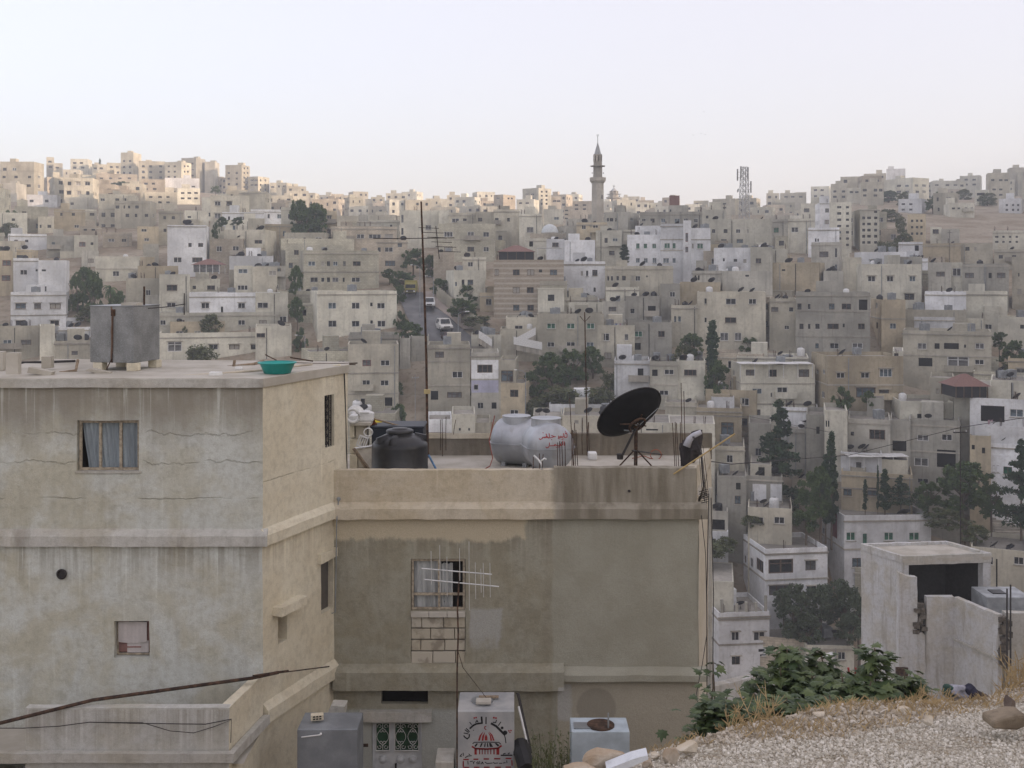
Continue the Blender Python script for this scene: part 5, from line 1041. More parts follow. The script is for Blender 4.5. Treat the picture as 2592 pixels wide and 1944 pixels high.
def bar_frame(name,parent,x0,x1,y,z0,z1,xs_,zs_,w,mat,th=.05):
    b=MB(); b.box(x0,x1,y-th/2,y+th/2,z0,z0+w).box(x0,x1,y-th/2,y+th/2,z1-w,z1).box(x0,x0+w,y-th/2,y+th/2,z0+w,z1-w).box(x1-w,x1,y-th/2,y+th/2,z0+w,z1-w)
    for x in xs_: b.box(x-w/2,x+w/2,y-th/2-.004,y+th/2-.004,z0+w,z1-w)
    for z in zs_: b.box(x0+w,x1-w,y-th/2-.008,y+th/2-.008,z-w/2,z+w/2)
    return b.build(name,mat,parent)
x0,x1,z0,z1=X1(195),X1(352),Z1(1193),Z1(1064)
wn=bar_frame('window',lh,x0+.01,x1-.01,D1+.10,z0+.01,z1-.01,[x0+(x1-x0)*.35,x0+(x1-x0)*.68],[],.045,M_oldwood)
curtain('curtain',x0+.03,x1-.03,D1+.16,z0+.02,z1-.02,M_cur,wn,11,.02,.22); MB().box(x0-.1,x1+.1,D1+.223,D1+.26,z0-.1,z1+.1).build('dark_interior',G_void,wn)
MB().box(x0-.03,x1+.04,D1-.03,D1+.08,z0-.03,z0+.006).build('window_sill',M_led,lh)
# small square window stuffed with cardboard
x0,x1,z0,z1=X1(288),X1(378),Z1(1665),Z1(1572)
wn=bar_frame('small_window',lh,x0+.01,x1-.01,D1+.16,z0+.01,z1-.01,[],[],.03,M_oldwood); MB().box(x0-.05,x1+.05,D1+.223,D1+.25,z0-.05,z1+.05).build('dark_interior',G_void,wn)
M_card=cloth('pale_card',(.50,.46,.44),.1); M_carp=cloth('reddish_card',(.28,.16,.14),.2)
b=MB(); vs=[]; 
for j in range(7):
    for i in range(9): u,tt=i/8,j/6; vs.append((x0+.05+(x1-x0-.13)*u,D1+.10+.02*math.sin(u*3)-.03*tt*(1-tt),z0+.26+(z1-z0-.31)*tt+.03*(1-tt)*(-math.sin(u*3.14))))
b.add(vs,[(j*9+i,j*9+i+1,(j+1)*9+i+1,(j+1)*9+i) for j in range(6) for i in range(8)]).build('card_sheet',M_card,wn)
MB().box(x0+.2,x1-.06,D1+.14,D1+.15,z0+.05,z0+.27).build('lower_card',M_card,wn); MB().box(x0+.03,x0+.22,D1+.155,D1+.165,z0+.06,z1-.05).box(x1-.1,x1-.02,D1+.155,D1+.165,z0+.06,z1-.05).build('reddish_card',M_carp,wn); MB().box(x0+.19,x0+.46,D1+.125,D1+.14,z0+.145,z0+.165).build('strip',M_carp,wn)
MB().lathe([(.085,0),(.1,.04),(.075,.06),(.06,.0)],14,M=Matrix.Translation((X1(158),D1-.0,Z1(1452)))@Matrix.Rotation(math.pi/2,4,'X'),cap=False).lathe([(.0,0),(.07,.005)],12,M=Matrix.Translation((X1(158),D1-.01,Z1(1452)))@Matrix.Rotation(math.pi/2,4,'X')).build('vent_pipe',M_iron,lh)
# side openings
def side_quad(name,u,o,mat,parent,ex=.03): return MB().quad(E(u[0]-ex,o,u[2]-ex),E(u[1]+ex,o,u[2]-ex),E(u[1]+ex,o,u[3]+ex),E(u[0]-ex,o,u[3]+ex)).build(name,mat,parent)
u=su[0]; q=side_quad('side_window',u,-.2,G_void,lh); g=MB()
for k in range(4): uu=u[0]+(u[1]-u[0])*(k+.5)/4; g.tube([E(uu,-.05,u[2]),E(uu,-.05,u[3])],.012,5)
for k in range(7):
    zc=u[2]+(u[3]-u[2])*(k+.5)/7
    for s in (.3,.7): uu=u[0]+(u[1]-u[0])*s; g.tube([E(uu+.07*math.cos(a),-.05,zc+.06*math.sin(a)) for a in np.linspace(0,6.28,9)],.008,4,cap=False)
g.build('scroll_grille',M_iron,q)
u=su[1]; q=side_quad('slot_window',u,-.245,plain('slot_board',(.28,.22,.15)),lh)
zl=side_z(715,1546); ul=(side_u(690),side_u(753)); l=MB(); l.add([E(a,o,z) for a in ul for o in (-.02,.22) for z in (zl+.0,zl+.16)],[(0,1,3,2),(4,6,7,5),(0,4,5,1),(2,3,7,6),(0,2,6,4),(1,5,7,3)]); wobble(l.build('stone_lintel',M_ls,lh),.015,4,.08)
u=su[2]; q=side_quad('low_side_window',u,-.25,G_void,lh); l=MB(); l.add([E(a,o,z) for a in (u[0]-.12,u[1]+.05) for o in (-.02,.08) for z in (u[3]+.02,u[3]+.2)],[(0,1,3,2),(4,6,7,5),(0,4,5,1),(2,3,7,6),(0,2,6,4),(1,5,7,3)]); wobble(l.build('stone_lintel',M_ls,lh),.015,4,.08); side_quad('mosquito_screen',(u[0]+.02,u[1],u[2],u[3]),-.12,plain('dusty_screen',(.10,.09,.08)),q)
# terrace parapet in front
zt0=Z1(1707); Yt=18.46; xt=-4.83
b=MB(); b.box(-12,X1(0)*.94,Yt-.02,Yt+.16,-11,zt0-.28); b.box(X1(64)*.923,xt,Yt,Yt+.16,-11,zt0); wobble(b.build('terrace_parapet',M_lt,lh),.012,2,.13)
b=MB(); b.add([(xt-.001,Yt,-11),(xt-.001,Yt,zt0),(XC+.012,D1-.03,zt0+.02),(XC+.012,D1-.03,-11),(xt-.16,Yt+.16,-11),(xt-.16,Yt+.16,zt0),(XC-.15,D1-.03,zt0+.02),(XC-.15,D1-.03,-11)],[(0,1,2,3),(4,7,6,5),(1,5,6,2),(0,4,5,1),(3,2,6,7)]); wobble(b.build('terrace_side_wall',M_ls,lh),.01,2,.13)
zb2=-(1903-HY)/F*18.4; b=MB().box(-12,xt+.06,Yt-.13,Yt-.01,zb2-.16,zb2).add([(xt+.0,Yt-.13,zb2-.16),(xt,Yt-.13,zb2),(xt+.11,Yt-.13,zb2),(xt+.11,Yt-.13,zb2-.16),(XC+.02,D1-.05,zb2-.16),(XC+.02,D1-.05,zb2),(XC+.14,D1-.05,zb2),(XC+.14,D1-.05,zb2-.16)],[(0,1,2,3),(1,5,6,2),(3,2,6,7),(4,7,6,5)]); wobble(b.build('terrace_band',M_led,lh),.012,2,.13)
MB().quad((-12,Yt+.1,zt0-1.0),(XC,Yt+.1,zt0-1.0),(XC,D1,zt0-1.0),(-12,D1,zt0-1.0)).build('terrace_floor',M_rs,lh)
# pipe leaning across the terrace, cable on the parapet
tag(MB().tube([P(-30,1838,17.9),P(235,1772,18.6),P(640,1716,19.5),P(705,1702,19.75)],.032,8).tube([P(640,1711,19.45),P(730,1698,19.9)],.02,6).tube([P(700,1704,19.8),P(833,1687,22.0)],.012,6).build('metal_pipe',M_rust,None,True),'long rusty pipe leaning over the terrace parapet of the left house','pipe')
tag(MB().tube([P(-10,1843,18.3),P(60,1843,18.3),P(150,1838,18.35),P(225,1828,18.38),P(360,1831,18.38),P(520,1833,18.4),P(586,1820,18.4)],.008,5).tube([P(225,1828,18.37),P(360,1829,18.37),P(430,1850,18.38),P(490,1855,18.38),P(540,1840,18.4),P(586,1822,18.4),P(584,1880,18.4)],.007,5).build('sagging_cable',M_iron),'black sagging cable along the terrace parapet at lower left','cable')
tag(MB().tube([P(871,928,22.7),P(875,1060,22.8),P(878,1188,22.85)],.014,6).build('drain_cable',M_iron),'dark vertical cable on the end of the left house side wall','cable')
# ---------------- things on the left roof
def rz_d(py): return 1.937*F/(py-HY)
def onroof(px,py): d=rz_d(py); return V((px-CX)/F*d,d,zr)
tk=thing('steel_water_tank',(X1(325),21.6,zr),0,'square galvanised steel water tank on blocks on the left roof','water tank')
th=math.radians(-12); p0=V((228-CX)/F*21.6,21.6,zr+.16); Mx=Matrix.Translation(p0)@Matrix.Rotation(th,4,'Z')
w_=.97
def tankmat():
    t=NT('galvanised_tank_steel',.75,.3,.2); p=t.obj(); a=t.noise(p,2.0,7,.65); b=t.noise(p,45,3); x,y,z=t.xyz(p)
    c=t.mix(t.ramp(a,.35,.68),(.19,.195,.19),(.30,.305,.30)); c=t.mix(t.ramp(b,.45,.7,0,.35),c,(.42,.44,.45))
    s=t.math('ABSOLUTE',t.math('ADD',t.math('SUBTRACT',x,p0.x+.47),t.math('MULTIPLY',t.math('SUBTRACT',t.noise(p,5,4),.5),.05))); c=t.mix(t.ramp(s,.008,.03,.8,0),c,(.16,.075,.03)); t.col(c); t.bump(a,.25,.02); return t.mat
o=MB().box(0,w_,0,w_,0,1.12,M=Mx).build('tank',tankmat(),tk); bevel(o,.012)
o=MB().box(-.01,w_+.01,-.01,w_+.01,1.12,1.135,M=Mx).build('rim',M_galv,tk); MB().box(.48,.56,-.03,.0,.93,1.06,M=Mx).tube([Mx@V(.52,-.02,.95),Mx@V(.50,-.02,.0)],.012,5).tube([Mx@V(.5,-.03,.08),Mx@V(.44,-.1,-.1),Mx@V(.5,-.2,-.15)],.012,5).build('outlet_pipe',M_rust,tk)
for a,c in ((.06,.0),(.8,.0),(.06,.8),(.8,.8)): o=MB().box(a,a+.2,c,c+.2,-.16,-.002,M=Mx).build('support_block',M_ls,tk); bevel(o,.01)
o=MB().box(.62,.98,.1,.3,1.137,1.19,M=Mx).build('lid_slab',M_rs,tk)
st=thing('roof_antenna_stub',onroof(370,922)+V(0,0,1.28),0,'short rusty antenna stub with crossed rod above the steel tank','antenna'); q=P(365,785,21.9)
MB().tube([q+V(0,0,-.1),q+V(0,0,.48)],.02,6).build('stub',M_rust,st); MB().tube([q+V(.0,0,.03),q+V(.4,.05,.06),q+V(.8,.1,.12)],.01,5).tube([q+V(.78,.1,-.1),q+V(.78,.1,.34)],.012,5).build('rod',M_iron,st)
def rblock(pts,y0,y1,label,m,name='concrete_block'): 
    o=MB(); o.prism(pts,'y',y0,y1); o=o.build(name,m); wobble(o,.006,6,.07); bevel(o,.008); tag(o,label,'block'); return o
def rpt(px,py,d): p=P(px,py,d); return (p.x,p.z)
rblock([rpt(14,951,20.7),rpt(46,950,20.7),rpt(46,893,20.7),rpt(15,893,20.7)],20.7,20.85,'upright pale concrete block standing at the far left roof edge',M_rs)
rblock([rpt(104,934,21.6),rpt(130,932,21.6),rpt(129,902,21.6),rpt(104,903,21.6)],21.6,21.75,'small upright concrete block behind the lying beam on the left roof',M_rs)
rblock([rpt(-14,940,21.4),rpt(8,938,21.4),rpt(7,890,21.4),rpt(-14,890,21.4)],21.4,21.55,'pale block cut by the left picture edge',M_rs)
rblock([rpt(68,944,20.5),rpt(128,953,20.5),rpt(132,941,20.5),rpt(72,929,20.5)],20.5,20.66,'concrete beam lying aslant on the left roof',M_rs,'concrete_beam')
rblock([rpt(220,936,21),rpt(262,955,20.8),rpt(275,950,20.8),rpt(272,943,20.8),rpt(232,931,21)],20.9,21.05,'broken stone piece lying before the steel tank',M_rs,'rubble_stone')
rblock([rpt(528,955,20.5),rpt(560,955,20.5),rpt(559,942,20.5),rpt(529,942,20.5)],20.5,20.62,'small pale block under the beige pole',M_white,'concrete_block')
rblock([rpt(594,936,21.7),rpt(612,936,21.7),rpt(611,929,21.7),rpt(595,929,21.7)],21.7,21.8,'tiny white block beside the teal basin',M_white,'concrete_block'); rblock([rpt(840,930,22.6),rpt(862,927,22.6),rpt(860,922,22.6),rpt(842,925,22.6)],22.6,22.7,'small stone at the right corner of the left roof',M_ls,'rubble_stone')
tag(MB().tube([P(450,952,20.6),P(535,947,20.8),P(660,937,21.3),P(790,922,22.4)],.022,8).build('beige_pole',plain('beige_pipe',(.52,.46,.36)),None,True),'long beige pole lying along the right part of the left roof','pole')
tag(MB().tube([P(575,929,22.6),P(640,922,22.8),P(668,914,23)],.03,7).tube([P(590,935,22.5),P(594,912,22.5)],.03,7).build('wooden_pole',M_wood,None,True),'weathered wooden pole behind the teal basin','pole')
for i,(a,c,e) in enumerate([((640,926),(905,919),.014),((700,917),(900,923),.012),((735,905),(792,914),.016),((0,920),(190,914),.03),((0,936),(195,936),.022),((460,933),(640,931),.014),((672,898),(700,912),.012)]):
    tag(MB().tube([P(*a,23.4 if i not in(0,) else 23.0),P(*c,23.2)],e,6).build('rusty_rod' if i not in(3,4) else 'old_beam',M_rust if i not in(3,4) else M_iron),['lowest rusty rod sticking out past the left roof corner','upper rusty rod crossing behind the teal basin','short upper rod above the rods by the basin','dark old beam behind the upright blocks','lower dark old beam at the left roof edge','thin rod along the rear edge of the left roof','short tilted rod left above the basin'][i],'rod')
tag(MB().tube([P(150,944,21.2),P(192,938,21.3),P(197,912,21.6)],.03,7).build('broken_plank',M_wood),'broken pale plank end left of the steel tank','plank')
bs=thing('plastic_basin',onroof(702,943),0,'teal plastic washing basin on the left roof','basin'); q=23*.0; dB=rz_d(940); r1,r0=43.5/F*dB,33/F*dB
o=MB().lathe([(r0*.9,0.0),(r0,.01),(r1,.20),(r1+.02,.21),(r1+.02,.218),(r1-.01,.214),(r0-.01,.02),(0,.018)],28,M=Matrix.Translation((0,0,.0)),cap=False).build('bowl',M_teal,bs,True,fix=False)
o=MB().lathe([(r1-.005,.2),(r1+.035,.2),(r1+.035,.222),(r1-.005,.222)],28,cap=False).build('rim',M_teal,bs,True,fix=False)
# ---------------- right house
rh=thing('plastered_house',(X2(1300),D2+2,-11.8),0,'brown plastered house with rooftop tanks in the middle foreground','house')
xa,xb=X2(838),X2(1768); zw=-11.8
def facade_patch(t,c,p,x,z,a):
    n=t.math('SUBTRACT',t.noise(p,2.2,7,.7),.5); n2=t.math('SUBTRACT',t.noise(p,.9,5,.6),.5)
    rt=t.ramp(t.math('ADD',x,t.math('MULTIPLY',n2,.25)),X2(1398)-.03,X2(1398)+.03); c=t.mix(t.math('MULTIPLY',rt,.85),c,t.mix(t.ramp(t.noise(p,1.1,6),.35,.65),(.325,.315,.25),(.38,.372,.305)))
    up=t.math('MULTIPLY',t.ramp(t.math('ADD',z,t.math('MULTIPLY',t.math('SUBTRACT',t.noise(t.mp(p,(2.2,2.2,.5)),1.,7,.7),.5),.5)),Z2(1366)-.05,Z2(1366)+.05),t.ramp(t.math('ADD',x,t.math('MULTIPLY',n,.3)),X2(1330)-.03,X2(1330)+.05,1,0)); c=t.mix(up,c,(.52,.455,.33))
    pw=t.math('MULTIPLY',t.ramp(t.math('ADD',x,t.math('MULTIPLY',n,.2)),X2(1185),X2(1192)),t.ramp(t.math('ADD',x,t.math('MULTIPLY',n,.4)),X2(1262),X2(1275),1,0)); pw=t.math('MULTIPLY',pw,t.math('MULTIPLY',t.ramp(t.math('ADD',z,t.math('MULTIPLY',n,.8)),Z2(1650),Z2(1610)),t.ramp(t.math('ADD',z,t.math('MULTIPLY',n,.15)),Z2(1548),Z2(1536),1,0))); c=t.mix(t.math('MULTIPLY',pw,.7),c,(.42,.42,.40))
    lw=t.math('MULTIPLY',t.ramp(t.math('ADD',z,t.math('MULTIPLY',n,.1)),Z2(1805),Z2(1788),1,0),t.ramp(x,X2(1160),X2(1175),1,0)); c=t.mix(lw,c,(.44,.455,.42))
    lr=t.math('MULTIPLY',t.ramp(z,Z2(1735),Z2(1725),1,0),t.ramp(t.math('ADD',x,t.math('MULTIPLY',n,.12)),X2(1408),X2(1414))); c=t.mix(lr,c,(.40,.37,.295)); cx,cz=X2(1510),Z2(1792); dx=t.math('SUBTRACT',x,cx); dz=t.math('SUBTRACT',z,cz); rr_=t.math('SQRT',t.math('ADD',t.math('MULTIPLY',dx,dx),t.math('MULTIPLY',dz,dz))); c=t.mix(t.ramp(t.math('ADD',rr_,t.math('MULTIPLY',n,.08)),.38,.44,.8,0),c,(.285,.265,.215))
    ws=t.math('MULTIPLY',t.ramp(t.math('ADD',x,t.math('MULTIPLY',n,.15)),X2(1440),X2(1452),1,0),t.ramp(t.math('ADD',z,t.math('MULTIPLY',n,.3)),Z2(1830),Z2(1815))); ws=t.math('MULTIPLY',ws,t.math('MULTIPLY',t.ramp(x,X2(1410),X2(1414)),t.ramp(z,Z2(1735),Z2(1728),1,0))); return t.mix(t.math('MULTIPLY',ws,.7),c,(.46,.47,.46))
M_rf=house_plaster('right_front_plaster',(.30,.275,.20),(.35,.335,.265),(.21,.185,.14),None,(),facade_patch,.3,.3,((Z2(1312),1.2),))
def par_patch(t,c,p,x,z,a):
    n=t.math('SUBTRACT',t.noise(p,1.6,7,.65),.5); b=t.noise(t.mp(p,(4,4,.5)),1,5)
    m=t.ramp(t.math('ADD',x,t.math('MULTIPLY',n,.35)),X2(1402)-.08,X2(1402)+.08); dk=t.mix(t.ramp(b,.35,.65),(.19,.17,.13),(.32,.295,.24)); return t.mix(m,c,dk)
M_rp=house_plaster('right_parapet_plaster',(.53,.455,.325),(.58,.52,.41),(.37,.315,.23),None,(),par_patch,.3,.4)
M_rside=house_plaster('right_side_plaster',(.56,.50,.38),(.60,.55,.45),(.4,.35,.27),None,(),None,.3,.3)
H_=Z2(1280)-zw
wh=(X2(1040)-xa,X2(1178)-xa,Z2(1546)-zw,Z2(1415)-zw); bh=(X2(1040)-xa,X2(1178)-xa,Z2(1682)-zw,Z2(1561)-zw); vh=(X2(965)-xa,X2(1083)-xa,Z2(1782)-zw,Z2(1740)-zw); dh=(X2(942)-xa,X2(1068)-xa,.5,Z2(1826)-zw)
b=MB(); wall_face(b,V(xa,D2,zw),V(1,0,0),xb-xa,H_,[wh,bh,vh,dh],.14,V(0,-1,0)); wobble(b.build('front_wall',M_rf,rh),.016,1.0,.16)
xe=5.06; Yb=27.5
b=MB().quad((xb,D2,zw),(xe,Yb,zw),(xe,Yb,Z2(1285)),(xb,D2,Z2(1285))); wobble(b.build('side_wall',M_rside,rh),.03,.9,.2)
MB().quad((xe,Yb,zw),(xa-.2,Yb,zw),(xa-.2,Yb,-4.7),(xe,Yb,-4.7)).build('back_wall',M_rside,rh)
wobble(MB().box(X2(836),X2(1405),D2-.01,D2+.2,Z2(1276),Z2(1190)).box(X2(1403),X2(1762),D2-.02,D2+.22,Z2(1276),Z2(1184)).build('front_parapet',M_rp,rh),.018,2.0,.12)
def ledge(px0,px1,py0,py1,o,name,m):
    z0,z1=Z2(py1),Z2(py0); q=MB().prism([(D2+.02,z0),(D2-o,z0+.015),(D2-o,z1-.1),(D2-o*.55,z1-.02),(D2+.02,z1+.03)],'z',0,1); q.v=[(X2(px0) if h==0 else X2(px1),yy,zz) for (yy,zz,h) in q.v]; return wobble(q.build(name,m,rh),.016,1.8,.12)
ledge(838,1788,1272,1312,.16,'roof_ledge',M_rp); ledge(846,1426,1682,1742,.2,'floor_ledge',M_rf); ledge(1414,1792,1690,1720,.17,'floor_ledge',M_rf)
# side band pieces seen edge-on at the right corner
wobble(MB().add([(X2(1762),D2+.0,Z2(1276)),(X2(1762),D2+.0,Z2(1184)),(xe,Yb,-4.45),(xe,Yb,-4.9),(X2(1762)-.18,D2+.1,Z2(1276)),(X2(1762)-.18,D2+.1,Z2(1184)),(xe-.2,Yb,-4.45),(xe-.2,Yb,-4.9)],[(0,1,2,3),(4,7,6,5),(1,5,6,2),(0,4,5,1),(3,2,6,7)]).build('side_parapet',M_rside,rh),.05,1.3,.15)
wobble(MB().box(xa+.3,xe,Yb-.18,Yb,-4.72,-4.07).build('rear_parapet',house_plaster('rear_parapet_plaster',(.30,.26,.20),(.33,.30,.25),(.13,.115,.09),-3.9,(),None,.3,.8),rh),.02,1.6,.14)
wobble(MB().box(xa+.3,X2(1400)*1.2,Yb-.2,Yb-.17,-4.19,-4.06).build('rear_parapet_cap',M_rside,rh),.01,1.6,.2)
MB().quad((xa-.3,D2+.1,-4.62),(xb+.05,D2+.1,-4.62),(xe,Yb,-4.62),(xa-.6,Yb,-4.62)).build('roof_floor',M_rs,rh)
# window, sill and brick infill
x0,x1,z0,z1=X2(1040),X2(1178),Z2(1546),Z2(1415)
wn=bar_frame('window',rh,x0+.01,x1-.01,D2+.07,z0+.01,z1-.01,[X2(1111)],[z0+(z1-z0)*.31],.045,M_oldwood); curtain('curtain',x0+.06,x0+.62,D2+.125,z0+.03,z1-.05,M_cur2,wn,5,.02); curtain('curtain',x0+.60,x0+.86,D2+.13,z0+.03,z1-.12,M_cur2,wn,4,.02); MB().box(x0-.05,x1+.05,D2+.15,D2+.18,z0-.05,z1+.05).build('dark_interior',G_void,wn)
for k in range(3): xs0=x0+(x1-x0)*k/3; o=MB().box(xs0+.004,xs0+(x1-x0)/3-.004,D2-.06,D2+.12,Z2(1561),Z2(1547)).build('sill_stone',M_rs,rh); bevel(o,.008)
MB().box(x0-.02,x1+.02,D2+.139,D2+.2,Z2(1690),Z2(1555)).build('mortar_bed',plain('dark_mortar',(.24,.21,.165),.95),rh)
def brickmat():
    t=NT('limestone_block',.93,.1); p=t.pos(); r=t.n('ObjectInfo').outputs['Random']; a=t.noise(p,3.2,6); c=t.mix(r,(.42,.375,.285),(.49,.45,.37)); c=t.mix(t.ramp(a,.52,.66,0,.65),c,(.2,.17,.13)); t.col(c); t.bump(t.noise(p,30,4),.4,.01); return t.mat
M_brk=brickmat(); rows=[(1563,1590,[0,.20,.60,1.0]),(1592,1619,[0,.36,.80,1.0]),(1621,1648,[0,.18,.62,1.0]),(1650,1680,[0,.40,.82,1.0])]
for y0_,y1_,cs in rows:
    for i in range(len(cs)-1):
        a,c=x0+(x1-x0)*cs[i]+.006,x0+(x1-x0)*cs[i+1]-.006; o=MB().box(a,c,D2+.02+RNG.uniform(-.012,.012),D2+.16,Z2(y1_)+.004,Z2(y0_)-.004).build('brick',M_brk,rh); bevel(o,.012)
MB().box(X2(960),X2(1088),D2+.139,D2+.16,Z2(1790),Z2(1735)).build('vent_slot',G_void,rh)
wobble(MB().box(X2(912),X2(1093),D2-.14,D2+.02,Z2(1821),Z2(1796)).build('door_lintel',M_led,rh),.012,3,.1)
# double door with green panes and scrolls
xd0,xd1,zd0,zd1=X2(942),X2(1068),zw+.5,Z2(1826); M_dw=plain('white_door_steel',(.55,.57,.58),.45,.4); M_dg=glass('door_green_glass',(.012,.045,.022),.2)
dr=MB().box(xd0,xd1,D2+.08,D2+.10,zd0,zd1).box(xd0,xd0+.05,D2+.04,D2+.08,zd0,zd1).box(xd1-.05,xd1,D2+.04,D2+.08,zd0,zd1).box(xd0+.05,xd1-.05,D2+.04,D2+.08,zd1-.06,zd1).build('door',M_dw,rh)
def scroll(cx,cz,r,s,f): return [(cx+s*r*math.cos(a)*(1-.5*k/12),D2+.055,cz+f*r*math.sin(a)*(1-.5*k/12)) for k,a in enumerate(np.linspace(-.5,5.2,13))]
for (a,c) in ((950,986),(998,1060)):
    MB().box(X2(a)+.01,X2(c)-.01,D2+.066,D2+.078,Z2(1902),Z2(1832)).build('pane',M_dg,dr)
    g=MB(); g.box(X2(a),X2(c),D2+.045,D2+.078,Z2(1832),Z2(1830)).box(X2(a),X2(c),D2+.045,D2+.078,Z2(1904),Z2(1902)).box(X2(a),X2(a)+.014,D2+.045,D2+.078,Z2(1902),Z2(1832)).box(X2(c)-.014,X2(c),D2+.045,D2+.078,Z2(1902),Z2(1832))
    n=1 if c-a<40 else 2
    for i in range(n):
        cx=X2(a+(c-a)*(i+.5)/n); w=(X2(c)-X2(a))/n
        for zc,f in ((Z2(1845),1),(Z2(1890),-1)):
            for s in (-1,1): g.tube(scroll(cx+s*w*.22,zc+f*.03,.045,s,f),.005,4,cap=False); g.tube(scroll(cx+s*w*.13,zc-f*.06,.035,-s,-f),.005,4,cap=False)
            g.tube([(cx,D2+.055,zc+f*.1),(cx,D2+.055,zc-f*.02)],.005,4)
        g.tube([(cx+w*.42*math.sin(tt*3.14159),D2+.055,Z2(1890)+(Z2(1845)-Z2(1890))*tt) for tt in np.linspace(0,1,9)],.005,4); g.tube([(cx-w*.42*math.sin(tt*3.14159),D2+.055,Z2(1890)+(Z2(1845)-Z2(1890))*tt) for tt in np.linspace(0,1,9)],.005,4)
    g.build('scroll_grille',M_white,dr)
    for i in range(n): MB().lathe([(.085,0),(.075,.02),(.055,.012),(.045,.02),(0,.022)],18,M=Matrix.Translation((X2(a+(c-a)*(i+.5)/n),D2+.08,Z2(1926)))@Matrix.Rotation(math.pi/2,4,'X')).build('rosette',M_dw,dr,True)
MB().box(X2(999),X2(1003),D2+.03,D2+.08,Z2(1955),Z2(1936)).build('handle',M_iron,dr); MB().box(X2(920),X2(932),D2-.015,D2+.0,Z2(1890),Z2(1882)).build('meter_box',M_rust,rh)
MB().lathe([(.03,0),(.045,.02),(.02,.03)],12,M=Matrix.Translation((X2(858),D2-.02,Z2(1262)))@Matrix.Rotation(math.pi/2,4,'X')).tube([(X2(858),D2-.05,Z2(1262)),(X2(856),D2-.2,Z2(1320)),(X2(853),D2-.12,Z2(1440)),(X2(851),D2-.12,Z2(1545)),(X2(842),D2-.12,Z2(1548))],.012,6).build('conduit_pipe',M_tankg,rh)
MB().lathe([(.028,0),(.028,.03)],10,M=Matrix.Translation((X2(1592),D2-.03,Z2(1242)))@Matrix.Rotation(math.pi/2,4,'X')).build('drain_spout',M_iron,rh)
# ---------------- things on the right roof (floor z = -4.62)
zf=-4.62
def proof(px,d): return V((px-CX)/F*d,d,zf)
bt=thing('black_water_tank',proof(1012,23.6),0,'ribbed black plastic water tank in front left on the middle roof','water tank'); R=71/F*23.6
M_bt=NT('black_tank_plastic',.42,.45); a=M_bt.noise(M_bt.obj(),3,5); M_bt.col(M_bt.mix(M_bt.ramp(a,.4,.7),(.012,.012,.013),(.028,.027,.026))); dn=M_bt.n('NewGeometry'); M_bt.bump(a,.1,.02); M_bt=M_bt.mat
MB().lathe([(R*.97,0),(R,.04),(R,.35),(R*1.012,.36),(R*1.012,.385),(R,.395),(R,.83),(R*.985,.88),(R*.93,.93),(R*.75,1.02),(R*.5,1.1),(R*.47,1.10),(R*.47,1.15),(0,1.15)],40,cap=False).build('body',M_bt,bt,True,fix=False)
MB().lathe([(R*.49,1.14),(R*.49,1.18),(R*.44,1.2),(R*.3,1.205),(R*.28,1.225),(0,1.235)],30,cap=False).build('lid',M_bt,bt,True,fix=False)
for a in (-1.75,-2.45,.2): M=Matrix.Rotation(a,4,'Z'); o=MB().add([M@V(*q) for q in [(R*.93,-.09,.93),(R*.93,.09,.93),(R*.95,.05,1.06),(R*.95,-.05,1.06),(R*.55,-.05,1.12),(R*.55,.05,1.12),(R*.6,-.08,1.06),(R*.6,.08,1.06)]],[(0,1,2,3),(3,2,5,4),(0,3,4,6),(1,7,5,2)]).build('lifting_lug',M_bt,bt,True,fix=False)
b2=thing('black_water_tank',proof(1010,25.6),0,'second dark tank mostly hidden behind the ribbed black tank','water tank'); o=MB().box(-.6,.6,-.4,.5,0,1.0).box(-.63,.63,-.43,.53,.98,1.04).build('body',plain('navy_tank',(.02,.025,.035),.5),b2,fix=False); bevel(o,.03)
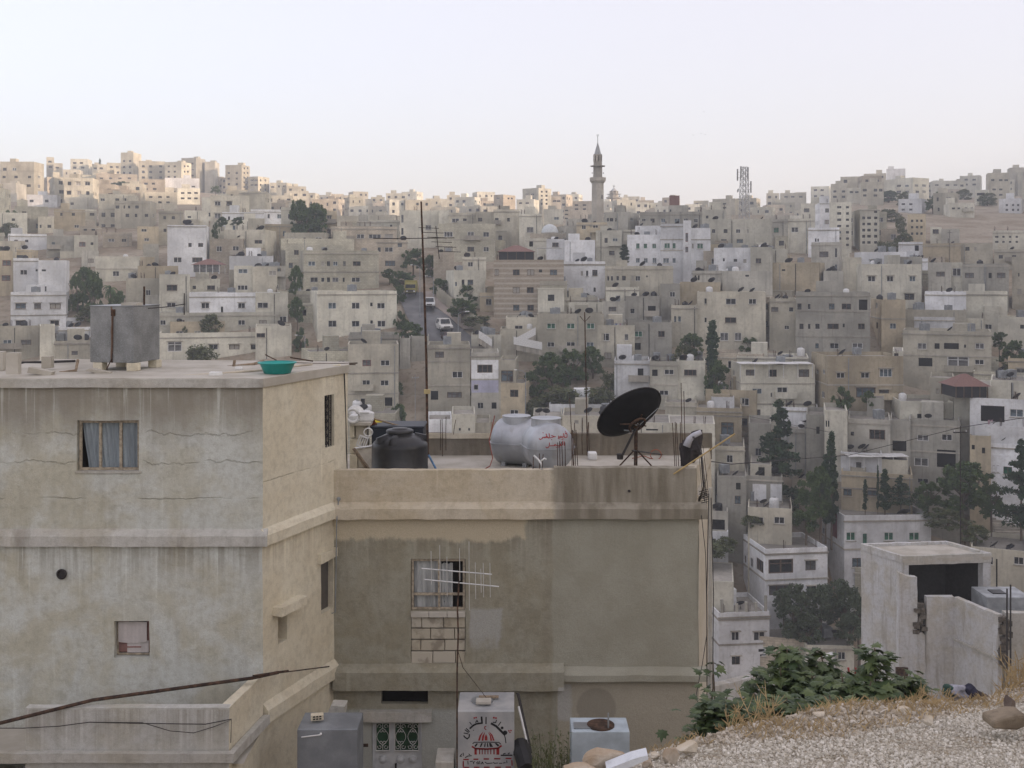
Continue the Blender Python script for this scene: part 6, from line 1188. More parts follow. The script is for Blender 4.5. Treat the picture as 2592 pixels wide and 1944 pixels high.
# silver fibreglass tanks
def silvermat():
    t=NT('silver_tank_paint',.5,.5,.6); p=t.obj(); a=t.noise(p,1.8,6); b=t.noise(t.mp(p,(6,6,.7)),1,5); c=t.mix(t.ramp(a,.35,.7),(.33,.345,.365),(.48,.495,.515)); c=t.mix(t.ramp(b,.55,.75,0,.5),c,(.30,.29,.27)); t.col(c); return t.mat
M_sil=silvermat()
def silver(px,py,d,r,L,yaw,label,neck):
    c=P(px,py,d); t=thing('silver_water_tank',(c.x,c.y,zf),yaw,label,'water tank'); zc=c.z-zf
    M=Matrix.Translation((0,0,zc))@Matrix.Rotation(math.pi/2,4,'X'); pr=[(0,-L/2-.26)]+[(r*math.sin(a),-L/2-.26*math.cos(a)) for a in np.linspace(.12,1.57,10)]+[(r,L/2)]+[(r*math.cos(a),L/2+.26*math.sin(a)) for a in np.linspace(.12,1.45,9)]+[(0,L/2+.26)]
    MB().lathe(pr,36,M=M,cap=False).build('shell',M_sil,t,True,fix=False)
    fl=MB(); n=32; ring=[(math.cos(a)*(r+.0),-L/2-.26*max(0,-math.sin(a)) if False else 0) for a in range(3)]
    # horizontal flange seam round the waist
    out=[]; 
    for k in range(48):
        a=2*math.pi*k/48; sx=math.cos(a); sy=math.sin(a); x=r*sx; y=(L/2)*(1 if sy>0 else -1)+.26*sy; out.append((x,y))
    ins=[(x*.96,y*.96) for x,y in out]; o2=[(x*1.05,y*1.035) for x,y in out]; vs=[(x,y,zc+.012) for x,y in ins]+[(x,y,zc+.012) for x,y in o2]+[(x,y,zc-.012) for x,y in o2]+[(x,y,zc-.012) for x,y in ins]
    fs=[]
    for j in range(3):
        for k in range(48): fs.append((j*48+k,j*48+(k+1)%48,(j+1)*48+(k+1)%48,(j+1)*48+k))
    MB().add(vs,fs).build('waist_flange',M_sil,t,fix=False)
    b=MB(); b.lathe([(.34,zc+r-.14),(.33,zc+r+.05),(.345,zc+r+.053),(.345,zc+r+.07),(0,zc+r+.075)],26,M=Matrix.Translation((0,neck,0)),cap=False).build('hatch_neck',M_sil,t,fix=False)
    for y in (-L*.36,L*.36): MB().box(-.30,-.16,y-.05,y+.05,0,zc-r*.7).box(.16,.30,y-.05,y+.05,0,zc-r*.7).box(-.34,.34,y-.06,y+.06,zc-r*.78,zc-r*.66).build('support_leg',M_sil,t,fix=False)
    return t,zc
t1,zc1=silver(1312,1117,26.0,.55,.75,math.radians(68),'silver horizontal water tank behind, with its rounded end to the left',.05)
t2,zc2=silver(1386,1128,24.3,.54,.6,math.radians(12),'front silver water tank with red Arabic lettering on its rounded end','' or .15)
def ribbon(fn,pts,w,b):
    pts=[Vector((p[0],p[1])) for p in pts]
    for i in range(len(pts)-1):
        a,c=pts[i],pts[i+1]; n=max(1,int((c-a).length/(w*1.2)))
        for j in range(n):
            p,q=a.lerp(c,j/n),a.lerp(c,(j+1)/n); dd=(c-a).normalized(); s=Vector((-dd.y,dd.x))*w/2; e=dd*w*.25
            b.add([fn(*(p-s-e)),fn(*(p+s-e)),fn(*(q+s+e)),fn(*(q-s+e))],[(0,1,2,3)])
def blob(fn,x,y,r,b): b.add([fn(x+r*math.cos(a),y+r*math.sin(a)) for a in np.linspace(0,6.283,9)[:-1]],[tuple(range(8))])
def dome_fn(x,y):                       # zoom pixels of the tank end to a point on its dome (tank local)
    lx=(x-745)/11.85/F*24.3; lz=-(y-945)/11.85/F*24.3; q=min(.98,(lx*lx+lz*lz)/.54**2); return V(lx,-.3-.26*math.sqrt(1-q)-.006,zc2+lz)
b=MB()
for l in [[(1130,520),(1150,490),(1185,500),(1190,560),(1180,610),(1110,615),(1085,600)],[(1072,500),(1095,610)],[(1060,570),(1040,600),(1010,600),(1005,570)],[(1005,600),(970,600),(960,560)],[(960,600),(915,590),(905,555)],[(915,590),(890,640)],[(815,575),(760,570),(720,545),(690,540)],[(770,565),(720,590),(660,600),(630,600)],[(625,480),(635,560),(600,610),(560,560),(535,490)],[(560,600),(530,560),(520,600),(490,575),(480,605),(450,580),(430,590),(420,620),(360,650),(330,625)],[(1085,730),(1080,840)],[(1030,710),(1025,820),(990,830),(940,830),(925,790),(945,770),(965,800),(955,830)],[(925,830),(850,830),(800,800),(770,800),(790,830),(720,830),(640,830)],[(620,740),(615,830),(590,870),(540,890),(510,860)]]: ribbon(dome_fn,l,24,b)
for q in [(1015,660),(1045,650),(940,640),(690,655),(455,460),(935,720),(830,880),(870,880),(905,872),(1150,450)]: blob(dome_fn,*q,15,b)
M_redp=plain('red_stencil_paint',(.30,.03,.03),.6); M_blkp=plain('black_stencil_paint',(.022,.022,.024),.6)
b.build('red_lettering',M_redp,t2,fix=False)
# big dark dish on tripod
dc=P(1592,1042,24.6); dd=thing('satellite_dish',(P(1608,1185,24.6).x,24.6,zf),0,'large black satellite dish tilted on a rusty tripod on the middle roof','satellite dish')
up=Vector((-.40,.64,.66)).normalized(); Rd=90/F*24.6; q=up.to_track_quat('Z','Y').to_matrix().to_4x4(); Md=Matrix.Translation(dc-up*.32)@q
n=40; vs=[V(0,0,0)]; fs=[]; rs=[.12,.25,.4,.55,.7,.85,1.0]
for r_ in rs: vs+=[V(Rd*r_*math.cos(2*math.pi*j/n),Rd*r_*math.sin(2*math.pi*j/n),.30*r_*r_) for j in range(n)]
for j in range(n): fs.append((0,1+j,1+(j+1)%n))
for i in range(len(rs)-1):
    for j in range(n): fs.append((1+i*n+j,1+i*n+(j+1)%n,1+(i+1)*n+(j+1)%n,1+(i+1)*n+j))
o=MB().add([Md@v for v in vs],fs).build('reflector',plain('black_dish_mesh',(.014,.014,.015),.8,.15),dd,True); s=o.modifiers.new('thick','SOLIDIFY'); s.thickness=.012
MB().tube([Md@V(Rd*math.cos(a),Rd*math.sin(a),.30) for a in np.linspace(0,6.2832,41)],.014,5,cap=False).build('rim',M_iron,dd)
bk=Md@V(0,0,-.06); MB().tube([Md@V(.2*math.cos(a),.2*math.sin(a),-.08) for a in np.linspace(0,6.2832,17)],.03,6,cap=False).tube([Md@V(-.25,0,-.06),Md@V(.45,0,-.02)],.018,5).tube([Md@V(0,-.3,-.04),Md@V(0,.3,-.04)],.018,5).tube([Md@V(-.42,-.2,.02),Md@V(0,0,-.08)],.016,5).build('mount_ring',M_rust,dd)
bp=V(P(1608,1185,24.6).x,24.55,zf); tp=V(bp.x,24.42,dc.z-.26); MB().tube([bp,tp],.042,8).build('post',M_rust,dd)
for a in (.4,2.5,4.6): MB().tube([bp+V(.62*math.cos(a),.5*math.sin(a),0),bp+V(0,0,.62)],.018,6).build('tripod_leg',M_rust,dd)
MB().tube([bp+V(-.30,-.1,.50),tp+V(-.02,-.05,-.1)],.03,6).lathe([(.07,0),(.08,.12)],10,M=Matrix.Translation(bp+V(-.36,-.1,.4))).build('actuator',M_iron,dd); MB().tube([tp,bk],.04,6).tube([tp+V(0,0,-.15),Md@V(.25,-.2,-.04)],.018,5).build('bracket',M_tankg,dd); MB().tube([Md@V(-.55,.3,.1),Md@V(-.05,.02,-.1)],.008,4).build('feed_stay',M_tankg,dd)
# reinforcing bars
def bars(lst,d,label,name='rebar_cluster'):
    r=thing(name,proof(lst[0][0],d),0,label,'rebar')
    for (px,y0,px2,y1) in lst: MB().tube([P(px,y0,d),P((px+px2)/2+RNG.uniform(-1,1),(y0+y1)/2,d),P(px2,y1,d)],.009,5).build('bar',M_rust,r)
bars([(1412,1195,1412,1120),(1418,1195,1417,1117),(1425,1195,1422,1118),(1431,1195,1430,1120)],22.5,'cluster of rusty bars standing before the lettered silver tank')
bars([(1448,1190,1449,1088),(1453,1190,1451,1090),(1457,1190,1454,1070),(1463,1190,1458,1088),(1452,1190,1442,1006)],22.9,'taller rusty bars right of the lettered silver tank')
bars([(1474,1150,1474,1064),(1486,1150,1489,1070),(1492,1150,1490,1068)],27.2,'rusty bars by the rear parapet behind the tanks')
bars([(1708,1180,1702,1070),(1712,1180,1709,1068),(1718,1180,1712,1070),(1724,1180,1722,1069),(1729,1180,1724,969),(1735,1180,1731,990)],24.2,'rusty bars with two tall rods at the right roof corner')
bars([(1115,1140,1115,1062),(1120,1158,1119,1060),(1129,1140,1129,1055),(1148,1100,1154,1062)],27.2,'rusty bars by the rear parapet right of the mast')
bars([(1349,1190,1350,1155),(1366,1190,1366,1148),(1373,1190,1375,1150)],22.5,'three short bars on the front parapet with white wrapping')
tag(MB().tube([P(1351,1153,22.45),P(1362,1163,22.45),P(1369,1172,22.4),P(1372,1190,22.4)],.022,6).tube([P(1369,1168,22.42),P(1378,1160,22.42),P(1383,1163,22.42)],.018,6).build('white_wrapping',M_white,None,True),'white cloth wrapped round short bars on the front parapet','cloth')
# mast with yagi aerial
ms=thing('aerial_mast',proof(1080,27.0),0,'tall rusty mast with a yagi aerial behind the black tank','antenna mast')
MB().tube([P(1083,1165,27),P(1079,900,27),P(1073,700,27),P(1066,510,27)],.034,8,r2=.022).build('mast',M_rust,ms); y=MB().tube([P(945,603,26.6),P(1000,604,26.8),P(1150,602,27.2)],.011,5)
for i,x in enumerate(np.linspace(1085,1140,6)): y.tube([P(x-4,575+i*5,26.2),P(x+30,640+i*3,27.6)],.006,4) if False else y.tube([P(x-26,576+12*i,27),P(x+26,575+12*i+3,27.1)],.007,4)
y.tube([P(1103,572,27),P(1112,655,27)],.009,4).build('yagi_aerial',M_iron,ms); MB().box(P(1079,990,27).x-.05,P(1079,990,27).x+.1,26.9,27,P(1079,996,27).z,P(1079,985,27).z).build('junction_box',plain('yellowed_box',(.45,.36,.18)),ms)
# junk at the left end of the roof
blk=thing('rubble_stone_wall',proof(905,25.3),0,'broken ochre stone wall end behind the left house corner','wall')
for j,(a,c,y0,y1) in enumerate([(884,905,1150,1190),(905,930,1152,1192),(884,915,1110,1149),(916,932,1112,1150),(884,898,1076,1108),(899,930,1075,1110)]): o=MB().box(P(a,0,25.3).x+.006,P(c,0,25.3).x-.006,25.3+RNG.uniform(-.03,.03),25.6,P(0,y1,25.3).z+.004,P(0,y0,25.3).z-.004).build('stone',M_brk if j%2 else M_ls,blk); bevel(o,.02)
tag(bevel(MB().box(P(886,0,25.2).x,P(940,0,25.2).x,25.1,25.6,P(0,1076,25.2).z,P(0,1068,25.2).z).build('stone_slab',M_rs),.01),'pale slab lying on the broken stone wall','slab')
to=thing('toilet_bowl',P(897,1068,25.2),0,'discarded white toilet bowl on the slab by the left house','toilet'); MB().lathe([(.08,0),(.1,.02),(.07,.12),(.14,.26),(.18,.32),(.19,.34),(.15,.34),(.1,.24),(0,.2)],20,M=Matrix.Rotation(-1.1,4,'X')@Matrix.Translation((0,-.05,0)),cap=False).build('bowl',M_white,to,True,fix=False); MB().tube([(.15*math.cos(a),-.28,.18+.15*math.sin(a)) for a in np.linspace(0,6.28,17)],.035,7,cap=False).build('seat',M_white,to,True,fix=False); o=MB().box(-.1,.1,-.2,.05,-.0,.18).build('foot',M_white,to,fix=False); bevel(o,.04)
ci=thing('white_cistern',P(925,1066,25.4),0,'white cistern lying beside the toilet bowl','cistern'); o=MB().box(-.17,.2,-.12,.12,0,.22).build('tank',M_white,ci,fix=False); bevel(o,.05,3); o=MB().box(-.2,.1,-.14,.14,.19,.24).build('lid',M_white,ci,fix=False); bevel(o,.02)
tp_=MB(); vs=[]; 
for j in range(9):
    for i in range(15): u,v=i/14,j/8; p=P(948+u*115,1062+u*36+v*(38-u*26),25.9+v*.0-.5*v); vs.append(p+V(0,0,.03*math.sin(u*14+v*4)))
tag(tp_.add(vs,[(j*15+i,j*15+i+1,(j+1)*15+i+1,(j+1)*15+i) for j in range(8) for i in range(14)]).build('yellow_tarpaulin',cloth('yellow_tarp',(.50,.40,.06),.15),None,True),'yellow tarpaulin draped behind the black water tank','tarpaulin')
tag(MB().tube([P(940,1058,25.4),P(1000,1075,25.4),P(1068,1094,25.4)],.022,6).build('tarp_pole',M_wood),'pale pole holding the yellow tarpaulin','pole')
vs=[];b=MB()
for j in range(6):
    for i in range(6): u,v=i/5,j/5; p=P(936+u*14+v*6,1060+v*34,25.5); vs.append(p+V(.03*math.sin(v*9+u*4),.05*math.cos(u*7+v*5),.01*math.sin(u*9)))
tag(b.add(vs,[(j*6+i,j*6+i+1,(j+1)*6+i+1,(j+1)*6+i) for j in range(5) for i in range(5)]).build('orange_rag',cloth('orange_cloth',(.36,.12,.06),.25),None,True),'orange-red rag hanging at the end of the yellow tarpaulin','cloth')
tag(MB().tube([P(932+11*math.cos(a),1094+10*math.sin(a),24.9) for a in np.linspace(0,6.28,17)],.016,6,cap=False).build('pale_hoop',M_white,None,True),'pale hoop leaning on the stone wall by the black tank','hoop')
cr=thing('plastic_crate',P(917,1130,24.6),0,'white slatted plastic crate leaning by the black tank','crate'); M=Matrix.Translation(P(917,1118,24.6))@Matrix.Rotation(.35,4,'Y')
MB().box(-.11,.11,-.02,.02,-.13,-.10,M=M).box(-.11,.11,-.02,.02,.10,.13,M=M).box(-.11,-.085,-.02,.02,-.1,.1,M=M).box(.085,.11,-.02,.02,-.1,.1,M=M).build('frame',M_white,cr)
for x in (-.05,0,.05): MB().box(x-.012,x+.012,-.01,.01,-.1,.1,M=M).build('slat',M_white,cr)
fr_=thing('old_window_frame',P(920,1190,24.2),0,'old cream window frame leaning left of the black tank','frame'); A,Bq,Cq=P(897,1135,24.2),P(942,1195,24.0),P(945,1128,24.6)
MB().tube([A,P(938,1193,24)],.03,5).tube([P(893,1136,24.2),P(930,1192,24)],.02,5).build('stile',M_wood,fr_); MB().tube([A,Cq],.025,5).build('rail',M_white,fr_); MB().quad(P(902,1138,24.3),P(944,1131,24.6),P(944,1188,24.3),P(938,1186,24.15)).build('panel',plain('aged_panel',(.42,.38,.30)),fr_)
tag(MB().box(P(1085,0,24.5).x,P(1125,0,24.5).x,24.4,24.8,zf,zf+.10).tube([P(1085,1152,24.2),P(1105,1190,24.0)],.025,6).build('roof_scrap',plain('blue_scrap',(.12,.22,.36))),'blue and pale scrap heap right of the black tank','scrap')
vs=[];b=MB()
for j in range(7):
    for i in range(9): u,v=i/8,j/6; vs.append(proof(1266+u*36,23.2+v*.5)+V(0,0,.02+.16*math.sin(u*3.14)*math.sin(v*3.14)+.03*math.sin(u*17+v*9)))
tag(b.add(vs,[(j*9+i,j*9+i+1,(j+1)*9+i+1,(j+1)*9+i) for j in range(6) for i in range(8)]).build('plastic_bag',plain('pale_bag',(.58,.58,.64),.4),None,True),'crumpled pale plastic bag under the silver tanks','bag')
tag(MB().tube([P(1252,1052,25.4),P(1244,1090,25.3),P(1238,1115,25.2),P(1247,1160,24.6),P(1240,1180,24.2),P(1222,1190,23.8)],.012,6).build('red_hose',plain('red_rubber',(.22,.06,.04)),None,True),'thin red hose hanging over the rear silver tank','hose')
tag(bevel(MB().box(P(1488,0,26.8).x,P(1510,0,26.8).x,26.6,26.9,zf,P(0,1143,26.8).z).build('white_canister',M_white),.03,3),'white canister by the rear roof parapet','canister')
tag(MB().tube([P(900,1163,27.2),P(1250,1163,27.25),P(1700,1166,27.25),P(1745,1168,26)],.03,6).build('roof_pipe',M_black),'black water pipe along the foot of the rear parapet','pipe')
tag(MB().tube([P(1660+14*math.cos(a),1151+13*math.sin(a),26.8) for a in np.linspace(0,6.28,17)],.012,5,cap=False).tube([P(1600,1160,26.8),P(1630,1154,26.8),P(1655,1164,26.8)],.012,5).build('hose_coil',plain('orange_hose',(.3,.1,.06)),None,True),'coiled orange hose by the rear parapet behind the dish','hose')
# bundle and pole at the right roof corner
vs=[];b=MB(); bd_=MB()
for j in range(10):
    t_=j/9; c=P(1737+t_*26,1185-t_*92,23.6); rr_=.10+.12*math.sin(min(1,t_*1.1)*3.0); vs+=[c+V(rr_*math.cos(a)*(1+.25*math.sin(3*a+j)),rr_*.8*math.sin(a),rr_*.5*math.sin(a+j)) for a in np.linspace(0,6.283,13)[:-1]]
tag(b.add(vs,[(j*12+i,j*12+(i+1)%12,(j+1)*12+(i+1)%12,(j+1)*12+i) for j in range(9) for i in range(12)]).build('dark_bundle',cloth('dark_cloth',(.05,.045,.045),.4),None,True),'dark bundle of rags over the right roof corner','bundle')
o=MB().tube([P(1738,1130,23.4),P(1745,1112,23.4),P(1756,1102,23.4),P(1775,1093,23.4)],.085,10,r2=.05).build('grey_sack',plain('pale_grey_sack',(.42,.42,.45)),None,True); tag(o,'pale grey sack end on top of the dark bundle','sack')
tag(MB().tube([P(1705,1200,22.3),P(1860,1098,22.0)],.018,6).build('bamboo_pole',plain('bamboo',(.42,.31,.14))),'tan bamboo pole sticking out over the right roof corner','pole')
w=MB()
for k in range(9): a=RNG.uniform(-6,6); w.tube([P(1755+a*.5,1105,23.2),P(1775+a,1130+k*3,23.0),P(1783+a,1200+k*8,22.6),P(1790+a*.7,1250+k*5,22.3)],.006,4)
for k in range(4): w.tube([P(1770,1245+k*6,22.3),P(1790,1238+k*5,22.2),P(1798,1250+k*6,22.2),P(1775,1258+k*5,22.25)],.008,4)
tag(w.build('tangled_wires',M_iron),'tangle of dark wires hanging at the right roof corner','wires')
tag(MB().tube([P(1775,1300,22.2),P(1786,1400,22),P(1790,1600,22),P(1778,1680,21.9),P(1762,1760,21.8),P(1772,1800,21.8),P(1788,1820,21.7)],.007,4).build('loose_cable',M_iron),'loose cable hanging down the right corner of the middle house','cable')
pl=thing('utility_pole',P(1796,2050,17),0,'thin grey pole with cables right of the middle house','pole'); MB().tube([P(1796,2060,17),P(1797,1600,17),P(1799,1235,17)],.03,8).build('shaft',M_led,pl); MB().tube([P(1790,1900,16.9),P(1789,1500,16.9),P(1794,1250,16.9)],.008,4).tube([P(1803,1850,16.9),P(1806,1500,16.9),P(1800,1260,16.9)],.007,4).build('cable',M_iron,pl)
# long overhead cables
for i,(pts,l) in enumerate([([(1600,1140,24),(1850,1175,40),(2150,1152,60),(2431,1082,58),(2640,1050,50)],'long overhead cable running from the roof to the far cable pole'),([(1775,1050,110),(1900,1055,100),(2105,1095,90)],'faint cable in front of the cream terrace house')]): tag(MB().tube([P(*q) for q in pts],.016,4).build('overhead_cable',M_iron),l,'cable')
# grid aerial on its own pole in front of the window
ga=thing('grid_aerial',P(1156,2060,18.5),0,'white grid aerial on a thin pole before the brick-filled window','antenna'); w=MB()
w.tube([P(1067,1439,18.5),P(1245,1454,18.5)],.011,6).tube([P(1074,1467,18.5),P(1263,1485,18.5)],.011,6)
for (x,y0,y1) in [(1091,1395,1480),(1113,1380,1500),(1131,1410,1510),(1163,1388,1470),(1187,1371,1545),(1203,1424,1516),(1217,1440,1500),(1223,1425,1512),(1240,1425,1512)]: w.tube([P(x,y0,18.46),P(x+1,y1,18.46)],.006,5)
w.build('grid',plain('aluminium_rod',(.55,.55,.53),.4,.5,.4),ga); MB().tube([P(1157,2060,18.5),P(1157,1700,18.5),P(1160,1600,18.5),P(1158,1545,18.5),P(1163,1450,18.5)],.014,6).tube([P(1157,1640,18.5),P(1172,1690,18.8),P(1230,1765,20),P(1240,1775,20)],.006,4).build('pole',M_rust,ga)
# ---------------- tanks in front of the middle house
def yard_tank(px0,px1,py,d,dep,label,mat,h=1.25):
    x0,x1=(px0-CX)/F*d,(px1-CX)/F*d; z1=-(py-HY)/F*d; t=thing('steel_water_tank',((x0+x1)/2,d,z1-h-.15),0,label,'water tank')
    o=MB().box(x0,x1,d,d+dep,z1-h,z1).build('tank',mat,t); bevel(o,.015); MB().box(x0,x0+.15,d+.05,d+.2,z1-h-.4,z1-h).box(x1-.15,x1,d+.05,d+.2,z1-h-.4,z1-h).build('support_block',M_led,t); return t,z1,x0,x1
t,z1,x0,x1=yard_tank(752,905,1846,19.3,.75,'grey steel tank box by the side wall at bottom left',galv('dull_grey_steel',(.30,.32,.34),.15,.35,.6)); MB().tube([P(763,1866,19.27),P(812,1860,19.27)],.012,6).tube([P(812,1860,19.27),P(812,1855,19.29)],.02,6).build('drain_pipe',M_white,t)
hb_=thing('hollow_brick',P(795,1822,19.6),0,'perforated hollow brick lying on the grey tank box','brick'); q=P(795,1823,19.6); o=MB().box(-.06,.17,-.06,.06,0,.105).build('body',M_ls,hb_,fix=False); bevel(o,.012,2); hb_.rotation_euler=(0,0,.2)
for r_ in range(2):
    for c_ in range(3): MB().box(-.02+c_*.055,.02+c_*.055,-.066,-.058,.022+r_*.042,.045+r_*.042).build('hole',G_void,hb_,fix=False)
rblock([rpt(826,1812,20.6),rpt(872,1810,20.6),rpt(874,1788,20.6),rpt(838,1786,20.6)],20.6,20.9,'rough grey rubble stone behind the grey tank box',M_led,'rubble_stone')
def painted():
    t=NT('pale_painted_steel',.5,.4,.2); p=t.obj(); a=t.noise(p,2.2,6); t.col(t.mix(t.ramp(a,.35,.65),(.34,.35,.36),(.48,.48,.47))); return t.mat
t,z1,x0,x1=yard_tank(1158,1302,1800,19.6,.9,'pale steel tank with red and black stencilled dome emblem',painted(),1.45)
ff=lambda x,y: V((1130+x/7.373-CX)/F*19.6,19.596,-(1750+y/7.373-HY)/F*19.6)
rb=MB(); kb_=MB()
for poly in [[(690,745),(620,820),(590,915),(625,920),(650,830)],[(720,755),(670,830),(655,920),(690,920),(705,830)],[(740,795),(715,850),(715,915),(765,915),(765,850)],[(770,750),(810,830),(820,920),(855,920),(830,820)],[(790,740),(860,810),(900,915),(870,920),(840,830)]]: rb.add([ff(*q) for q in poly],[tuple(range(5))])
ribbon(ff,[(740,650),(712,662),(712,690),(740,715)],16,rb); ribbon(ff,[(480,1030),(540,1065),(740,1075),(960,1060),(1025,1015)],32,rb)
for x,w in ((545,45),(620,20),(668,18),(720,18),(775,18),(828,18),(888,25),(960,55)): ribbon(ff,[(x,1070),(x,1168)],w,rb)
for q in [(885,490,18),(925,497,18),(1165,735,16),(1205,730,16),(1185,765,14),(520,495,16),(555,487,16)]: blob(ff,*q,rb)
for a,c,y in [(320,410,1270),(510,590,1265),(700,790,1260),(895,1000,1255),(1110,1205,1250),(320,420,1418),(520,610,1416),(705,800,1415),(910,1010,1415),(1110,1200,1412)]: ribbon(ff,[(a,y),(c,y)],26,rb)
ribbon(ff,[(315,1305),(315,1400)],24,rb); ribbon(ff,[(1220,1290),(1225,1380)],24,rb)
rb.build('red_stencil',M_redp,t)
ribbon(ff,[(490,975),(520,950),(740,945),(980,950),(1015,985)],16,kb_)
for poly in [[(520,1020),(560,970),(590,970),(550,1035)],[(620,1035),(650,962),(680,962),(650,1035)],[(700,1035),(715,962),(735,962),(725,1035)],[(760,1035),(755,962),(775,962),(785,1035)],[(810,1035),(795,962),(830,962),(870,1035)],[(900,970),(930,962),(990,1000),(960,1030)]]: kb_.add([ff(*q) for q in poly],[(0,1,2,3)])
for l,w in [([(840,600),(930,650),(1010,730),(1080,800)],42),([(1080,800),(1100,880),(1110,960)],18),([(1015,570),(970,635)],18),([(870,575),(920,580),(935,535)],18),([(740,480),(738,605)],20),([(655,475),(665,590),(560,605),(500,635),(440,690)],32),([(545,578),(570,540),(590,572)],18),([(435,575),(468,618)],16),([(370,690),(430,750)],18),([(345,715),(410,765)],18),([(325,775),(405,792)],18),([(430,800),(425,850),(390,885),(340,850),(325,825)],24),([(1260,1120),(1258,1190)],18),([(1225,1190),(1020,1192)],24),([(1180,1148),(1150,1165)],18),([(1100,1155),(1060,1168)],18),([(470,1200),(400,1205),(350,1235)],16),([(440,1182),(415,1165)],14),([(312,1145),(318,1200)],14),([(290,1165),(250,1210),(285,1212)],14)]: ribbon(ff,l,w,kb_)
for q in [(1040,680,28),(1095,770,44),(505,725,9)]: blob(ff,*q,kb_)
for l in [[(400,1300),(405,1360)],[(440,1310),(490,1300)],[(510,1350),(500,1320),(530,1310)],[(560,1330),(590,1310),(600,1350),(565,1350)],[(620,1300),(625,1355)],[(650,1355),(670,1315),(690,1355)],[(720,1320),(760,1345),(860,1335)],[(880,1320),(890,1340),(960,1335)],[(985,1340),(1040,1340)],[(1060,1335),(1100,1330)],[(1125,1290),(1130,1335)]]: ribbon(ff,l,15,kb_)
kb_.build('black_stencil',M_blkp,t)
MB().lathe([(.2,0),(.2,.03),(0,.035)],20,M=Matrix.Translation(((x0+x1)/2-.08,20.05,z1))).build('hatch',M_galv,t)
tag(bevel(MB().box(P(1205,0,19.9).x,P(1243,0,19.9).x,19.8,20.0,z1+.036,z1+.09).build('stone_slab',M_rs),.01),'pale stone lying on the stencilled tank lid','stone'); tag(MB().box(P(1212,0,20).x,P(1262,0,20).x,20.1,20.18,z1+.036,z1+.06).build('board_piece',M_wood),'small wood board on the stencilled tank','board')
t,z1,x0,x1=yard_tank(1447,1594,1852,18.6,.6,'pale blue steel tank before the right part of the middle house',plain('pale_blue_paint',(.40,.46,.50),.5,.3,0,.15,3)); MB().lathe([(.24,0),(.24,.025),(0,.03)],20,M=Matrix.Translation(((x0+x1)/2+.02,18.85,z1))).build('hatch',M_rust,t); MB().tube([V((x0+x1)/2+.14,18.7,z1-.3),V((x0+x1)/2+.14,18.7,z1+.28)],.014,6).build('float_rod',M_galv,t); MB().box(x0+.05,x0+.38,18.7,18.95,z1+.002,z1+.02).build('lid_sheet',M_galv,t)
for i,(a,c,r_,m) in enumerate([((1311,1755,21.6),(1344,1905,20.4),.03,M_iron),((1313,1789,21.2),(1342,1915,20.2),.022,M_white)]): tag(MB().tube([P(*a),P(*c)],r_,6).build('leaning_bar',m),['dark metal bar leaning right of the stencilled tank','white bar leaning right of the stencilled tank'][i],'bar')
tag(MB().tube([P(1316,1885,19.8),P(1335,1950,19.2)],.16,10).build('dark_drum',M_black),'dark drum end at the right foot of the stencilled tank','drum')
tag(bevel(MB().box(P(1104,0,19.8).x,P(1150,0,19.8).x,19.6,20.2,-11,P(0,1916,19.8).z).build('stone_step',M_led),.02),'low stone block left of the stencilled tank','stone')
# ------------------------------------------------------------------ concrete ruin at the right
M_ru=house_plaster('ruin_plaster',(.50,.47,.40),(.58,.585,.585),(.30,.27,.22),None,(),None,.7,.6); M_rub=plain('broken_stone',(.13,.115,.095),.95,.1,0,.4,5)
DR=60.0; ru=thing('concrete_ruin',(P(2350,1750,DR).x,DR,-29),0,'roofed concrete ruin with an open dark room and broken parapet walls','ruin'); zg=-29.0
def slabp(pts,z0,z1): q=MB(); n=len(pts); q.add([p+V(0,0,z0) for p in pts]+[p+V(0,0,z1) for p in pts],[tuple(range(n))[::-1],tuple(range(n,2*n))]+[(i,(i+1)%n,n+(i+1)%n,n+i) for i in range(n)]); return q
def gp(px,py,zlev): d=-zlev*F/(py-HY); return V((px-CX)/F*d,d,0)       # the spot at height zlev seen at that pixel
zR=P(0,1408,DR).z; A=gp(2285,1408,zR); Bk=gp(2180,1376,zR); Cr=gp(2508,1400,zR); Dk=Bk+(Cr-A); e1=(Cr-A).normalized(); e2=(Bk-A).normalized()
M_dkin=plain('near_black_interior',(.06,.055,.05),.95,.1)  # near-black tone for the inner walls and floor of the ruin room
wobble(slabp([A,Bk,Bk+e1*.2,A+e1*.2],zg,zR-.35).build('left_wall',M_ru,ru),.03,.8,.3)
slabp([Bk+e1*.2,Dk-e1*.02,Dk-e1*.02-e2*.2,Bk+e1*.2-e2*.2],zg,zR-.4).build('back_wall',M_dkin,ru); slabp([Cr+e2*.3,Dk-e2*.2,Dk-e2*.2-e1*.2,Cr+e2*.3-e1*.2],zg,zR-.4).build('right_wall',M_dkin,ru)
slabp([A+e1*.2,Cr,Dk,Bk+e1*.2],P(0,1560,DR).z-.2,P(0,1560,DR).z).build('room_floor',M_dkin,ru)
wobble(slabp([A-e2*.05,Cr-e2*.05,Dk,Bk],zR-.36,zR-.16).build('roof_slab',M_rs,ru),.015,1.5,.25)
for nm,(p,q,o) in {'front':(A,Cr,e2),'left':(A,Bk,e1),'back':(Bk,Dk,-e2),'right':(Cr,Dk,-e1)}.items(): wobble(slabp([p-o*.04,q-o*.04,q+o*.18,p+o*.18],zR-.50 if nm=='front' else zR-.38,zR+(.004 if nm in('left','right') else 0)).build('roof_kerb',M_ru if nm!='front' else M_led,ru),.03,1.6,.18)
wobble(slabp([A-e2*.03,A+e1*.32-e2*.03,A+e1*.32+e2*.25,A+e2*.25],zg,zR-.5).build('front_pier',M_ru,ru),.03,1.3,.2)
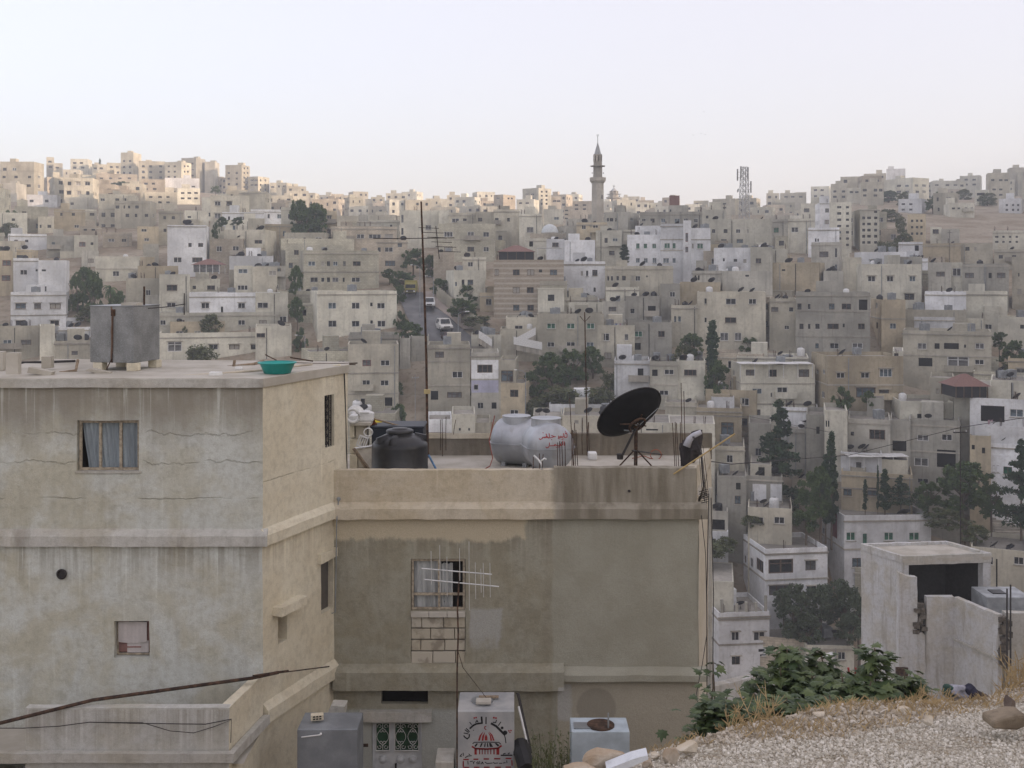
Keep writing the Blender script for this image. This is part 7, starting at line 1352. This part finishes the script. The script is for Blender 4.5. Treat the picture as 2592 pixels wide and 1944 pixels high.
wobble(slabp([Cr-e1*.45,Cr,Cr+e2*.35,Cr-e1*.45+e2*.35],zg,zR-.48).build('right_pier',M_ru,ru),.02,1.3,.2)
for k in range(12): a=A+e1*(.5+.5*RNG.random())+e2*(2.4-.02*k); z=zR-.75-RNG.random()*.55; MB().box(a.x-.05,a.x+.05,a.y,a.y+.02,z,z+.09).build('lattice_hole',M_white,ru)
d1=DR-.9; p1=P(2276,1450,d1); p2=P(2322,1462,d1)
b=MB().prism([(p1.x,zg),(p2.x,zg),(p2.x,p2.z),(p2.x-.5,p2.z+.05),(p1.x,p1.z)],'y',d1,d1+.45); wobble(b.build('broken_wall',M_ru,ru),.05,1.4,.2)
q0,q1,q2=P(2322,1605,d1),P(2345,1514,d1),P(2414,1511,d1); zp=q2.z
b=MB().prism([(p2.x+.002,zg),(q1.x,zg),(q1.x,q0.z-.1),(p2.x+.3,q0.z+.1),(p2.x+.002,q0.z)],'y',d1+.06,d1+.4); wobble(b.build('broken_wall',M_ru,ru),.05,1.4,.2)
wobble(MB().box(q1.x+.002,q2.x,d1-.02,d1+.3,zg,zp).build('parapet_wall',M_ru,ru),.04,1.0,.2)
q3=gp(2526,1556,zp); pq=V(q2.x,d1,0); dirw=(q3-pq).normalized(); nw=V(dirw.y,-dirw.x,0)
wobble(slabp([pq+V(.002,-.02,0),q3,q3-nw*.3,pq-nw*.3+dirw*.01],zg,zp+.002).build('parapet_wall',M_ru,ru),.04,1.0,.2)
zl=P(0,1612,d1).z; wobble(slabp([pq+dirw*.1+nw*.12,q3+nw*.12,q3,pq+dirw*.1],zl-.14,zl).build('wall_ledge',M_led,ru),.03,1.6,.2)
for k in range(14):
    p=P(2316+RNG.uniform(0,24),1598-k*5.2+RNG.uniform(-3,3),d1); o=MB().box(p.x-.14,p.x+.18,d1-.06+RNG.uniform(-.05,.05),d1+.3,p.z-.11,p.z+.09).build('exposed_stone',M_rub,ru); wobble(o,.05,4,.14)
for k in range(12):
    p=P(2534+RNG.uniform(0,16),1566+k*10,q3.y); o=MB().box(p.x-.2,p.x+.22,q3.y-.1+RNG.uniform(-.1,.1),q3.y+.4,p.z-.15,p.z+.12).build('exposed_stone',M_rub,ru); wobble(o,.06,4,.14)
xr=P(2552,0,q3.y).x; wobble(MB().box(xr,xr+3,q3.y+.3,q3.y+.7,zg,P(0,1556,q3.y).z).build('parapet_wall',M_led,ru),.04,1.0,.25)
hp=P(2283,1708,d1); MB().box(hp.x-.35,hp.x+.3,d1-.12,d1+.02,hp.z-.7,hp.z+.42).build('small_window',M_rust,ru)
a=P(2498,1512,58); rt=thing('steel_water_tank',(a.x+1.2,59,a.z-1),0,'pale square tank on the ruin at the right edge','water tank'); o=MB().box(a.x,a.x+2.4,58,60,a.z-1.0,a.z).build('tank',galv('pale_tank_steel',(.42,.44,.45),.1,.2,.6),rt); bevel(o,.03); MB().box(a.x+.6,a.x+1.3,58.6,59.3,a.z+.001,a.z+.05).build('hatch',M_black,rt)
for i,(x,y0,y1,d) in enumerate([(2549,1490,1830,54.5),(2558,1480,1830,54.8),(2523,1415,1600,61.5)]): tag(MB().tube([P(x,y1,d),P(x,y0,d)],.045,6).build('iron_post',M_iron),['left one of two iron posts at the ruin','right one of two iron posts at the ruin','short iron post behind the ruin roof'][i],'post')
# boundary wall below the bushes
g0,g1,g2=P(1770,1752,26),P(2115,1714,28.5),P(2230,1745,29); wobble(slabp([V(g0.x,26,0),V(g1.x,28.5,0),V(g1.x,28.75,0),V(g0.x,26.25,0)],-16,g0.z+.02).build('boundary_wall',M_ru,None),.03,1,.2)
ob=bpy.context.scene.objects['boundary_wall']; tag(ob,'low white-topped boundary wall behind the fig bushes','wall')
tag(MB().tube([P(2147,1690,27.5),P(2150,1712,27.5),P(2157,1716,27.5),P(2164,1712,27.5),P(2166,1690,27.5)],.03,6).build('red_loop',M_redp,None,True),'red U-shaped loop hanging on the boundary wall','loop')
# ------------------------------------------------------------------ gravel bank
EP=[(-6,5.2),(-2,6.0),(0.0,6.6),(.6,7.2)]
def plane_z(Y,X=0): return -2.0-.2*Y
def dplane(py): return 2.0/((py-HY)/F-.2)
for px,py in [(1500,1944),(1640,1898),(1772,1872),(1870,1843),(2045,1801),(2130,1785),(2274,1783),(2373,1776),(2507,1762),(2592,1738)]:
    d=dplane(py); EP.append(((px-CX)/F*d,d))
EP+=[(9,11.6),(14,12)]
EXs=[e[0] for e in EP]; EYs=[e[1] for e in EP]
def bank_z(X,Y):
    e=float(np.interp(X,EXs,EYs)); z=plane_z(min(Y,e))
    if Y>e: z-= .62*(Y-e)+.25*max(0,Y-e-1)
    z+= .05*mn.noise(V(X*.8,Y*.8,0))+.018*mn.noise(V(X*3.1,Y*3.1,2))
    return z
gx=np.arange(-6,9.01,.09); gy=np.concatenate([np.arange(-3,6.5,.5),np.arange(6.5,12.6,.075),np.arange(12.6,16.6,.4)])
b=MB(); b.v=[(x,y,bank_z(x,y)) for y in gy for x in gx]; n=len(gx); b.f=[(j*n+i,j*n+i+1,(j+1)*n+i+1,(j+1)*n+i) for j in range(len(gy)-1) for i in range(n-1)]; b.m=[0]*len(b.f)
def bankmat():
    t=NT('gravel_soil',.96,.1); p=t.pos(); a=t.noise(p,2.2,7,.65); g=t.noise(p,18,6,.7); v=t.n('TexVoronoi'); t.L(p,v.inputs[0]); v.inputs['Scale'].default_value=42
    c=t.mix(t.ramp(a,.4,.62),(.40,.33,.23),(.54,.48,.38)); c=t.mix(t.ramp(g,.4,.68,0,.8),c,(.55,.52,.46)); c=t.mix(t.ramp(v.outputs['Distance'],.25,.6,0,.6),c,(.16,.13,.09)); t.col(c); t.bump(t.math('SUBTRACT',g,v.outputs['Distance']),.8,.02); return t.mat
bank=b.build('gravel_bank',bankmat(),None,True); tag(bank,kind='structure')
rs_=np.random.RandomState(4)
def stones(N,pick,name,smin,smax,mat,label):
    oc=np.array([(1,0,0),(-1,0,0),(0,1,0),(0,-1,0),(0,0,1),(0,0,-1),(.62,.62,.45),(-.62,.62,.4),(.6,-.62,.42),(-.6,-.6,.45)],float)
    from itertools import product
    bm=bmesh.new(); 
    for q in oc: bm.verts.new(q)
    r=bmesh.ops.convex_hull(bm,input=bm.verts); bm.verts.ensure_lookup_table(); bm.verts.index_update(); fc=[[v.index for v in f.verts] for f in bm.faces]; base=np.array([v.co[:] for v in bm.verts]); bm.free()
    VS=[];FS=[];k=0;i=0
    while i<N:
        X,Y=pick()
        if X is None: i+=1; continue
        s=smin+(smax-smin)*rs_.rand()**3.4; sc=s*(0.65+.6*rs_.rand(3)); sc[2]*=.8; q,_=np.linalg.qr(rs_.randn(3,3)); pts=(base*(1+.22*rs_.randn(*base.shape)))@np.diag(sc)@q+np.array([X,Y,bank_z(X,Y)+s*.25]); VS.append(pts); FS+=[[a+k for a in f] for f in fc]; k+=len(base); i+=1
    me=bpy.data.meshes.new(name); me.from_pydata(np.concatenate(VS).tolist(),[],FS); me.materials.append(mat); o=bpy.data.objects.new(name,me); link(o); tag(o,label,kind='stuff'); return o
def stmat(name,c1,c2):
    t=NT(name,.95,.12); i=t.n('NewGeometry').outputs['Random Per Island']; c=t.mix(i,c1,c2); c=t.mix(t.ramp(t.noise(t.pos(),60,3),.4,.7,0,.3),c,tuple(q*.6 for q in c1)); t.col(c); return t.mat
def whitezone(X,Y):                     # photo row below the border of the clean white gravel
    px=CX+F*X/Y; py=HY-bank_z(X,Y)/Y*F
    return py-float(np.interp(px,[1500,1772,2000,2150,2300,2450,2592],[1930,1880,1872,1862,1832,1802,1770]))
def pickw():
    for _ in range(60):
        Y=7.4+3.4*rs_.rand(); X=.3+5.0*rs_.rand(); px=CX+F*X/Y
        if 1480<px<2640 and whitezone(X,Y)>rs_.randn()*7 and (mn.noise(V(X*1.7,Y*1.7,9))>-.22 or rs_.rand()<.35): return X,Y
    return None,None
def pickd():
    for _ in range(60):
        X=.0+6.0*rs_.rand(); e=float(np.interp(X,EXs,EYs)); Y=e-2.2*rs_.rand()+.35*rs_.rand()
        if whitezone(X,Y)<6: return X,Y
    return None,None
stones(30000,pickw,'white_gravel',.004,.020,stmat('white_limestone_gravel',(.44,.40,.325),(.74,.70,.62)),'loose white limestone gravel')
stones(5200,pickd,'dry_rubble',.006,.032,stmat('tan_gravel',(.34,.28,.20),(.62,.57,.49)),'tan rubble along the bank edge')
def rock(px,py,d,size,label,mat,seed,stretch=(1,1,1),name='rock'):
    p=P(px,py,d); r=random.Random(seed); bm=bmesh.new(); bmesh.ops.create_icosphere(bm,subdivisions=3,radius=1)
    pl=[(Vector((r.gauss(0,1),r.gauss(0,1),r.gauss(0,1))).normalized(),r.uniform(.5,.85)) for _ in range(13)]
    for v in bm.verts:
        c=v.co.copy()
        for n_,h in pl:
            k=c.dot(n_)-h
            if k>0: c-=n_*k
        c+=mn.noise_vector(c*3)*.04; v.co=Vector((c.x*stretch[0],c.y*stretch[1],c.z*stretch[2]))*size
    me=bpy.data.meshes.new(name); bm.to_mesh(me); bm.free(); me.materials.append(mat); o=bpy.data.objects.new(name,me); link(o); o.location=p; return tag(o,label,'rock')
def rockmat(name,c1,c2):
    t=NT(name,.93,.12); p=t.obj(); a=t.noise(p,9,7,.7); b=t.noise(p,2.5,4); c=t.mix(t.ramp(b,.4,.6),c1,c2); c=t.mix(t.ramp(a,.5,.7,0,.5),c,tuple(q*.6 for q in c1)); t.col(c); t.bump(a,.7,.02); return t.mat
R1=rockmat('orange_limestone',(.38,.29,.20),(.50,.44,.36)); R2=rockmat('pale_limestone',(.50,.42,.31),(.64,.58,.48)); R3=rockmat('brown_limestone',(.17,.135,.095),(.27,.22,.16))
rock(1540,1924,7.8,.15,'large orange-brown rock at the left end of the gravel bank',R1,1,(1.25,.8,.6)); rock(1470,1950,7.6,.11,'pale brown rock behind the large orange rock',R1,2,(1.3,.8,.45)); rock(1700,1915,8.0,.075,'upright tan rock at the left gravel edge',R1,3,(.9,.8,1.1)); rock(1738,1893,8.2,.085,'pale angular rock next to the upright tan rock',R2,4,(1.2,.8,.75)); rock(1660,1912,8.1,.04,'small white rock left of the upright tan rock',R2,5,(1.3,.9,.7)); rock(1640,1935,7.8,.05,'tan pebble below the white slab',R1,6)
tag(wobble(MB().prism([rpt(1535,1948,7.6),rpt(1600,1922,7.6),rpt(1640,1912,7.6),rpt(1642,1922,7.6),rpt(1580,1950,7.6)],'y',7.6,7.72).build('white_slab',rockmat('white_slab_stone',(.66,.68,.70),(.74,.75,.76))),.006,6,.05),'thin white stone slab lying by the orange rock','slab')
br=wobble(bevel(MB().prism([rpt(2512,1846,8.6),rpt(2574,1851,8.6),rpt(2600,1840,8.6),rpt(2600,1812,8.6),rpt(2570,1811,8.6),rpt(2514,1826,8.6)],'y',8.6,8.8).build('rock',R3),.02),.012,5,.05); tag(br,'brown rectangular rock at the right edge of the gravel','rock')
rock(2556,1786,9.0,.10,'dark pointed stone standing on the brown rock',rockmat('dark_stone',(.13,.10,.085),(.2,.16,.13)),8,(.5,.5,1.2)); rock(2285,1797,9.6,.07,'white rock on the crest of the bank',R2,9,(1.4,.9,.7)); rock(2075,1808,9.3,.05,'small tan rock on the crest of the bank',R2,10,(1.4,.9,.6)); rock(2350,1822,9.0,.05,'small pale rock right on the white gravel border',R2,11)
# ------------------------------------------------------------------ fig shrubs, dry stems, dry grass
def figleaf():
    pr=[(0,0),(.12,.06),(.34,.02),(.30,.20),(.50,.34),(.30,.42),(.30,.66),(.14,.60),(0,1.0),(-.14,.60),(-.30,.66),(-.30,.42),(-.50,.34),(-.30,.20),(-.34,.02),(-.12,.06)]
    vs=[(x,y,-.22*abs(x)-.25*(y-.4)**2) for x,y in pr]+[(0,.3,.03)]; n=len(pr); return MB().add(vs,[(i,(i+1)%n,n) for i in range(n)])
def leafm(name,c1,c2):
    t=NT(name,.55,.35); r=t.n('ObjectInfo').outputs['Random']; i=t.n('NewGeometry').outputs['Random Per Island']; t.col(t.mix(t.math('FRACT',t.math('ADD',r,i)),c1,c2)); return t.mat
M_fig=leafm('fig_leaf_green',(.028,.052,.016),(.085,.115,.036)); FIG=figleaf().mesh('leaf',[M_fig])
def fig(px,ytop,ybot,d,wpx,n_sep,n_bulk,label,seed,narrow=False):
    r=random.Random(seed); base=P(px,ybot,d); top=P(px,ytop,d); H=top.z-base.z; Wm=wpx/F*d/2; t=thing('fig_shrub',base,0,label,'fig shrub'); st=MB(); tips=[]
    ns=3 if narrow else 7
    for k in range(ns):
        a=k*2.4+r.random(); R_=Wm*(.15 if narrow else r.uniform(.2,.95)); h=H*(1 if k==0 else r.uniform(.5,.92)); e=V(math.cos(a)*R_*(0 if k==0 else 1),math.sin(a)*R_*.6*(0 if k==0 else 1),h); m=e*.5+V(r.uniform(-.1,.1),r.uniform(-.1,.1),.05); st.tube([(0,0,-.4),m,e],.018,5,r2=.007); tips.append((m,e))
    st.build('stems',M_bark,t,fix=False)
    def place():
        m,e=r.choice(tips if not narrow or r.random()<.4 else tips[:1]); q=r.uniform(.0,1)**.7; p=m.lerp(e,q) if r.random()<.8 else V(0,0,0).lerp(m,r.random()); a=r.uniform(0,6.283); el=r.uniform(-.7,.35); return p,a,el,r.uniform(.10,.175)
    for k in range(n_sep):
        p,a,el,s=place(); out=V(math.cos(a),math.sin(a),0)*s*r.uniform(.3,1.1); o=bpy.data.objects.new('leaf',FIG); o.location=p+out+V(0,0,r.uniform(-.03,.03)); o.rotation_euler=(el+r.uniform(-.3,.3),r.uniform(-.4,.4),a-math.pi/2); o.scale=(s,s,s); link(o,t)
    if n_bulk:
        b=MB(); f=figleaf()
        for k in range(n_bulk):
            p,a,el,s=place(); p=p+V(r.gauss(0,.16),r.gauss(0,.12),r.gauss(0,.12)); p.z=min(p.z,H*.93); M=Matrix.Translation(p)@Matrix.Rotation(a,4,'Z')@Matrix.Rotation(el,4,'X')@Matrix.Scale(s,4); b.add([M@Vector(v) for v in f.v],f.f)
        o=put('foliage',b.mesh('foliage',[M_fig]),t,(0,0,0)); o['kind']='stuff'
for k,(x,yt_,yb_,d,w,a,b_,l,nr) in enumerate([(1992,1645,1900,12.6,60,170,0,'tall upright fig shoot left in the clump',True),(2078,1655,1900,12.8,56,160,0,'upright fig shoot before the low cream house',True),(2214,1640,1900,12.2,50,150,0,'slender fig stem before the white ruin wall',True),(2290,1700,1890,12.4,90,120,160,'fig shrub at the foot of the ruin wall',False),
  (1975,1690,1930,12.4,110,110,420,'bushy fig shrub under the tall left shoot',False),(2055,1700,1930,12.2,120,110,420,'bushy fig shrub between the two upright shoots',False),(2130,1702,1930,12.0,120,110,420,'bushy fig shrub in the middle of the clump',False),(2205,1725,1900,11.8,100,110,300,'low fig shrub under the slender stem',False),
  (1840,1765,1960,12.4,130,90,420,'dark spreading fig shrub beside the grey pole',False),(1910,1755,1960,12.2,130,90,420,'dark fig shrub behind the bare dry stems',False),(1990,1765,1950,11.4,150,100,420,'lowest fig foliage along the left bank edge',False),(2100,1760,1940,11.2,150,100,420,'lowest fig foliage along the middle bank edge',False),(1805,1672,1960,14.0,60,26,0,'sparse fig branch close to the grey pole',True)]): fig(x,yt_,yb_,d,w,int(a*1.5),int(b_*1.7),l,k+1,nr)
M_dry=plain('dry_straw',(.44,.33,.18),.9,.1,0,.25,3)
dg=random.Random(17)
def dryplant(px,py,d,hp,n,label,spread=1.0):
    base=P(px,py,d); t=thing('dry_shrub',base,0,label,'dry shrub'); b=MB(); H=hp/F*d
    for k in range(n):
        a=dg.uniform(-1,1)*spread; c=V(math.sin(a),dg.uniform(-.3,.3),math.cos(a)).normalized(); L=H*dg.uniform(.5,1.05); pts=[V(0,0,-.05)]
        for j in range(4): c=(c+V(dg.gauss(0,.16),dg.gauss(0,.1),dg.gauss(0,.1))).normalized(); pts.append(pts[-1]+c*L/4)
        b.tube(pts,.007,4,r2=.003)
        for j in (2,3):
            for _ in range(2): q=(c+V(dg.gauss(0,.8),dg.gauss(0,.4),dg.gauss(0,.6))).normalized()*L*.3; b.tube([pts[j],pts[j]+q*.5,pts[j]+q+V(0,0,.02)],.004,4,r2=.0015)
    b.build('twigs',M_dry,t,fix=False)
dryplant(1905,1845,9.3,115,8,'tall bare dry stems beside the grey pole, left',.6); dryplant(1950,1840,9.4,120,6,'tall bare dry stems in front of the bushy fig',.5); dryplant(1850,1850,9.2,85,7,'low dry twigs right of the middle house corner',1.0)
dryplant(2320,1790,10.3,75,16,'dry thorny twigs at the foot of the ruin',1.3); dryplant(2380,1785,10.6,66,14,'dry twigs in front of the rag heap',1.3); dryplant(2580,1745,10.9,130,16,'tall dry grass stems at the right edge',.5); dryplant(2545,1755,10.8,90,12,'dry stems left of the right edge grass',.6); dryplant(2240,1788,10.2,45,8,'short dry twigs on the bank crest',1.1)
# dry grass
b=MB(); gr=random.Random(23)
for k in range(5200):
    X=gr.uniform(.3,5.6); e=float(np.interp(X,EXs,EYs)); Y=e-abs(gr.gauss(0,.75))+.15
    if whitezone(X,Y)>8 or mn.noise(V(X*1.3,Y*1.3,5))<-.12: continue
    z=bank_z(X,Y); h=gr.uniform(.02,.09); a=gr.uniform(0,6.28); l=V(math.cos(a),math.sin(a),0)*h*gr.uniform(.2,1.2); w=V(-math.sin(a),math.cos(a),0)*.0022; p=V(X,Y,z-.005); b.add([p-w,p+w,p+l*.5+V(0,0,h*.7)+w*.7,p+l+V(0,0,h)],[(0,1,2,3)])
o=b.build('dry_grass',M_dry); tag(o,'short dry yellow grass on the bank',kind='stuff')
# weeds by the blue tank
b=MB()
for k in range(60):
    p=P(gr.uniform(1352,1440),1975,18.9+gr.uniform(-.3,.3)); h=gr.uniform(.3,.95); q=V(gr.gauss(0,.12),gr.gauss(0,.1),h); b.tube([p,p+q*.5,p+q],.006,4,r2=.002)
    for j in range(7): s=p+q*gr.uniform(.3,1); l=V(gr.gauss(0,.05),gr.gauss(0,.05),gr.gauss(.02,.04)); w=V(.012,.012,0); b.add([s-w,s+l*.5+w,s+l,s+l*.5-w],[(0,1,2,3)])
tag(b.build('weed_clump',LB),'green-yellow weeds left of the pale blue tank','weeds')
# rag heap by the ruin
rgh=thing('rag_heap',P(2440,1775,11.4),0,'heap of dark and blue rags and bags before the ruin','rag heap')
for i,(x,y,s,c) in enumerate([(2425,1752,.09,(.30,.30,.33)),(2452,1750,.08,(.045,.045,.065)),(2470,1762,.08,(.06,.05,.05)),(2404,1748,.07,(.04,.07,.055)),(2440,1768,.09,(.10,.08,.06)),(2490,1770,.06,(.12,.1,.08))]):
    p=P(x,y,11.4); bm=bmesh.new(); bmesh.ops.create_icosphere(bm,subdivisions=3,radius=s*1.2)
    for v in bm.verts: v.co=v.co*(1+.5*mn.noise(v.co*14+V(i*3,0,0)))+p; 
    for v in bm.verts: v.co.z=p.z+(v.co.z-p.z)*.7
    me=bpy.data.meshes.new('rag'); bm.to_mesh(me); bm.free(); me.materials.append(cloth('rag_cloth_%s'%'abcdef'[i],c,.3)); o=bpy.data.objects.new('rag',me); link(o,rgh); o.matrix_parent_inverse=Matrix.Translation(rgh.location).inverted()
